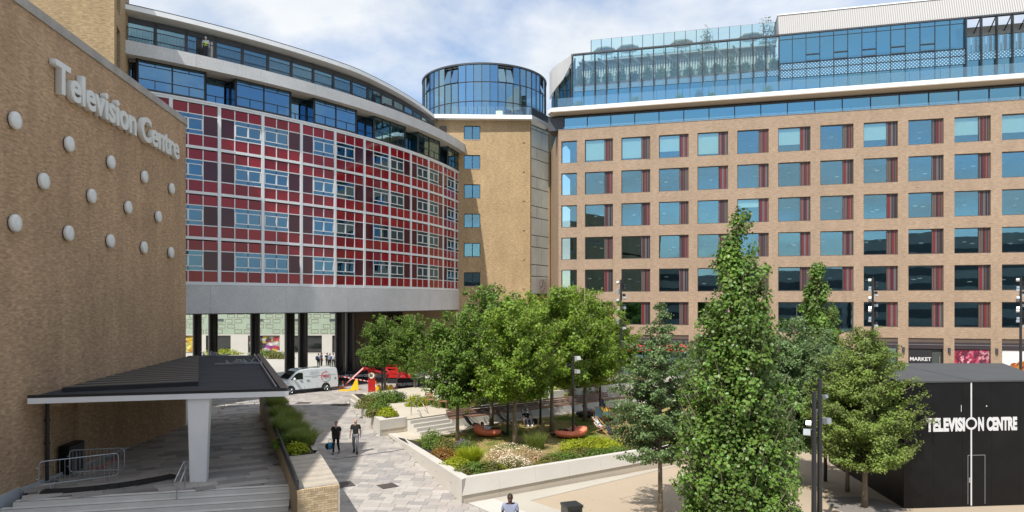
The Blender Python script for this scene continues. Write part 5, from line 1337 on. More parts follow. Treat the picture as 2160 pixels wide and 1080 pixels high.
md2 = branched_tree(52, 2.3, 7.0, lambda t: prof_dense(t) * .62, 80, 5, 50, .27, .09, 'leaf_dense', .075, .5, .6, asp=.8, over=.2)
plant_tree('bushy_tree', md2, (14.15, 28.8, 0), 'slimmer bushy tree just behind the one before the black hoarding, brown trunk', None, 1.3, .9)
plant_tree('bushy_tree', ml2, (16.6, 36.0, 0), 'blue-green bushy tree right of the tall black lamp poles', None, 2.3, .92)
for k, (x, y, s) in enumerate(((9.4, 60, .8), (16.0, 58, .74), (26, 58, .75))):
    plant_tree('distant_tree', mb_ if k != 1 else ml2, (x, y, TZ if y > 62 else 0), ('young tree far behind the lawn near the restaurant parasols', 'young tree far behind the feathery tree, before the restaurants', 'young tree before the shop fronts beyond the second columnar tree')[k], None, k * 1.3, s)

def shrub(name, x, y, z, rx, ry, h, leaf, n, size, lab, seed, extra=None, cat='shrub', grass=False, rz=0, spread=.5):
    rng = np.random.default_rng(seed); parts = []
    if grass:
        an = rng.random(n) * 2 * pi; r0 = np.sqrt(rng.random(n)) * .45; L = h * rng.uniform(.6, 1.15, n)
        bx_, by_ = r0 * np.cos(an) * rx, r0 * np.sin(an) * ry; lean = rng.uniform(.1, 1, n) * spread
        dx, dy = np.cos(an + rng.normal(size=n) * .6), np.sin(an + rng.normal(size=n) * .6); V = []
        w = size * .5; px_, py_ = -dy * w, dx * w
        for t, ww in ((0, 1), (.55, .8), (1, .08)):
            ox = bx_ + dx * lean * L * t * t; oy = by_ + dy * lean * L * t * t; oz = L * (t - .28 * lean * t * t * 1.3)
            V.append(np.stack([ox + px_ * ww, oy + py_ * ww, oz], 1)); V.append(np.stack([ox - px_ * ww, oy - py_ * ww, oz], 1))
        P = np.stack(V, 1).reshape(-1, 3); b = (np.arange(n) * 6)[:, None]
        F = np.concatenate([b + np.array([0, 1, 3, 2]), b + np.array([2, 3, 5, 4])], 1).reshape(-1, 4); parts.append((P, F, leaf))
    else:
        d = rng.normal(size=(n, 3)); d[:, 2] = np.abs(d[:, 2]); d /= np.linalg.norm(d, axis=1, keepdims=True)
        lump = 1 + .16 * np.sin(d[:, 0] * 7 + seed) * np.cos(d[:, 1] * 6 + seed * 2) + .10 * np.sin(d[:, 0] * 17 + seed * 3) * np.sin(d[:, 1] * 15)
        r = (rng.random(n) ** .35) * lump; p = d * r[:, None] * np.array([rx, ry, h])
        V, F = leaf_arrays(p, d + rng.normal(size=(n, 3)) * .5 + np.array([0, 0, .4]), size, rng, .6); parts.append((V, F, leaf))
    if extra:
        em, en, es = extra
        d = rng.normal(size=(en, 3)); d[:, 2] = np.abs(d[:, 2]) + .3; d /= np.linalg.norm(d, axis=1, keepdims=True)
        p = d * np.array([rx, ry, h]) * rng.uniform(.9, 1.15, (en, 1)); V, F = leaf_arrays(p, np.tile([[0, 0, 1.]], (en, 1)) + rng.normal(size=(en, 3)) * .3, es, rng, 1.0, 0); parts.append((V, F, em))
    o = link(name, npmesh(name, parts), None, (x, y, z), rz); return tag(o, lab, cat)
S = 100
def sg(px, py, z, *a, **k):
    global S
    S += 1; p = G(px, py, z); return shrub(a[0], p.x, p.y, z - .03, *a[1:8], S, **k)
# beds inside the low garden wall
mbm('soil').add([(WL.x + .9, WL.y - 2.2, .3), (-2.0 + .35, 27.9, .62), (9.5, 34.9, .62), (10, 36.6, .07), (2.6, 31.8, .07), (-1.2, 31.2, .07), (-3.3, 35.8, .07), (-4.8, 38.3, .07)], [tuple(range(8))]).build('flower_bed', kind='structure')
sg(912, 940, .3, 'shrub', .75, .9, .85, 'leaf_mid', 2600, .09, 'tall green shrub at the left tip of the garden bed by the white wall')
sg(940, 948, .3, 'shrub', .7, .8, .65, 'leaf_olive', 1800, .09, 'olive green shrub beside the white wall, second from the left tip of the bed')
sg(934, 966, .4, 'shrub', .62, .6, .55, 'leaf_rust', 1500, .09, 'rust orange shrub beside the white wall of the lawn bed')
sg(958, 968, .4, 'shrub', .6, .5, .42, 'leaf_rust', 1000, .08, 'small bronze shrub between the orange shrub and the yellow-green grass')
sg(963, 990, .5, 'shrub', .75, .65, .60, 'leaf_lime', 2200, .09, 'bright lime clump in the bed behind the left garden wall')
sg(990, 980, .35, 'ornamental_grass', .9, .9, .85, 'leaf_lime', 1500, .035, 'lime green ornamental grass in the left garden bed', grass=True, spread=.8)
sg(985, 958, .15, 'shrub', .72, .7, .85, 'leaf_mid', 2300, .07, 'feathery blue-green shrub at the lawn edge near the purple flowers')
sg(1000, 1000, .55, 'shrub', .75, .6, .55, 'leaf_mid', 2400, .10, 'leafy green shrub right in the corner of the white garden walls')
sg(975, 1004, .6, 'shrub', .5, .5, .42, 'leaf_olive', 1500, .10, 'low dark shrub left of the wall corner')
sg(1030, 998, .55, 'shrub', .8, .5, .55, 'leaf_olive', 2300, .09, 'olive hedge plant just right of the wall corner')
sg(1052, 996, .5, 'shrub', .42, .42, .36, 'leaf_lime', 900, .09, 'small lime clump right of the wall corner, before the white flowers')
sg(1080, 988, .5, 'flowering_shrub', .85, .6, .6, 'leaf_olive', 1700, .06, 'mound of white daisies along the front garden wall', extra=('petal_white', 620, .055))
sg(1058, 968, .3, 'flowering_shrub', .8, .7, .55, 'leaf_straw', 1800, .06, 'straw coloured seed heads with white flowers left in the front bed', extra=('petal_white', 200, .06))
sg(1105, 972, .4, 'flowering_shrub', 1.1, .8, .68, 'leaf_straw', 2800, .06, 'wide straw and pink seed head mound in the middle of the front bed', extra=('petal_white', 260, .055))
sg(1138, 975, .45, 'shrub', .7, .6, .60, 'leaf_straw', 1800, .06, 'rusty straw mound at the right end of the dried flowers')
sg(1160, 980, .5, 'shrub', .7, .5, .42, 'leaf_olive', 1600, .09, 'dark green low hedge plant right of the dried flowers')
sg(1190, 972, .5, 'shrub', .9, .55, .45, 'leaf_mid', 1900, .09, 'round green hedge plant along the front wall, third from the dried flowers')
sg(1225, 962, .45, 'shrub', .9, .55, .45, 'leaf_olive', 1900, .09, 'deep green hedge plant along the front wall left of the lime drift')
sg(1215, 945, .2, 'shrub', .95, .7, .50, 'leaf_lime', 2300, .09, 'bright lime drift left of centre in the right half of the bed')
sg(1258, 942, .25, 'shrub', 1.0, .75, .55, 'leaf_lime', 2500, .09, 'largest bright lime drift below the striped deckchair')
sg(1292, 944, .3, 'shrub', .9, .7, .5, 'leaf_lime', 2000, .09, 'lime drift partly behind the feathery tree')
sg(1262, 962, .5, 'shrub', .8, .5, .4, 'leaf_mid', 1700, .09, 'green hedge plant in front of the largest lime drift')
sg(1300, 958, .5, 'shrub', .9, .5, .42, 'leaf_mid', 1700, .09, 'green hedge plant under the feathery tree, left one')
sg(1345, 950, .5, 'shrub', .9, .55, .45, 'leaf_olive', 1700, .09, 'green hedge plant under the feathery tree, right one')
sg(1395, 944, .5, 'shrub', .9, .55, .45, 'leaf_mid', 1700, .09, 'green hedge plant behind the thin trunk of the feathery tree')
sg(975, 940, .06, 'flower_clump', .42, .35, .32, 'leaf_mid', 500, .05, 'purple flowers at the foot of the left lawn maple', extra=('petal_purple', 320, .06), cat='flowers')
sg(1075, 945, .06, 'flower_clump', .8, .35, .30, 'leaf_mid', 500, .05, 'scattered white flowers at the foot of the middle maple', extra=('petal_white', 130, .06), cat='flowers')
sg(1130, 946, .06, 'ornamental_grass', .9, .9, .95, 'leaf_grass', 420, .03, 'tall thin grass clump on the lawn behind the dried flowers', grass=True, spread=.7)
# planter on the left of the garden steps
for px, py, z, rx, h, lf, n, lab in ((775, 858, .8, .9, .75, 'leaf_olive', 1900, 'purplish shrub at the far end of the corner planter'), (795, 850, .8, 1.1, .9, 'leaf_mid', 2400, 'green shrub right of the red totem in the corner planter'), (820, 848, .8, 1.1, .95, 'leaf_mid', 2400, 'dense green shrub behind the corner planter near the round tree'), (800, 868, .85, .9, .7, 'leaf_mid', 2100, 'mid green shrub in the middle of the corner planter'), (815, 876, .85, .75, .55, 'leaf_lime', 1700, 'yellow-green low shrub near the front of the corner planter'), (790, 876, .85, .65, .5, 'leaf_olive', 1400, 'olive low shrub at the wall side of the corner planter'),
    (838, 846, .8, .8, .8, 'leaf_dark', 1700, 'dark shrub left of the yellow bush on the terrace'), (878, 856, .8, .8, .85, 'leaf_lime', 2200, 'yellow bush on the terrace behind the handrails'), (905, 852, .8, .7, .7, 'leaf_mid', 1500, 'green bush behind the orange terrace chair'), (940, 858, .8, .9, .75, 'leaf_mid', 2000, 'green bush between the terrace chairs and the bench'), (968, 866, .8, .8, .6, 'leaf_mid', 1800, 'leafy bush spilling over the left end of the bench'), (985, 856, .8, 1.0, .9, 'leaf_olive', 2000, 'green-bronze bush behind the left end of the timber bench'), (1015, 850, .8, 1.1, 1.0, 'leaf_mid', 2200, 'bush behind the bench between the two left maple trunks'), (1055, 845, .8, 1.1, .9, 'leaf_dark', 2000, 'dark bush behind the bench in the shade of the maples'), (1100, 842, .8, 1.2, .9, 'leaf_mid', 2000, 'bush behind the bench right of the black centre post'), (1140, 838, .8, 1.2, .8, 'leaf_mid', 2000, 'bush behind the bench above the seated man')):
    p = G(px, py, z); S += 1; shrub('shrub', p.x, p.y, z - .05, rx, rx * .8, h, lf, n, .11, lab, S)
for px, py, z, rx, h, lf, lab in ((1185, 832, 1.3, 1.2, .9, 'leaf_lime', 'yellow bush behind the upper white wall, leftmost'), (1215, 828, 1.3, 1.3, 1.0, 'leaf_mid', 'green bush behind the upper white wall, left of the rust one'), (1243, 826, 1.3, 1.1, .9, 'leaf_rust', 'rust red bush behind the upper white wall'), (1268, 822, 1.3, 1.2, .9, 'leaf_lime', 'yellow-green bush behind the upper white wall by the thin black post'), (1300, 818, 1.3, 1.4, 1.0, 'leaf_mid', 'green bush at the right end of the upper white wall'), (1340, 815, 1.2, 1.5, 1.0, 'leaf_olive', 'olive bush behind the feathery tree'), (1650, 880, .02, .01, .01, 'leaf_mid', None)):
    if lab: p = G(px, py, z - .3); S += 1; shrub('shrub', p.x, p.y, z - .5, rx, rx * .7, h + .3, lf, 2200, .13, lab, S)
# long planter on the left
def lp(t, s): t = t - .9; q = PL0 + PD * t + PN * s; return (q.x, q.y)
x, y = lp(7.0, .55); shrub('shrub', x, y, ZT - .05, .55, .5, .42, 'leaf_lime', 1500, .10, 'small bright green bush at the near end of the long brick planter', 301)
mbm('soil').box(lp(6.6, 1.0)[0] - .3, lp(6.6, 1.0)[0] + .25, lp(6.6, 1.0)[1] - .1, lp(6.6, 1.0)[1] + .5, ZT - .03, ZT - .005).build('bark_mulch', kind='stuff')
for k, (t, s, h, lf, lab) in enumerate(((8.4, .95, .80, 'leaf_grass', 'soft grass clump behind the small bright bush on the planter'), (8.9, .35, .60, 'leaf_mid', 'green bush beside the first grass clump on the long planter'), (10.3, .8, .85, 'leaf_grass', 'second soft grass clump on the long planter'), (11.8, .45, .85, 'leaf_grass', 'third soft grass clump on the long planter, close to the rail'), (13.6, .85, .85, 'leaf_grass', 'fourth soft grass clump on the long planter, street side'), (15.4, .5, .85, 'leaf_grass', 'grass clump half way along the long planter'), (17.3, .75, .75, 'leaf_dark', 'dark green bush towards the far end of the long planter'), (19.4, .5, .8, 'leaf_grass', 'grass clump near the corner of the canopy'), (21.5, .7, .75, 'leaf_mid', 'green bush at the far end of the long planter'), (24, .6, .8, 'leaf_grass', 'last grass clump at the far end of the long planter'))):
    x, y = lp(t, s)
    if lf == 'leaf_grass': shrub('ornamental_grass', x, y, ZT - .06, 1.0, 1.3, h, lf, 1700, .022, lab, 310 + k, grass=True, spread=.75)
    else: shrub('shrub', x, y, ZT - .06, .65, .9, h * .8, lf, 2200, .09, lab, 310 + k)
x, y = lp(9.4, .7)
# grass blades on the lawn
rng = np.random.default_rng(5); n = 42000; xs = rng.uniform(-6, 14, n); ys = rng.uniform(27.5, 55, n)
ok = np.array([inpoly(a, b, [(-4.8, 39.5), (-1.2, 30.5), (12, 38), (14, 54), (9, 52.2), (-2.2, 43.2)]) for a, b in zip(xs, ys)]); xs, ys = xs[ok], ys[ok]; n = len(xs)
an = rng.random(n) * 2 * pi; h = rng.uniform(.03, .085, n); w = .012; dx, dy = np.cos(an), np.sin(an); l = rng.uniform(0, .05, n)
P = np.stack([np.stack([xs - dy * w, ys + dx * w, np.full(n, .035)], 1), np.stack([xs + dy * w, ys - dx * w, np.full(n, .035)], 1), np.stack([xs + dy * w * .3 + dx * l, ys - dx * w * .3 + dy * l, .035 + h], 1), np.stack([xs - dy * w * .3 + dx * l, ys + dx * w * .3 + dy * l, .035 + h], 1)], 1).reshape(-1, 3)
gr = link('grass', npmesh('grass', [(P, (np.arange(n) * 4)[:, None] + np.array([0, 1, 2, 3]), 'lawn_blade')])); tag(gr, 'short patchy green and dry grass growing on the lawn', 'grass', kind='stuff')
# distant planting by the courtyard shops and roof-top plants
for k, (px, py, rx, lf, lab) in enumerate(((470, 748, 3.0, 'leaf_lime', 'low yellow-green planting before the courtyard shops, left'), (560, 750, 2.6, 'leaf_mid', 'low green planting before the courtyard shops between the columns'), (588, 756, 2.2, 'leaf_olive', 'olive low planting in the courtyard left of the column pair'))):
    p = G(px, py, 0); shrub('shrub', p.x, p.y, 0, rx, 1.0, .9, lf, 900, .25, lab, 400 + k)
for k in range(15):
    a = sL + 1.0 + k * 1.5; p = OF(a, D0 - .6, 33.1)
    shrub('rooftop_shrub', p.x, p.y, p.z, .62, .4, (1.1, 1.7, 1.35, 2.0)[k % 4], ('leaf_mid', 'leaf_far', 'leaf_mid')[k % 3], 700, .2, None, 420 + k)
    nm_ = ('first', 'second', 'third', 'fourth', 'fifth', 'sixth', 'seventh', 'eighth', 'ninth', 'tenth', 'eleventh', 'twelfth', 'thirteenth', 'fourteenth', 'last')[k]
    o = bpy.context.scene.collection.objects[-1]; tag(o, nm_ + ' green shrub from the left in the trough behind the rooftop glass', 'shrub', 'shrubs in the rooftop terrace trough')
for k, (a, h, lab) in enumerate(((1.0, 1.5, 'dark conifer bush on the white balcony corner of the office roof'), (2.3, .9, 'small bush right of the conifer on the balcony corner'), (8.6, .9, 'leftmost low bush on the long white balcony'), (13.2, .9, 'second low bush on the long white balcony'), (15.3, 1.15, 'round clipped bush in the middle of the white balcony'), (16.6, .7, 'small bush just right of the round clipped one'), (22.2, .9, 'wispy bush on the white balcony near the start of the full glazing'), (20.2, .7, 'faint small bush on the white balcony, second from the right'))):
    p = OF(a, .4, 29.62); shrub('balcony_shrub', p.x, p.y, p.z, .55 if h < 1.4 else .9, .5, h, 'leaf_dark' if h > 1.1 else 'leaf_mid', 420, .13, lab, 450 + k)
p = OF(16.2, DS - 1.2, 36.6); shrub('rooftop_tree', p.x, p.y, p.z, .8, .7, 3.0, 'leaf_far', 700, .18, 'dark green bush in the middle of the upper roof behind the glass', 470)
p = OF(22.7, DS - 1.2, 36.6); shrub('rooftop_tree', p.x, p.y, p.z, 1.0, .8, 3.6, 'leaf_far', 900, .18, 'tall bush on the upper roof beside the ribbed cladding', 471)

# ------------------------------------------------------------ people
def skin(name, verts, edges, radii, matn, parent=None, sub=1, root=0):
    me = bpy.data.meshes.new(name); me.from_pydata([tuple(v) for v in verts], edges, []); o = link(name, me)
    md_ = o.modifiers.new('s', 'SKIN'); md_.use_smooth_shade = True
    for k, sv in enumerate(me.skin_vertices[0].data):
        r = radii[k]; sv.radius = (r, r) if not isinstance(r, tuple) else r; sv.use_root = (k == root)
    s_ = o.modifiers.new('u', 'SUBSURF'); s_.levels = sub; s_.render_levels = sub
    nm = evalmesh(o); bpy.data.objects.remove(o); bpy.data.meshes.remove(me)
    nm.materials.clear(); nm.materials.append(M[matn]); nm.name = name
    return nm
STAND = dict(pel=(0, 0, .95), wai=(0, 0, 1.10), che=(0, .01, 1.32), nek=(0, .01, 1.48), hed=(0, -.01, 1.58), top=(0, -.01, 1.70),
             shL=(-.185, .01, 1.42), elL=(-.245, .03, 1.14), wrL=(-.25, -.04, .90), haL=(-.25, -.06, .82),
             shR=(.185, .01, 1.42), elR=(.245, .03, 1.14), wrR=(.25, -.04, .90), haR=(.25, -.06, .82),
             hiL=(-.095, 0, .92), knL=(-.10, -.01, .50), anL=(-.10, .02, .09), toL=(-.11, -.15, .04), hiR=(.095, 0, .92), knR=(.10, -.01, .50), anR=(.10, .02, .09), toR=(.11, -.15, .04))
def pose(**k): d = dict(STAND); d.update(k); return {a: Vector(b) for a, b in d.items()}
WALK = dict(knL=(-.10, -.17, .52), anL=(-.10, -.20, .10), toL=(-.11, -.37, .07), knR=(.10, .02, .50), anR=(.10, .26, .14), toR=(.11, .12, .04), elL=(-.24, .09, 1.15), wrL=(-.24, .12, .90), haL=(-.24, .12, .82), elR=(.24, -.02, 1.14), wrR=(.25, -.18, .93), haR=(.25, -.22, .86))
RECL = dict(pel=(0, 0, .32), wai=(0, .10, .42), che=(0, .26, .58), nek=(0, .38, .72), hed=(0, .42, .82), top=(0, .44, .94), shL=(-.18, .33, .67), elL=(-.26, .16, .46), wrL=(-.16, -.05, .46), haL=(-.10, -.12, .46),
            shR=(.18, .33, .67), elR=(.26, .16, .46), wrR=(.16, -.05, .46), haR=(.10, -.12, .46), hiL=(-.09, -.04, .30), knL=(-.13, -.44, .46), anL=(-.13, -.66, .10), toL=(-.14, -.82, .05), hiR=(.09, -.04, .30), knR=(.13, -.44, .46), anR=(.13, -.70, .10), toR=(.14, -.86, .05))
LIE = dict(pel=(0, 0, .42), wai=(0, .12, .44), che=(0, .32, .52), nek=(0, .46, .60), hed=(0, .52, .68), top=(0, .56, .80), shL=(-.18, .42, .56), elL=(-.28, .22, .46), wrL=(-.12, .04, .55), haL=(-.04, .0, .57),
           shR=(.18, .42, .56), elR=(.28, .22, .46), wrR=(.12, .06, .55), haR=(.05, .02, .58), hiL=(-.09, -.04, .40), knL=(-.12, -.42, .44), anL=(-.14, -.78, .20), toL=(-.16, -.90, .22), hiR=(.09, -.04, .40), knR=(.12, -.42, .46), anR=(.14, -.78, .18), toR=(.16, -.90, .20))
def person(loc, rz, J, top_m, leg_m, hair_m, lab, skin_m='skin', sc=1.0, wide=1.0, sleeve='short', shoes='cloth_black', bald=False, vest=None, group=None, loose=0.0, legs_bare=False, detail=1):
    t = empty('person', loc, rz, lab, 'person', group); t.scale = (sc, sc, sc); K = J
    names = ['pel', 'wai', 'che', 'nek', 'hed', 'top', 'shL', 'elL', 'wrL', 'haL', 'shR', 'elR', 'wrR', 'haR', 'hiL', 'knL', 'anL', 'toL', 'hiR', 'knR', 'anR', 'toR']
    ix = {n_: i for i, n_ in enumerate(names)}; E = [('pel', 'wai'), ('wai', 'che'), ('che', 'nek'), ('nek', 'hed'), ('hed', 'top'), ('che', 'shL'), ('shL', 'elL'), ('elL', 'wrL'), ('wrL', 'haL'), ('che', 'shR'), ('shR', 'elR'), ('elR', 'wrR'), ('wrR', 'haR'), ('pel', 'hiL'), ('hiL', 'knL'), ('knL', 'anL'), ('anL', 'toL'), ('pel', 'hiR'), ('hiR', 'knR'), ('knR', 'anR'), ('anR', 'toR')]
    rad = dict(pel=.095, wai=.085, che=.095, nek=.052, hed=.082, top=.070, sh=.055, el=.040, wr=.028, ha=.034, hi=.085, kn=.058, an=.038, to=.034)
    def R_(n_): r = rad.get(n_, rad.get(n_[:2])); return (r * wide * 1.25, r * .92) if n_ in ('pel', 'wai', 'che') else (r, r)
    body = skin('body', [K[n_] for n_ in names], [(ix[a], ix[b]) for a, b in E], [R_(n_) for n_ in names], skin_m, sub=2)
    # fingers, nose and ears joined to the body mesh
    fb = mbm(skin_m); fb.smooth = True
    for sd_ in ('L', 'R'):
        h_, w_ = K['ha' + sd_], K['wr' + sd_]; d = (h_ - w_).normalized(); a = Vector((0, 1, 0)) if abs(d.y) < .8 else Vector((1, 0, 0)); b = d.cross(a).normalized(); a = b.cross(d)
        for q_, (o_, L_) in enumerate(((-.026, .065), (-.009, .078), (.009, .074), (.026, .058))):
            p0 = h_ + a * o_; fb.tube([p0, p0 + d * L_ * .55, p0 + d * L_ + b * (.018 if sd_ == 'L' else -.018)], [.010, .009, .007], 5)
        fb.tube([h_ - d * .01 - a * .03, h_ + d * .03 - a * .055 , h_ + d * .055 - a * .05], [.012, .010, .008], 5)
    hd, tp = K['hed'], K['top']; upv = (tp - hd).normalized(); fw_v = Vector((0, -1, 0)); fw_v = (fw_v - upv * fw_v.dot(upv)).normalized(); sdv = fw_v.cross(upv)
    cH = hd.lerp(tp, .45)
    fb.ellipsoid((0, 0, 0), (.078, .098, .118), Matrix.Translation(cH) @ Matrix((( sdv.x, -fw_v.x, upv.x), (sdv.y, -fw_v.y, upv.y), (sdv.z, -fw_v.z, upv.z))).to_4x4(), 14, 10)
    fb.tube([cH + fw_v * .088 + upv * .03, cH + fw_v * .112 - upv * .012], [.008, .015], 6)
    for s_ in (-1, 1): fb.ellipsoid(cH + sdv * .078 * s_, (.012, .02, .03))
    fm_ = fb.data('f'); bm = bmesh.new(); bm.from_mesh(body); bm.from_mesh(fm_); bm.to_mesh(body); bm.free(); bpy.data.meshes.remove(fm_)
    body.polygons.foreach_set('use_smooth', [True] * len(body.polygons)); link('body', body, t)
    if detail:
        eb = mbm('cloth_black')
        for s_ in (-1, 1): eb.ellipsoid(cH + fw_v * .090 + sdv * .030 * s_ + upv * .022, (.011, .008, .007), None, 6, 4)
        eb2 = eb.data('eyes'); link('eyes', eb2, t); m2 = mbm('cloth_pink').ellipsoid(cH + fw_v * .092 - upv * .050, (.024, .008, .007), None, 8, 4); link('mouth', m2.data('mouth'), t)
    if not bald:
        hb = mbm(hair_m); hb.smooth = True; hb.ellipsoid((0, .012, .022), (.088, .104, .112), Matrix.Translation(cH + upv * .008) @ Matrix(((sdv.x, -fw_v.x, upv.x), (sdv.y, -fw_v.y, upv.y), (sdv.z, -fw_v.z, upv.z))).to_4x4() @ Matrix.Rotation(-.25, 4, 'X'), 14, 9)
        link('hair', hb.data('hair'), t)
    # clothes
    sl_end = {'short': .72, 'long': 2.0, 'none': .15}[sleeve]; V = [K['pel'] + (K['wai'] - K['pel']) * (-.35 - loose), K['wai'], K['che'], K['che'].lerp(K['nek'], .62)]; rr = [(.15 * wide + loose * .25, .125 + loose * .1), (.145 * wide + loose * .2, .118 + loose * .08), (.180 * wide + loose * .1, .145), (.088, .080)]; ed = [(0, 1), (1, 2), (2, 3)]
    for sd_ in ('L', 'R'):
        b0 = len(V); V.append(K['sh' + sd_]); rr.append((.078, .078)); ed.append((2, b0))
        if sleeve != 'none':
            V.append(K['sh' + sd_].lerp(K['el' + sd_], min(1, sl_end))); rr.append((.064 + loose * .3, .064 + loose * .3)); ed.append((b0, b0 + 1))
            if sleeve == 'long': V.append(K['wr' + sd_]); rr.append((.042, .042)); ed.append((b0 + 1, b0 + 2))
    link('top', skin('top', V, ed, rr, top_m, sub=2), t)
    if vest:
        vb = skin('vest', [V[0] + (V[1] - V[0]) * .2, V[1], V[2]], [(0, 1), (1, 2)], [(.185, .165), (.185, .16), (.205, .175)], vest, sub=2); link('vest', vb, t)
    V = [K['pel']]; rr = [(.135 * wide, .118)]; ed = []
    for sd_ in ('L', 'R'):
        b0 = len(V); V += [K['hi' + sd_], K['kn' + sd_]]; rr += [(.102, .102), (.074, .074)]; ed += [(0, b0), (b0, b0 + 1)]
        if not legs_bare: V.append(K['an' + sd_]); rr.append((.056, .056)); ed.append((b0 + 1, b0 + 2))
    link('trousers', skin('trousers', V, ed, rr, leg_m, sub=2), t)
    for sd_ in ('L', 'R'):
        a_, b_ = K['an' + sd_], K['to' + sd_]; sb = mbm(shoes); sb.smooth = True; sb.tube([a_ + (a_ - b_) * .3 + Vector((0, 0, -.03)), a_ + Vector((0, 0, -.015)), b_, b_ + (b_ - a_) * .25], [.045, .058, .05, .028], 8); link('shoe', sb.data('shoe'), t)
    return t
p = G(709, 957); w_ = person(p, .0, pose(**WALK), 'cloth_black', 'cloth_black', 'hair_brown', 'woman in a loose black top and leggings walking on the street with a bag', wide=1.3, loose=.17, shoes='cloth_grey', sc=.97)
bg = empty('shopping_bag', p + Vector((-.34, -.05, .42)), 0, 'blue and black carrier bag held by the woman in black', 'bag')
mb = mbm('bag_blue'); mb.smooth = True; mb.ellipsoid((.04, 0, .0), (.16, .10, .20)); local(bg, 'bag_body', mb); mb = mbm('cloth_black'); mb.smooth = True; mb.ellipsoid((-.10, 0, -.02), (.13, .09, .17)); local(bg, 'dark_side', mb); mb = mbm('bag_blue'); mb.tube([(-.06, 0, .15), (-.02, 0, .33), (.06, 0, .38), (.1, 0, .3), (.1, 0, .15)], .012, 5); local(bg, 'handle', mb)
wk2 = {k: (-v[0], v[1], v[2]) for k, v in WALK.items()}; wk2 = {k[:2] + ('L' if k[2] == 'R' else 'R'): v for k, v in wk2.items()}
p = G(750, 956); person(p, .10, pose(**wk2), 'cloth_black', 'cloth_grey', 'hair', 'bald man in a black t-shirt and grey trousers walking beside the woman', bald=True, sc=1.03)
# man near the bottom edge, feet out of the picture
p = AT(1076, 1047, 21.9); mloc = Vector((p.x, 21.9, 0)); person(mloc, .0, pose(**WALK), 'cloth_bluegrey', 'cloth_navy', 'hair', 'man with glasses in a blue-grey t-shirt walking at the bottom edge of the picture', skin_m='skin_dark', sc=1.05, wide=1.1)
hz_ = mloc.z + 1.05 * 1.645
mb = mbm('cloth_black')
for s_ in (-1, 1): mb.tube([(mloc.x + s_ * .034 + .026 * cos(a), mloc.y - .108, hz_ + .028 + .02 * sin(a)) for a in np.linspace(0, 2 * pi, 9)], .004, 4)
mb.tube([(mloc.x - .008, mloc.y - .11, hz_ + .03), (mloc.x + .008, mloc.y - .11, hz_ + .03)], .004, 4); tag(mb.build('glasses'), 'thin dark glasses worn by the man in the blue-grey t-shirt', 'glasses')
# group by the columns
gp = 'people talking in the courtyard behind the van'
for k, (px, rz, tm_, lab, dy) in enumerate(((672, 3.0, 'cloth_blue', 'person with a dark backpack at the left of the courtyard group', 0), (678, 2.4, 'cloth_navy', 'person raising an arm beside the one with the backpack', 1.0), (690, 3.3, 'cloth_black', 'person in black between the two pairs of the courtyard group', .8), (696, 3.1, 'cloth_blue', 'person in a light blue shirt seen from behind in the courtyard group', -.2), (703, 3.4, 'cloth_white', 'person in white at the right edge of the courtyard group', .4))):
    p = G(px, 776 - dy * 2); J = pose(elR=(.35, -.1, 1.45), wrR=(.55, -.2, 1.6), haR=(.62, -.22, 1.64)) if k == 1 else pose()
    person(p, rz, J, tm_, 'cloth_black', 'hair', lab, detail=0)
    if k == 0: mb = mbm('cloth_navy'); mb.smooth = True; mb.ellipsoid((p.x - .15, p.y - .22, 1.2), (.18, .14, .28)); tag(mb.build('backpack'), 'dark backpack on the leftmost person of the courtyard group', 'backpack')
# worker on the balcony
q_ = RP(1.02 - .9 + .62, .2, 27.35); q_ = RP(.70, .15, 27.35)
person(q_, 3.4, pose(), 'cloth_white', 'cloth_navy', 'cloth_white', 'worker in a yellow hi-vis vest and white helmet standing on the curved balcony', vest='hivis', sleeve='long')

# beanbags, deckchairs and their people
def beanbag(px, py, rz, matn, lab, sx_=1.05, sy_=.75, h=.62):
    p = G(px, py, .04); mb = mbm(matn); mb.smooth = True; su, sv = 24, 12; vs = []
    for i in range(sv + 1):
        ph = -pi / 2 + pi * i / sv
        for k in range(su):
            a = 2 * pi * k / su; ca, sa_ = cos(a), sin(a); r = cos(ph) ** .55; x = sx_ * r * (abs(ca) ** .75) * (1 if ca > 0 else -1); y_ = sy_ * r * (abs(sa_) ** .75) * (1 if sa_ > 0 else -1)
            z0_ = (sin(ph) * .5 + .5) ** .7; hz = h * (.55 + .45 * max(0, x / sx_) ** 1.3 + .05 * max(0, -x / sx_)); z = hz * z0_ - (.07 * math.exp(-((x + .1) ** 2 * 6 + y_ ** 2 * 8)) if ph > 0 else 0) + .012 * sin(a * 5 + i); vs.append((x, y_, max(0, z)))
    fs = [(i * su + k, i * su + (k + 1) % su, (i + 1) * su + (k + 1) % su, (i + 1) * su + k) for i in range(sv) for k in range(su)]
    mb.add(vs, fs); t = empty('beanbag', p, rz, lab, 'beanbag'); local(t, 'cushion', mb)
    sm = mbm(matn); sm.tube([(sx_ * cos(a) * .98, sy_ * sin(a) * .9, .22) for a in np.linspace(pi * .9, 2.1 * pi, 14)], .012, 4); local(t, 'seam', sm); return t
beanbag(1029, 920, 3.1, 'orange_fabric', 'orange beanbag on the left with a person lying on it', .84, .58, .85)
beanbag(1204, 923, .15, 'orange_fabric', 'orange beanbag on the right near the tall black post', .98, .60, .82)
beanbag(1245, 880, .1, 'navy_fabric', 'dark navy beanbag by the maple trunk at the back of the lawn', 1.0, .6, .68)
p = G(1040, 917, .04); person(G(1029, 920, .04) + Vector((.22, .02, -.02)), 1.45, pose(**LIE), 'cloth_white', 'cloth_black', 'hair', 'person in a pale shirt and dark trousers lying back on the left orange beanbag', sleeve='long')
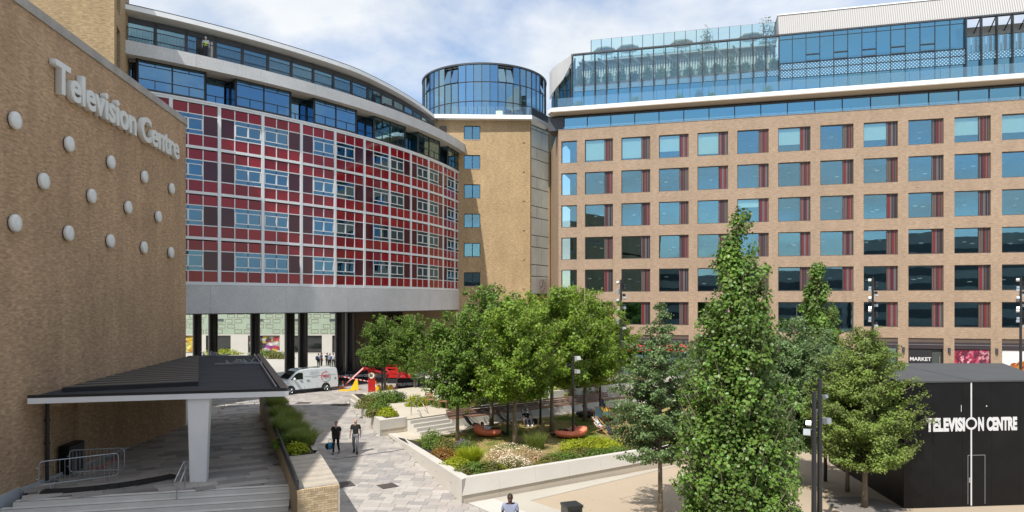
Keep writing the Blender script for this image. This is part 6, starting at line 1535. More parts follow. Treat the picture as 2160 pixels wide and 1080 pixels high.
p = G(1190, 918, .04); person(G(1204, 923, .04) + Vector((-.25, .02, -.02)), -1.45, pose(**LIE), 'cloth_pink', 'cloth_black', 'hair', 'person in a pink patterned top lying on the right orange beanbag')
p = G(1238, 880, .04); person(G(1245, 880, .04) + Vector((.1, 0, .0)), 1.2, pose(**LIE), 'cloth_blue', 'skin', 'hair_brown', 'person in a blue patterned top lying on the dark navy beanbag', legs_bare=True, shoes='cloth_white')
def deckchair(p, rz, cloth, lab, wood='chair_wood', sc=1.0):
    t = empty('deckchair', p, rz, lab, 'deckchair'); t.scale = (sc, sc, sc)
    for s_ in (-1, 1):
        mb = mbm(wood); mb.tube([(s_ * .30, -.62, .02), (s_ * .30, .52, 1.02)], .024, 5); local(t, 'long_rail', mb)
        mb = mbm(wood); mb.tube([(s_ * .26, .55, .02), (s_ * .26, -.42, .46)], .022, 5); local(t, 'cross_leg', mb)
    for a, b in (((-.3, .50, 1.0), (.3, .50, 1.0)), ((-.3, -.60, .04), (.3, -.60, .04)), ((-.26, -.40, .45), (.26, -.40, .45)), ((-.26, .52, .04), (.26, .52, .04))):
        mb = mbm(wood); mb.tube([a, b], .02, 5); local(t, 'crossbar', mb)
    vs = []; n = 9
    for k in range(n):
        u = k / (n - 1); y_ = -.40 + .90 * u; z = .46 + .54 * u - .30 * sin(pi * u ** .8); vs += [(-.23, y_, z), (.23, y_, z)]
    mb = mbm(cloth); mb.add(vs + [(v[0], v[1] + .008, v[2] - .012) for v in vs], [(2 * k, 2 * k + 1, 2 * k + 3, 2 * k + 2) for k in range(n - 1)] + [(2 * k + 2 * n, 2 * k + 2 + 2 * n, 2 * k + 3 + 2 * n, 2 * k + 1 + 2 * n) for k in range(n - 1)]); local(t, 'sling', mb); return t
deckchair(G(995, 910, .04), 2.3, 'cloth_navy', 'empty dark deckchair seen from behind, left of the first orange beanbag', 'timber_dark')
deckchair(G(1062, 898, .04), -1.9 + 3.14, 'navy_fabric', 'empty black deckchair behind the black post near the bench', 'timber_dark')
p = G(1112, 896, .04); deckchair(p, .25, 'cloth_white', 'pale deckchair under the man in black sitting in the shade', 'timber_dark'); person(p, .25, pose(**RECL), 'cloth_black', 'cloth_navy', 'hair', 'man in dark clothes and white shoes sitting in a deckchair in the shade', shoes='cloth_white')
mb = mbm('cloth_black'); mb.smooth = True; q_ = G(1128, 895, .04); mb.ellipsoid((q_.x, q_.y, .22), (.2, .16, .22)); tag(mb.build('backpack'), 'black bag on the lawn beside the man in the shaded deckchair', 'bag')
p = G(1268, 915, .04); deckchair(p, .95, 'cloth_white', 'deckchair with a white sling holding a person, right of the second beanbag'); person(p, .95, pose(**RECL), 'cloth_white', 'cloth_navy', 'hair', 'person in a white and navy top asleep in the white deckchair')
deckchair(G(1262, 893, .04), -.2, 'stripe_blue', 'empty grey-green deckchair just left of the thin black post')
p = G(1284, 893, .04); deckchair(p, .55, 'yellow_paint', 'deckchair with a yellow sling holding a person in an aqua top'); person(p, .55, pose(**RECL), 'cloth_aqua', 'cloth_navy', 'hair', 'person in an aqua top and jeans sitting in the yellow deckchair')
p = G(1276, 872, .04); deckchair(p, .6, 'cloth_navy', 'farthest deckchair with a dark sling near the path')
bistro_chair('terrace_chair', G(907, 858, TZ), .3, 'chair_wood', 'timber', 'orange-brown timber terrace chair seen from the front behind the handrails', s=1.15)
bistro_chair('terrace_chair', G(935, 862, TZ), 1.5, 'timber', 'timber', 'brown timber terrace chair turned sideways next to the orange one', s=1.15)

# ------------------------------------------------------------ van
def van(p, rz):
    t = empty('parked_van', p, rz, 'white delivery van with a red and black ring logo parked in front of the columns', 'van'); t.scale = (1.07, 1.07, 1.07)
    Wd = .96; prof = [(-2.62, .30), (-2.68, .70), (-2.55, .98), (-1.90, 1.16), (-1.10, 1.82), (-.80, 1.93), (0, 1.98), (2.35, 1.96), (2.52, 1.85), (2.60, 1.0), (2.60, .30)]
    mb = mbm('van_white'); n = len(prof)
    def inset(z): return .0 if z < 1.05 else .13 * (z - 1.05) / .9
    vs = [(x, -Wd + inset(z), z) for x, z in prof] + [(x, Wd - inset(z), z) for x, z in prof]
    mb.add(vs, [tuple(range(n)), tuple(range(2 * n - 1, n - 1, -1))] + [(i, n + i, n + (i + 1) % n, (i + 1) % n) for i in range(n)])
    me = mb.data('body'); bm = bmesh.new(); bm.from_mesh(me); bmesh.ops.bevel(bm, geom=[e for e in bm.edges if e.calc_face_angle(0) > .4], offset=.05, segments=3, affect='EDGES', clamp_overlap=True)
    bm.to_mesh(me); bm.free(); me.polygons.foreach_set('use_smooth', [True] * len(me.polygons)); me.set_sharp_from_angle(angle=radians(35)) if hasattr(me, 'set_sharp_from_angle') else None; body = link('body', me, t)
    def side(name, pts, matn, d=.012, th=.008, par=None):
        V = [(x, -Wd + inset(z) - d, z) for x, z in pts]; mb = mbm(matn); mb.extrude(V, (0, th, 0)); o = link(name, mb.data(name), par or t); return o
    side('side_window', [(-1.72, 1.17), (-.62, 1.17), (-.62, 1.68), (-.95, 1.72), (-1.22, 1.62)], 'car_glass')
    mb = mbm('car_glass'); mb.extrude([(-1.83, -.74, 1.24), (-1.83, .74, 1.24), (-1.15, .66, 1.80), (-1.15, -.66, 1.80)], (-.02, 0, .02)); link('windscreen', mb.data('windscreen'), t)
    for a in (-1.95, -.52, .62, 1.45): side('panel_gap', [(a, .42), (a + .018, .42), (a + .018, 1.80 if a > -1 else 1.1), (a, 1.80 if a > -1 else 1.1)], 'print_grey')
    side('side_rail', [(-.5, 1.36), (2.4, 1.36), (2.4, 1.375), (-.5, 1.375)], 'print_grey'); side('sill', [(-1.5, .30), (1.1, .30), (1.1, .36), (-1.5, .36)], 'charcoal')
    for a in (-.90, -.30): side('door_handle', [(a, 1.02), (a + .22, 1.02), (a + .22, 1.07), (a, 1.07)], 'charcoal', .03, .02)
    mb = mbm('van_white'); mb.smooth = True; mb.ellipsoid((-1.42, -Wd - .12, 1.22), (.10, .13, .14)); link('mirror', mb.data('mirror'), t)
    for x in (-1.72, 1.42):
        mb = mbm('rubber'); A_ = [(x + .41 * cos(a), .33 + .41 * sin(a)) for a in np.linspace(0, pi, 13)]; mb.extrude([(q[0], -Wd - .008, q[1]) for q in A_], (0, .006, 0)); link('wheel_arch', mb.data('wheel_arch'), t)
        for sy in (-1, 1):
            w0 = mbm('rubber'); Mx = Matrix.Translation((x, sy * (Wd - .10), .33)) @ Matrix.Rotation(radians(90), 4, 'X'); w0.lathe([(.20, -.11), (.30, -.125), (.33, -.09), (.33, .09), (.30, .125), (.20, .11)], 24, Mx); wo = link('wheel', w0.data('wheel'), t)
            r0 = mbm('steel'); r0.lathe([(.205, -.09), (.215, .13 if sy < 0 else .10), (.19, .10)], 20, Mx)
            for k in range(10): a = 2 * pi * k / 10; r0.tube([Mx @ Vector((.03 * cos(a), .03 * sin(a), .115 * (1 if sy < 0 else -1))), Mx @ Vector((.20 * cos(a + .15), .20 * sin(a + .15), .12 * (1 if sy < 0 else -1)))], .016, 4)
            link('rim', r0.data('rim'), wo)
    mb = mbm('charcoal').box(-2.70, -2.60, -.90, .90, .28, .52); link('bumper', mb.data('bumper'), t)
    mb = mbm('charcoal').box(2.58, 2.68, -.92, .92, .28, .50); link('bumper', mb.data('bumper'), t)
    mb = mbm('print_red').box(2.56, 2.62, -.93, -.85, .85, 1.25); link('tail_light', mb.data('tail_light'), t)
    mb = mbm('cream').box(-2.66, -2.44, -.90, -.62, .80, .98); link('headlight', mb.data('headlight'), t)
    # ring logo and words
    cx_, cz_, R1 = 1.42, 1.22, .43; yy = -Wd + .02
    def arcm(a0, a1, r0, r1, matn, nm):
        mb = mbm(matn); A_ = np.linspace(radians(a0), radians(a1), 26); V = [(cx_ + r * cos(a), -Wd + inset(cz_ + r * sin(a)) - .014, cz_ + r * sin(a)) for a in A_ for r in (r0, r1)]; mb.add(V, [(2 * k, 2 * k + 1, 2 * k + 3, 2 * k + 2) for k in range(25)]); link(nm, mb.data(nm), t)
    arcm(60, 225, .385, .43, 'print_red', 'logo_ring'); arcm(235, 405, .385, .43, 'print_grey', 'logo_ring')
    def word(s_, size, x, z, matn, nm='lettering', off=.0, al='CENTER'):
        me = textmesh(s_, size, .002, off, al, matn); xf(me, Matrix.Translation((x, -Wd + inset(z) - .018, z)) @ Matrix.Rotation(radians(90) - .144 * (1 if z > 1.05 else 0), 4, 'X')); me.name = nm; link(nm, me, t)
    word('PRICE', .23, cx_, 1.20, 'print_red', off=.01); word('The', .10, cx_, 1.42, 'print_grey'); word('company', .08, cx_, 1.06, 'print_grey')
    side('logo_line', [(1.08, 1.13), (1.76, 1.13), (1.76, 1.145), (1.08, 1.145)], 'print_grey', .015, .002)
    for a, b, z in ((.0, .85, 1.66), (.0, .85, 1.51), (.15, .7, 1.26)): side('text_line', [(a, z), (b, z), (b, z + .022), (a, z + .022)], 'print_grey', .014, .002)
    side('badge', [(2.22, .98), (2.38, .98), (2.38, 1.12), (2.22, 1.12)], 'print_grey', .014, .004)
    return t
van(Vector((-18.5, 60.9, 0)), atan2(3.2, 3.3))

# ------------------------------------------------------------ red totem, barriers, lift
p = G(784, 833, 0); tt = empty('sign_totem', p, .05, 'slim red totem sign with a round white disc', 'sign')
mb = mbm('red_paint').box(-.29, .29, -.12, .12, 0, 2.25); mb.box(-.25, -.12, -.14, .1, 2.25, 2.36).box(.10, .25, -.14, .1, 2.25, 2.40); local(tt, 'post', mb)
mb = mbm('print_red').box(-.008, .008, -.13, -.121, .05, 1.3); local(tt, 'groove', mb)
mb = mbm('cream').lathe([(.26, 0), (.26, .05)], 24, Matrix.Translation((0, -.12, 1.68)) @ Matrix.Rotation(radians(90), 4, 'X')); local(tt, 'disc', mb)
mb = mbm('bin_green').box(-.12, -.03, -.182, -.172, 1.58, 1.78).box(.02, .10, -.182, -.172, 1.6, 1.82).box(-.03, .03, -.182, -.172, 1.68, 1.72); local(tt, 'emblem', mb)
def banner(p0, p1, h, txt_, lab, size=.34, sx_=1):
    t = empty('banner_fence', p0, 0, lab, 'barrier'); d = (p1 - p0); L = d.length; rz = atan2(d.y, d.x); Mx = Matrix.Rotation(rz, 4, 'Z')
    mb = mbm('banner_black'); n = 10; vs = []
    for k in range(n + 1): x = L * k / n; vs += [(x, .02 * sin(k * 1.9), .12), (x, .02 * sin(k * 1.3 + 1), h)]
    vs = [Mx @ Vector(v) for v in vs]; mb.add(vs, [(2 * k, 2 * k + 2, 2 * k + 3, 2 * k + 1) for k in range(n)]); local(t, 'fabric', mb)
    for k in range(3):
        mb = mbm('galv'); x = L * k / 2; mb.tube([Mx @ Vector((x, .05, 0)), Mx @ Vector((x, .05, h + .03))], .025, 5); mb.tube([Mx @ Vector((x, -.25, .02)), Mx @ Vector((x, .3, .02))], .02, 5); local(t, 'post', mb)
    me = textmesh(txt_, size, .003, .012, 'CENTER'); xf(me, Mx @ Matrix.Translation((L / 2, -.05, h * .45)) @ Matrix.Rotation(radians(90), 4, 'X')); me.name = 'lettering'; link('lettering', me, t); return t
banner(G(712, 806), G(728, 806), 1.05, 'CENTRE', 'short black banner barrier end right behind the van', .30)
banner(G(729, 806), G(791, 804), 1.1, 'TELEVISION CENTRE', 'long black banner barrier with white lettering left of the red totem', .34)
banner(G(838, 826), G(879, 824), 1.15, 'TELEVISION', 'black banner barrier with white lettering below the red lift machine', .34)
banner(G(880, 824), G(897, 818), 1.1, '', 'plain black banner barrier panel at the right end below the red lift')
def cone(px, py, lab, h=.75):
    t = empty('traffic_cone', G(px, py), 0, lab, 'traffic cone')
    local(t, 'base', mbm('orange_paint').box(-.20, .20, -.20, .20, 0, .04)); mb = mbm('orange_paint'); mb.lathe([(.15, .04), (.035, h)], 12); local(t, 'body', mb)
    mb = mbm('print_white'); mb.lathe([(.125, h * .30), (.075, h * .66)], 12); local(t, 'white_band', mb)
cone(723, 820, 'orange and white cone behind the van, left of the lift leg'); cone(793, 822, 'cone right beside the red totem', .8); cone(711, 818, 'cone closest to the rear of the van')
t = empty('yellow_sign', G(749, 823), .2, 'yellow folding warning sign standing before the red lift leg', 'sign'); mb = mbm('yellow_paint'); mb.extrude([(-.40, -.1, .1), (.32, -.1, .0), (.22, .05, .95), (.05, .06, 1.0)], (0, .03, 0)); local(t, 'front_panel', mb); mb = mbm('yellow_paint'); mb.extrude([(-.35, .5, .0), (.32, .5, .0), (.22, .1, .95), (.05, .1, .95)], (0, .03, 0)); local(t, 'rear_panel', mb)
for px, lab in ((798, 'yellow bollard cover left of the round tree trunk'), (814, 'yellow bollard cover right of the round tree trunk'), (824, 'rightmost yellow bollard cover by the lift leg')):
    p = G(px, 829); t = empty('yellow_stand', p, 0, lab, 'barrier'); mb = mbm('yellow_paint'); mb.extrude([(-.26, 0, 0), (-.10, 0, 0), (-.04, 0, .3), (.04, 0, .3), (.10, 0, 0), (.26, 0, 0), (.17, 0, .62), (.08, 0, .72), (-.08, 0, .72), (-.17, 0, .62)], (0, .16, 0)); local(t, 'body', mb)
mb = mbm('yellow_paint'); q_ = G(734, 824); mb.prism([(q_.x - .75, q_.y - .35), (q_.x + .65, q_.y - .15), (q_.x + .6, q_.y + .4), (q_.x - .7, q_.y + .2)], .0, .09); tag(mb.build('spreader_plate'), 'flat yellow outrigger plate on the paving under the red lift leg', 'plate')
tp = empty('barrier_tape', G(725, 815), 0, 'red and white striped tape strung in front of the banners', 'tape'); a_, b_ = G(722, 818) + Vector((0, 0, 1.0)), G(779, 820) + Vector((0, 0, .62))
for k in range(14):
    p0, p1 = a_.lerp(b_, k / 14), a_.lerp(b_, (k + 1) / 14); mb = mbm('print_white' if k % 2 else 'print_red'); mb.extrude([p0, p1, p1 + Vector((0, 0, .09)), p0 + Vector((0, 0, .09))], (0, .006, 0)); mb.build('tape_piece', tp)
# tracked spider lift
lf_ = empty('spider_lift', (-11.2, 67.5, 0), .0, 'red tracked spider lift with spread outrigger legs and a folded boom', 'machine')
LM = Matrix.Translation((0, 0, 0)) @ Matrix.Rotation(-.15, 4, 'Z')
mb = mbm('red_paint'); mb.box(-1.3, 1.3, -.45, .45, .55, .95, LM); mb.box(-.7, .7, -.5, .5, .95, 1.3, LM); local(lf_, 'chassis', mb)
for s_ in (-1, 1): mb = mbm('rubber'); mb.box(-1.0, 1.0, s_ * .42 - .13, s_ * .42 + .13, .02, .46, LM); local(lf_, 'track', mb)
for a, b in (((-.9, -.4), (-4.6, -2.8)), ((.9, -.4), (.6, -5.2)), ((-.9, .4), (-3.2, 2.8)), ((.9, .4), (3.4, 2.6))):
    A_ = LM @ Vector((a[0], a[1], .85)); F_ = Vector((b[0], b[1], 0)); k_ = A_.lerp(F_, .58); k_.z = 1.65
    mb = mbm('red_paint'); mb.tube([A_, k_], [.12, .11], 4); mb.tube([k_, F_ + Vector((0, 0, .16))], [.11, .07], 4); mb.tube([k_ + Vector((0, 0, .05)), k_ - Vector((0, 0, .25))], .15, 4); leg = link('outrigger_leg', mb.data('outrigger_leg'), lf_)
    m2 = mbm('steel'); m2.tube([A_.lerp(k_, .5) + Vector((0, 0, -.3)), k_.lerp(F_, .4)], .035, 5); link('hydraulic_ram', m2.data('hydraulic_ram'), leg); m3 = mbm('print_red'); m3.lathe([(.16, .02), (.16, .10), (.06, .16)], 12, Matrix.Translation(F_)); link('foot_pad', m3.data('foot_pad'), leg)
for k, (z, y) in enumerate(((1.42, -.15), (1.70, .05))): mb = mbm('red_paint'); mb.box(-1.5 + .2 * k, 2.0 - .2 * k, y - .09, y + .09, z, z + .15, LM); local(lf_, 'boom', mb)
mb = mbm('red_paint'); mb.lathe([(.34, 1.3), (.30, 1.9)], 10, LM); mb.box(1.3, 2.2, -.45, .45, 1.2, 1.35, LM); local(lf_, 'turret', mb)
mb = mbm('galv'); 
for x, y in ((1.5, -.4), (2.5, -.4), (2.5, .4), (1.5, .4)): mb.tube([LM @ Vector((x, y, 1.35)), LM @ Vector((x, y, 2.35))], .03, 5)
mb.tube([LM @ Vector(v) for v in ((1.5, -.4, 2.35), (2.5, -.4, 2.35), (2.5, .4, 2.35), (1.5, .4, 2.35), (1.5, -.4, 2.35))], .03, 5); local(lf_, 'basket', mb)
mb = mbm('orange_paint'); mb.box(1.8, 2.1, -.25, .25, 1.9, 2.25, LM); local(lf_, 'control_cover', mb)
mb = mbm('yellow_paint'); mb.tube([LM @ Vector((.9, 0, 2.0)), LM @ Vector((1.0, 0, 2.6))], .07, 6); local(lf_, 'beacon', mb)

# ------------------------------------------------------------ barriers and handrails near the entrance
def barrier(p0, p1, z0f, lab, matn='galv', n=15):
    t = empty('crowd_barrier', p0, 0, lab, 'crowd barrier', 'steel crowd barriers'); d = p1 - p0; L = Vector((d.x, d.y, 0)).length; sl = d.z / L; rz = atan2(d.y, d.x); Mx = Matrix.Rotation(rz, 4, 'Z')
    def Q(x, z, y=0): return Mx @ Vector((x, y, z + sl * x))
    r = .14; pts_ = []
    for cx_, cz_, a0 in ((L - r, 1.08 - r, 0), (r, 1.08 - r, 90), (r, .22 + r, 180), (L - r, .22 + r, 270)):
        for k in range(5): a = radians(a0 + 22.5 * k); pts_.append(Q(cx_ + r * cos(a), cz_ + r * sin(a)))
    pts_.append(pts_[0]); mb = mbm(matn); mb.tube(pts_, .021, 8, False); local(t, 'frame', mb)
    for k in range(n): x = L * (k + 1) / (n + 1); mb = mbm(matn); mb.tube([Q(x, .23), Q(x, 1.07)], .009, 5); local(t, 'bar', mb)
    for x in (.35, L - .35):
        mb = mbm(matn); mb.tube([Q(x, .23), Q(x - .02, .02, -.28)], .016, 6); mb.tube([Q(x, .23), Q(x + .02, .02, .28)], .016, 6); local(t, 'foot', mb)
    for z in (.45, .85): mb = mbm(matn); mb.tube([Q(-.09, z), Q(0, z)], .014, 5); local(t, 'hook', mb)
a_ = G(80, 1024, 1.1); b_ = G(249, 1008, 1.1)
barrier(G(82, 1037, 1.1), G(250, 1014, 1.05), None, 'near steel crowd barrier standing at the top of the entrance steps')
barrier(G(136, 1012, 1.08) + Vector((0, .3, 0)), G(249, 1006, 1.05) + Vector((.05, .35, 0)), None, 'rear steel crowd barrier behind the near one, close to the black cabinet')
barrier(G(395, 858, .1) , G(458, 858, .1), None, 'left one of the two far barriers seen below the canopy'); barrier(G(462, 859, .1), G(547, 855, .1), None, 'right one of the two far barriers seen below the canopy')
mb = mbm('print_red'); q0, q1 = G(250, 1014, 1.05) + Vector((0, 0, .95)), G(188, 1012, 1.1) + Vector((0, -.0, .45)); n = 8
for k in range(n): u0, u1 = k / n, (k + 1) / n; f_ = lambda u: q0.lerp(q1, u) - Vector((0, 0, .2 * sin(pi * u) * .8)); mb.tube([f_(u0), f_(u1)], .014, 4)
tag(mb.build('tape_strip'), 'loose red and white tape hanging from the near crowd barrier', 'tape')
def hand(pts_, posts, lab, r=.022):
    t = empty('handrail', pts_[0], 0, lab, 'handrail'); mb = mbm('steel'); mb.smooth = True; mb.tube(pts_, r, 8); mb.build('rail', t)
    for a, b in posts: mb = mbm('steel'); mb.tube([a, b], r * 1.15, 8); mb.build('post', t)
h0 = G(373, 1074, .55); h1 = G(390, 1031, 1.02)
hand([h0 + Vector((-.1, 0, .97)), h1 + Vector((-.05, 0, 1.0)), h1 + Vector((.12, 0, 1.0)), h0 + Vector((.12, 0, .97)), h0 + Vector((-.1, 0, .97))], [(h0, h0 + Vector((0, 0, .97))), (h1, h1 + Vector((0, 0, 1.0)))], 'short steel handrail on the entrance steps beside the white column')
for k, px in enumerate((888, 901)):
    b0_ = G(px, 905 - k * 10, .1); b1_ = b0_ + Vector((-.75, .95, TZ - .1)); hand([b0_ + Vector((0, 0, .95)), b1_ + Vector((0, 0, .95)), b1_ + Vector((.15, .1, .7))], [(b0_, b0_ + Vector((0, 0, .95))), (b1_, b1_ + Vector((0, 0, .95)))], ('left', 'right')[k] + ' steel handrail on the white garden steps')

# ------------------------------------------------------------ posts and masts
def spot(mb, p, s, rz, tilt=-.5): mb.box(-.13 * s, .13 * s, -.10 * s, .16 * s, -.12 * s, .12 * s, Matrix.Translation(p) @ Matrix.Rotation(rz, 4, 'Z') @ Matrix.Rotation(tilt, 4, 'X')); return mb
def mast(px, py, Y, ztop, lab, heads, r=.09, two=False, cat='lamp post', z0=0):
    X = (px - 1080) / FPX * Y; t = empty('lamp_mast', (X, Y, z0), 0, lab, cat); mb = mbm('black_metal'); mb.lathe([(r * 1.15, 0), (r, 1.2), (r * .8, ztop - z0)], 12); local(t, 'pole', mb)
    for k, (dz, s_, side_, m_) in enumerate(heads):
        mb = mbm(m_); x = side_ * (r + .20 * s_); mb.box(min(0, x), max(0, x), -.02, .02, ztop - z0 - dz + .10 * s_, ztop - z0 - dz + .13 * s_); spot(mb, Vector((x, -.05, ztop - z0 - dz)), s_, side_ * .5, -.5 + .2 * (k % 3)); local(t, 'spotlight', mb)
hd_ = []
for k in range(10): hd_ += [(.25 + .43 * k, .85, 1 if k % 2 else -1, ('lamp_grey', 'black_metal', 'galv')[k % 3])]
hd_ += [(.45 + .43 * k, .75, -1 if k % 2 else 1, ('black_metal', 'galv')[k % 2]) for k in range(9)]
mast(1310, 0, 58, 9.9, 'tall black floodlight mast left of the feathery tree top', hd_, .11)
mast(1841, 0, 58, 10.1, 'tall black floodlight mast above the bushy yellow-green tree', hd_, .11)
mast(2153, 0, 57, 10.1, 'tall black floodlight mast at the right edge of the picture', hd_, .11)
mast(1209, 0, 39.8, 5.05, 'black lamp post between the right orange beanbag and the camera', [(.35, 1.0, 1, 'lamp_grey'), (.75, .9, -1, 'black_metal'), (1.1, .9, 1, 'lamp_grey')], .075, z0=.04)
mast(1266, 0, 45.5, 4.6, 'thin black post behind the white deckchair', [(.3, .8, 1, 'black_metal')], .07, z0=.04)
mast(1071, 0, 40.6, 4.6, 'black post beside the left orange beanbag', [(.3, .8, 1, 'black_metal')], .075, z0=.04)
mast(1140, 0, 44.4, 4.6, 'black post right of the man in the shaded deckchair', [(.3, .8, 1, 'black_metal')], .07, z0=.04)
mast(806, 0, 59.3, 4.2, 'black post behind the trunk of the round tree', [(.3, .8, 1, 'black_metal')], .08)
mast(1717, 0, 23.0, 4.97, 'left one of the two close black lamp poles in the right foreground', [(1.05, .6, -1, 'galv'), (1.35, .85, -1, 'galv')], .085)
mast(1729, 0, 23.6, 5.35, 'right one of the two close black lamp poles, slightly taller', [(.62, .5, 1, 'galv'), (1.15, .6, -1, 'galv'), (1.45, .8, 1, 'galv')], .085)
mast(1741, 0, 30.5, 4.3, 'third thinner black pole behind the two close lamp poles', [(.4, .8, 1, 'black_metal')], .07)

# ------------------------------------------------------------ black hoarding shed
sh = empty('black_hoarding', (15.15, 26.4, 0), 0, 'large black boarded hoarding box with white lettering and a vertical white line', 'kiosk')
SZ = 4.87; sp0, sp1 = Vector((15.15, 26.4)), Vector((21.2, 27.0)); sd_ = (sp1 - sp0).normalized(); sb_ = Vector((-sd_.y, sd_.x)); SFm = Frame(sp0, sd_)
L_ = (sp1 - sp0).length
for k in range(5): mb = mbm('black_panel'); fbox(mb, SFm, k * 1.22 + .003, min((k + 1) * 1.22, L_) - .003, -.05, -.0 - .001 * (k % 2), .02, SZ); mb.build('front_board', sh)
for k in range(6):
    q0 = sp0 + Vector((.11, 1.28)) * k; q1 = sp0 + Vector((.11, 1.28)) * (k + 1); mb = mbm('black_panel').prism([(q0.x, q0.y + .004), (q0.x + .05, q0.y + .004), (q1.x + .05, q1.y - .002), (q1.x, q1.y - .002)], .02, SZ); mb.build('side_board', sh)
mb = mbm('shed_roof').prism([(sp0.x - .04, sp0.y - .04), (sp1.x, sp1.y - .04), (24.6, 34.2), (15.8, 34.2)], SZ + .002, SZ + .06); mb.build('roof', sh)
mb = mbm('felt_seam').prism([(18.0, 26.8), (18.05, 26.8), (19.0, 34.1), (18.95, 34.1)], SZ + .062, SZ + .07); mb.build('roof_seam', sh)
def shx(px): 
    sl_ = (px - 1080) / FPX; a = (sl_ * sp0.y - sp0.x) / (sd_.x - sl_ * sd_.y); return a
xl = shx(2048.5); mb = mbm('print_white'); fbox(mb, SFm, xl - .028, xl + .028, .002, .012, .05, 3.04); fbox(mb, SFm, xl - .028, xl + .028, .002, .012, 3.50, SZ); mb.build('white_line', sh)
def swords(s_, x0, x1, z, h):
    me = textmesh(s_, 1.0, .004, .055, 'LEFT'); xs_ = [v.co.x for v in me.vertices]; ys_ = [v.co.y for v in me.vertices]; sx_ = (x1 - x0) / (max(xs_) - min(xs_)); sy_ = h / max(ys_)
    me.transform(Matrix.Diagonal((sx_, sy_, 1, 1)) @ Matrix.Translation((-min(xs_), 0, 0))); xf(me, Matrix.Rotation(SFm.rz, 4, 'Z') @ Matrix.Rotation(radians(90), 4, 'X')); me.name = 'lettering'
    o = link('lettering', me, sh, SFm(x0, .008, z) - sh.location)
hz0 = CAMH - (908 - HY) * 26.6 / FPX; hh = .50
swords('TELEVISI', shx(1953), shx(2035), hz0, hh); swords('N', shx(2063), shx(2075), hz0, hh); swords('CENTRE', shx(2081), shx(2145), hz0, hh)
ringm = mbm('print_white'); c0 = SFm(xl, 0, hz0 + .26); V = []
for k in range(33):
    a = 2 * pi * k / 32
    for r in (.165, .245): q_ = SFm(xl + r * cos(a), .010, hz0 + .26 + r * sin(a)); V.append(q_)
ringm.add(V, [(2 * k, 2 * k + 1, 2 * k + 3, 2 * k + 2) for k in range(32)]); ringm.build('letter_ring', sh)
xd0, xd1 = shx(2041), shx(2078); mb = mbm('print_grey'); fbox(mb, SFm, xd0, xd0 + .02, .002, .008, .1, 2.02); fbox(mb, SFm, xd1 - .02, xd1, .002, .008, .1, 2.02); fbox(mb, SFm, xd0 + .021, xd1 - .021, .002, .008, 2.0, 2.02); mb.build('door_gap', sh)
mb = mbm('steel'); fbox(mb, SFm, xd0 + .03, xd0 + .09, .004, .05, .95, 1.15); mb.build('door_handle', sh)
mb = mbm('print_white'); fbox(mb, SFm, shx(2027), shx(2028), .002, .006, 3.72, 3.98); fbox(mb, SFm, shx(2080), shx(2082), .002, .006, 3.9, 3.95); mb.build('scratch', sh, kind='stuff')
fl_ = empty('site_floodlight', SFm(L_ - .55, .2, SZ - .2), 0, 'small white floodlight on the roof edge of the black hoarding', 'light')
mb = mbm('white_paint').box(-.10, .10, -.08, .08, .0, .30); local(fl_, 'housing', mb); mb = mbm('charcoal').tube([(0, 0, 0), (0, .05, -.25), (.25, .05, -.3)], .04, 6); local(fl_, 'bracket', mb)

# bin / plinth at the bottom edge, drain covers, leaves, parasols, tables
p = Vector((2.07, 23.7, 0)); bn_ = empty('litter_bin', (p.x, p.y, 0), .35, 'dark square litter bin at the bottom edge on the beige court', 'bin')
mb = mbm('bin_green').box(-.28, .28, -.28, .28, .03, .92); local(bn_, 'body', mb); mb = mbm('black_metal').box(-.30, .30, -.30, .30, .92, 1.0); local(bn_, 'lid', mb); mb = mbm('cloth_black').box(-.2, .2, -.29, -.282, .62, .86); local(bn_, 'opening', mb)
def drain(px, py, w_, d_, lab, ang=0):
    p = G(px, py, .0); t = empty('drain_cover', (p.x, p.y, .006), ang, lab, 'drain cover'); mb = mbm('charcoal').box(-w_ / 2, w_ / 2, -d_ / 2, d_ / 2, -.02, .004); local(t, 'frame', mb)
    mb = mbm('louvre_brown')
    for k in range(9): x = -w_ / 2 + w_ * (k + .5) / 9; mb.box(x - w_ / 40, x + w_ / 40, -d_ / 2 + .04, d_ / 2 - .04, .004, .010)
    local(t, 'grating', mb, kind='stuff')
drain(818, 1025, .75, .75, 'square drain cover in the sunlit near part of the paved street', .6); drain(716, 854, 1.3, 1.0, 'dark drain cover at the far shadow edge, right one'); drain(640, 850, 1.1, .9, 'drain cover at the far shadow edge nearer the planter'); drain(727, 1022, .75, .9, 'drain cover next to the brick planter end', .5)
p0, p1 = G(596, 974), G(849, 940)
mb = mbm('charcoal'); d = (p1 - p0).normalized(); nn = Vector((-d.y, d.x, 0)) * .045; q0, q1 = Vector((-9.1, 34.6, 0)), Vector((-5.5, 37.3, 0)); d = (q1 - q0).normalized(); nn = Vector((-d.y, d.x, 0)) * .05
mb.extrude([q0 - nn, q1 - nn, q1 + nn, q0 + nn], (0, 0, .006)); tag(mb.build('slot_drain'), 'thin dark slot drain crossing the paved street behind the walking couple', 'drain')
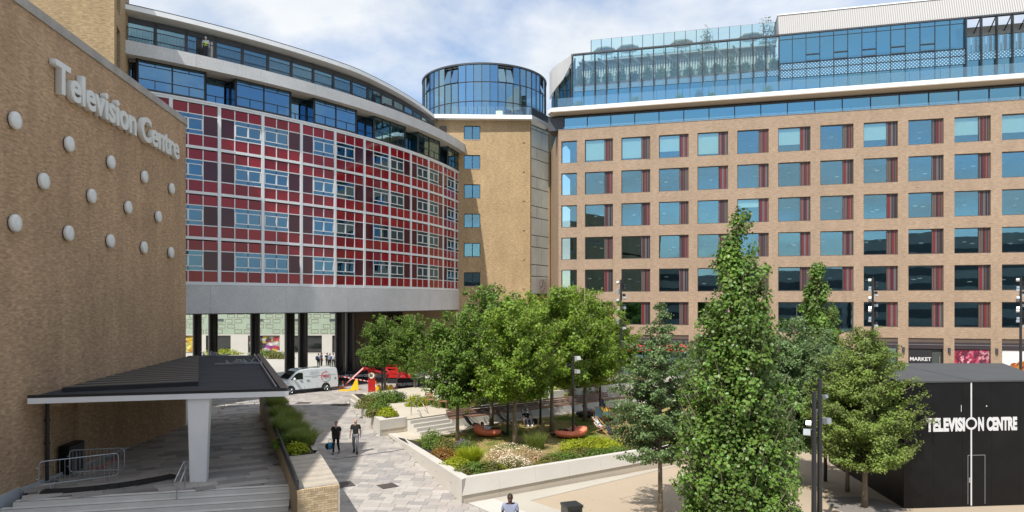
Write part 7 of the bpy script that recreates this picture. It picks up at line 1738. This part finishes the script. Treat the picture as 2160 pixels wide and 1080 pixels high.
def parasol(x, y, z, matn, lab, R_=1.5, h=2.5, cat='parasol', dome=.45):
    t = empty('parasol', (x, y, z), 0, lab, cat); mb = mbm('charcoal'); mb.tube([(0, 0, 0), (0, 0, h + .05)], .03, 8); local(t, 'pole', mb)
    mb = mbm(matn); n = 8; V = [(0, 0, h + .02)] + [(R_ * cos(2 * pi * k / n), R_ * sin(2 * pi * k / n), h - dome) for k in range(n)] + [(R_ * cos(2 * pi * k / n), R_ * sin(2 * pi * k / n), h - dome - .14) for k in range(n)]
    mb.add(V, [(0, 1 + k, 1 + (k + 1) % n) for k in range(n)] + [(1 + k, 1 + n + k, 1 + n + (k + 1) % n, 1 + (k + 1) % n) for k in range(n)]); local(t, 'canopy', mb)
    for k in range(n): mb = mbm('charcoal'); mb.tube([(0, 0, h - .35), (R_ * .9 * cos(2 * pi * k / n), R_ * .9 * sin(2 * pi * k / n), h - dome + .02)], .012, 4); local(t, 'rib', mb)
for px, lab in ((1340, 'left red parasol seen through the feathery tree'), (1412, 'middle red parasol seen through the feathery tree'), (1440, 'right red parasol before the restaurant, by the columnar tree')):
    q_ = AT(px, 735, 63.5); parasol(q_.x, q_.y, 1.2, 'parasol_red', lab, 1.9, 2.9)
for k, (a, lab) in enumerate(((4.4, 'leftmost cream parasol on the upper office roof'), (7.2, 'second cream parasol on the upper office roof'), (13.4, 'third cream parasol on the upper office roof'), (21.0, 'rightmost cream parasol on the upper office roof'))):
    q_ = OF(a, DS - 1.6, 36.6); parasol(q_.x, q_.y, q_.z, 'parasol_cream', lab, 1.35, 2.0, dome=.35)
for k, (px, py, lab) in enumerate(((1285, 790, 'long orange timber table on the restaurant terrace, left'), (1316, 790, 'long orange timber table on the restaurant terrace, right'), (1660, 925, 'orange timber bench behind the big columnar tree'))):
    p = G(px, py, 0); z = 0; t = empty('timber_table', p, -.25, lab, 'table'); mb = mbm('timber')
    for j in range(4): mb = mbm('chair_wood'); mb.box(-1.1, 1.1, -.4 + .2 * j, -.22 + .2 * j, .72, .77); local(t, 'board', mb)
    for x in (-.95, .95):
        for y in (-.3, .3): mb = mbm('timber'); mb.box(x - .04, x + .04, y - .04, y + .04, 0, .72); local(t, 'leg', mb)
# fallen leaves on the court
r = random.Random(9)
mb = mbm('leaf_olive')
for k in range(140):
    x = r.uniform(2, 16); y = r.uniform(22, 30) + (x - 2) * .35; a = r.uniform(0, 6.28); s_ = r.uniform(.03, .07); mb.add([(x, y, .02), (x + s_ * cos(a), y + s_ * sin(a), .03), (x + s_ * 1.3 * cos(a + .6), y + s_ * 1.3 * sin(a + .6), .022)], [(0, 1, 2)])
tag(mb.build('fallen_leaves'), 'scattered fallen leaves on the beige court', 'leaves', kind='stuff')
for k, (x, y, a) in enumerate(((5.2, 27.6, .62), (6.9, 25.9, .62))):
    t = empty('inspection_cover', (x, y, .002), a, ('square inspection cover in the beige court, farther one', 'square inspection cover in the beige court by the litter bin')[k], 'cover')
    for j, (x0, x1, y0, y1) in enumerate(((-.6, .6, -.6, -.585), (-.6, .6, .585, .6), (-.6, -.585, -.585, .585), (.585, .6, -.585, .585))): mb = mbm('louvre_brown').box(x0, x1, y0, y1, 0, .005); local(t, 'edge', mb)
    mb = mbm('resin').box(-.58, .58, -.58, .58, 0, .003); local(t, 'infill', mb)
mb = mbm('paver_joint'); mb.lathe([(1.35, .004), (1.35, .012)], 32, Matrix.Translation((13.8, 26.7, 0))); mb.build('tree_pit', kind='structure')
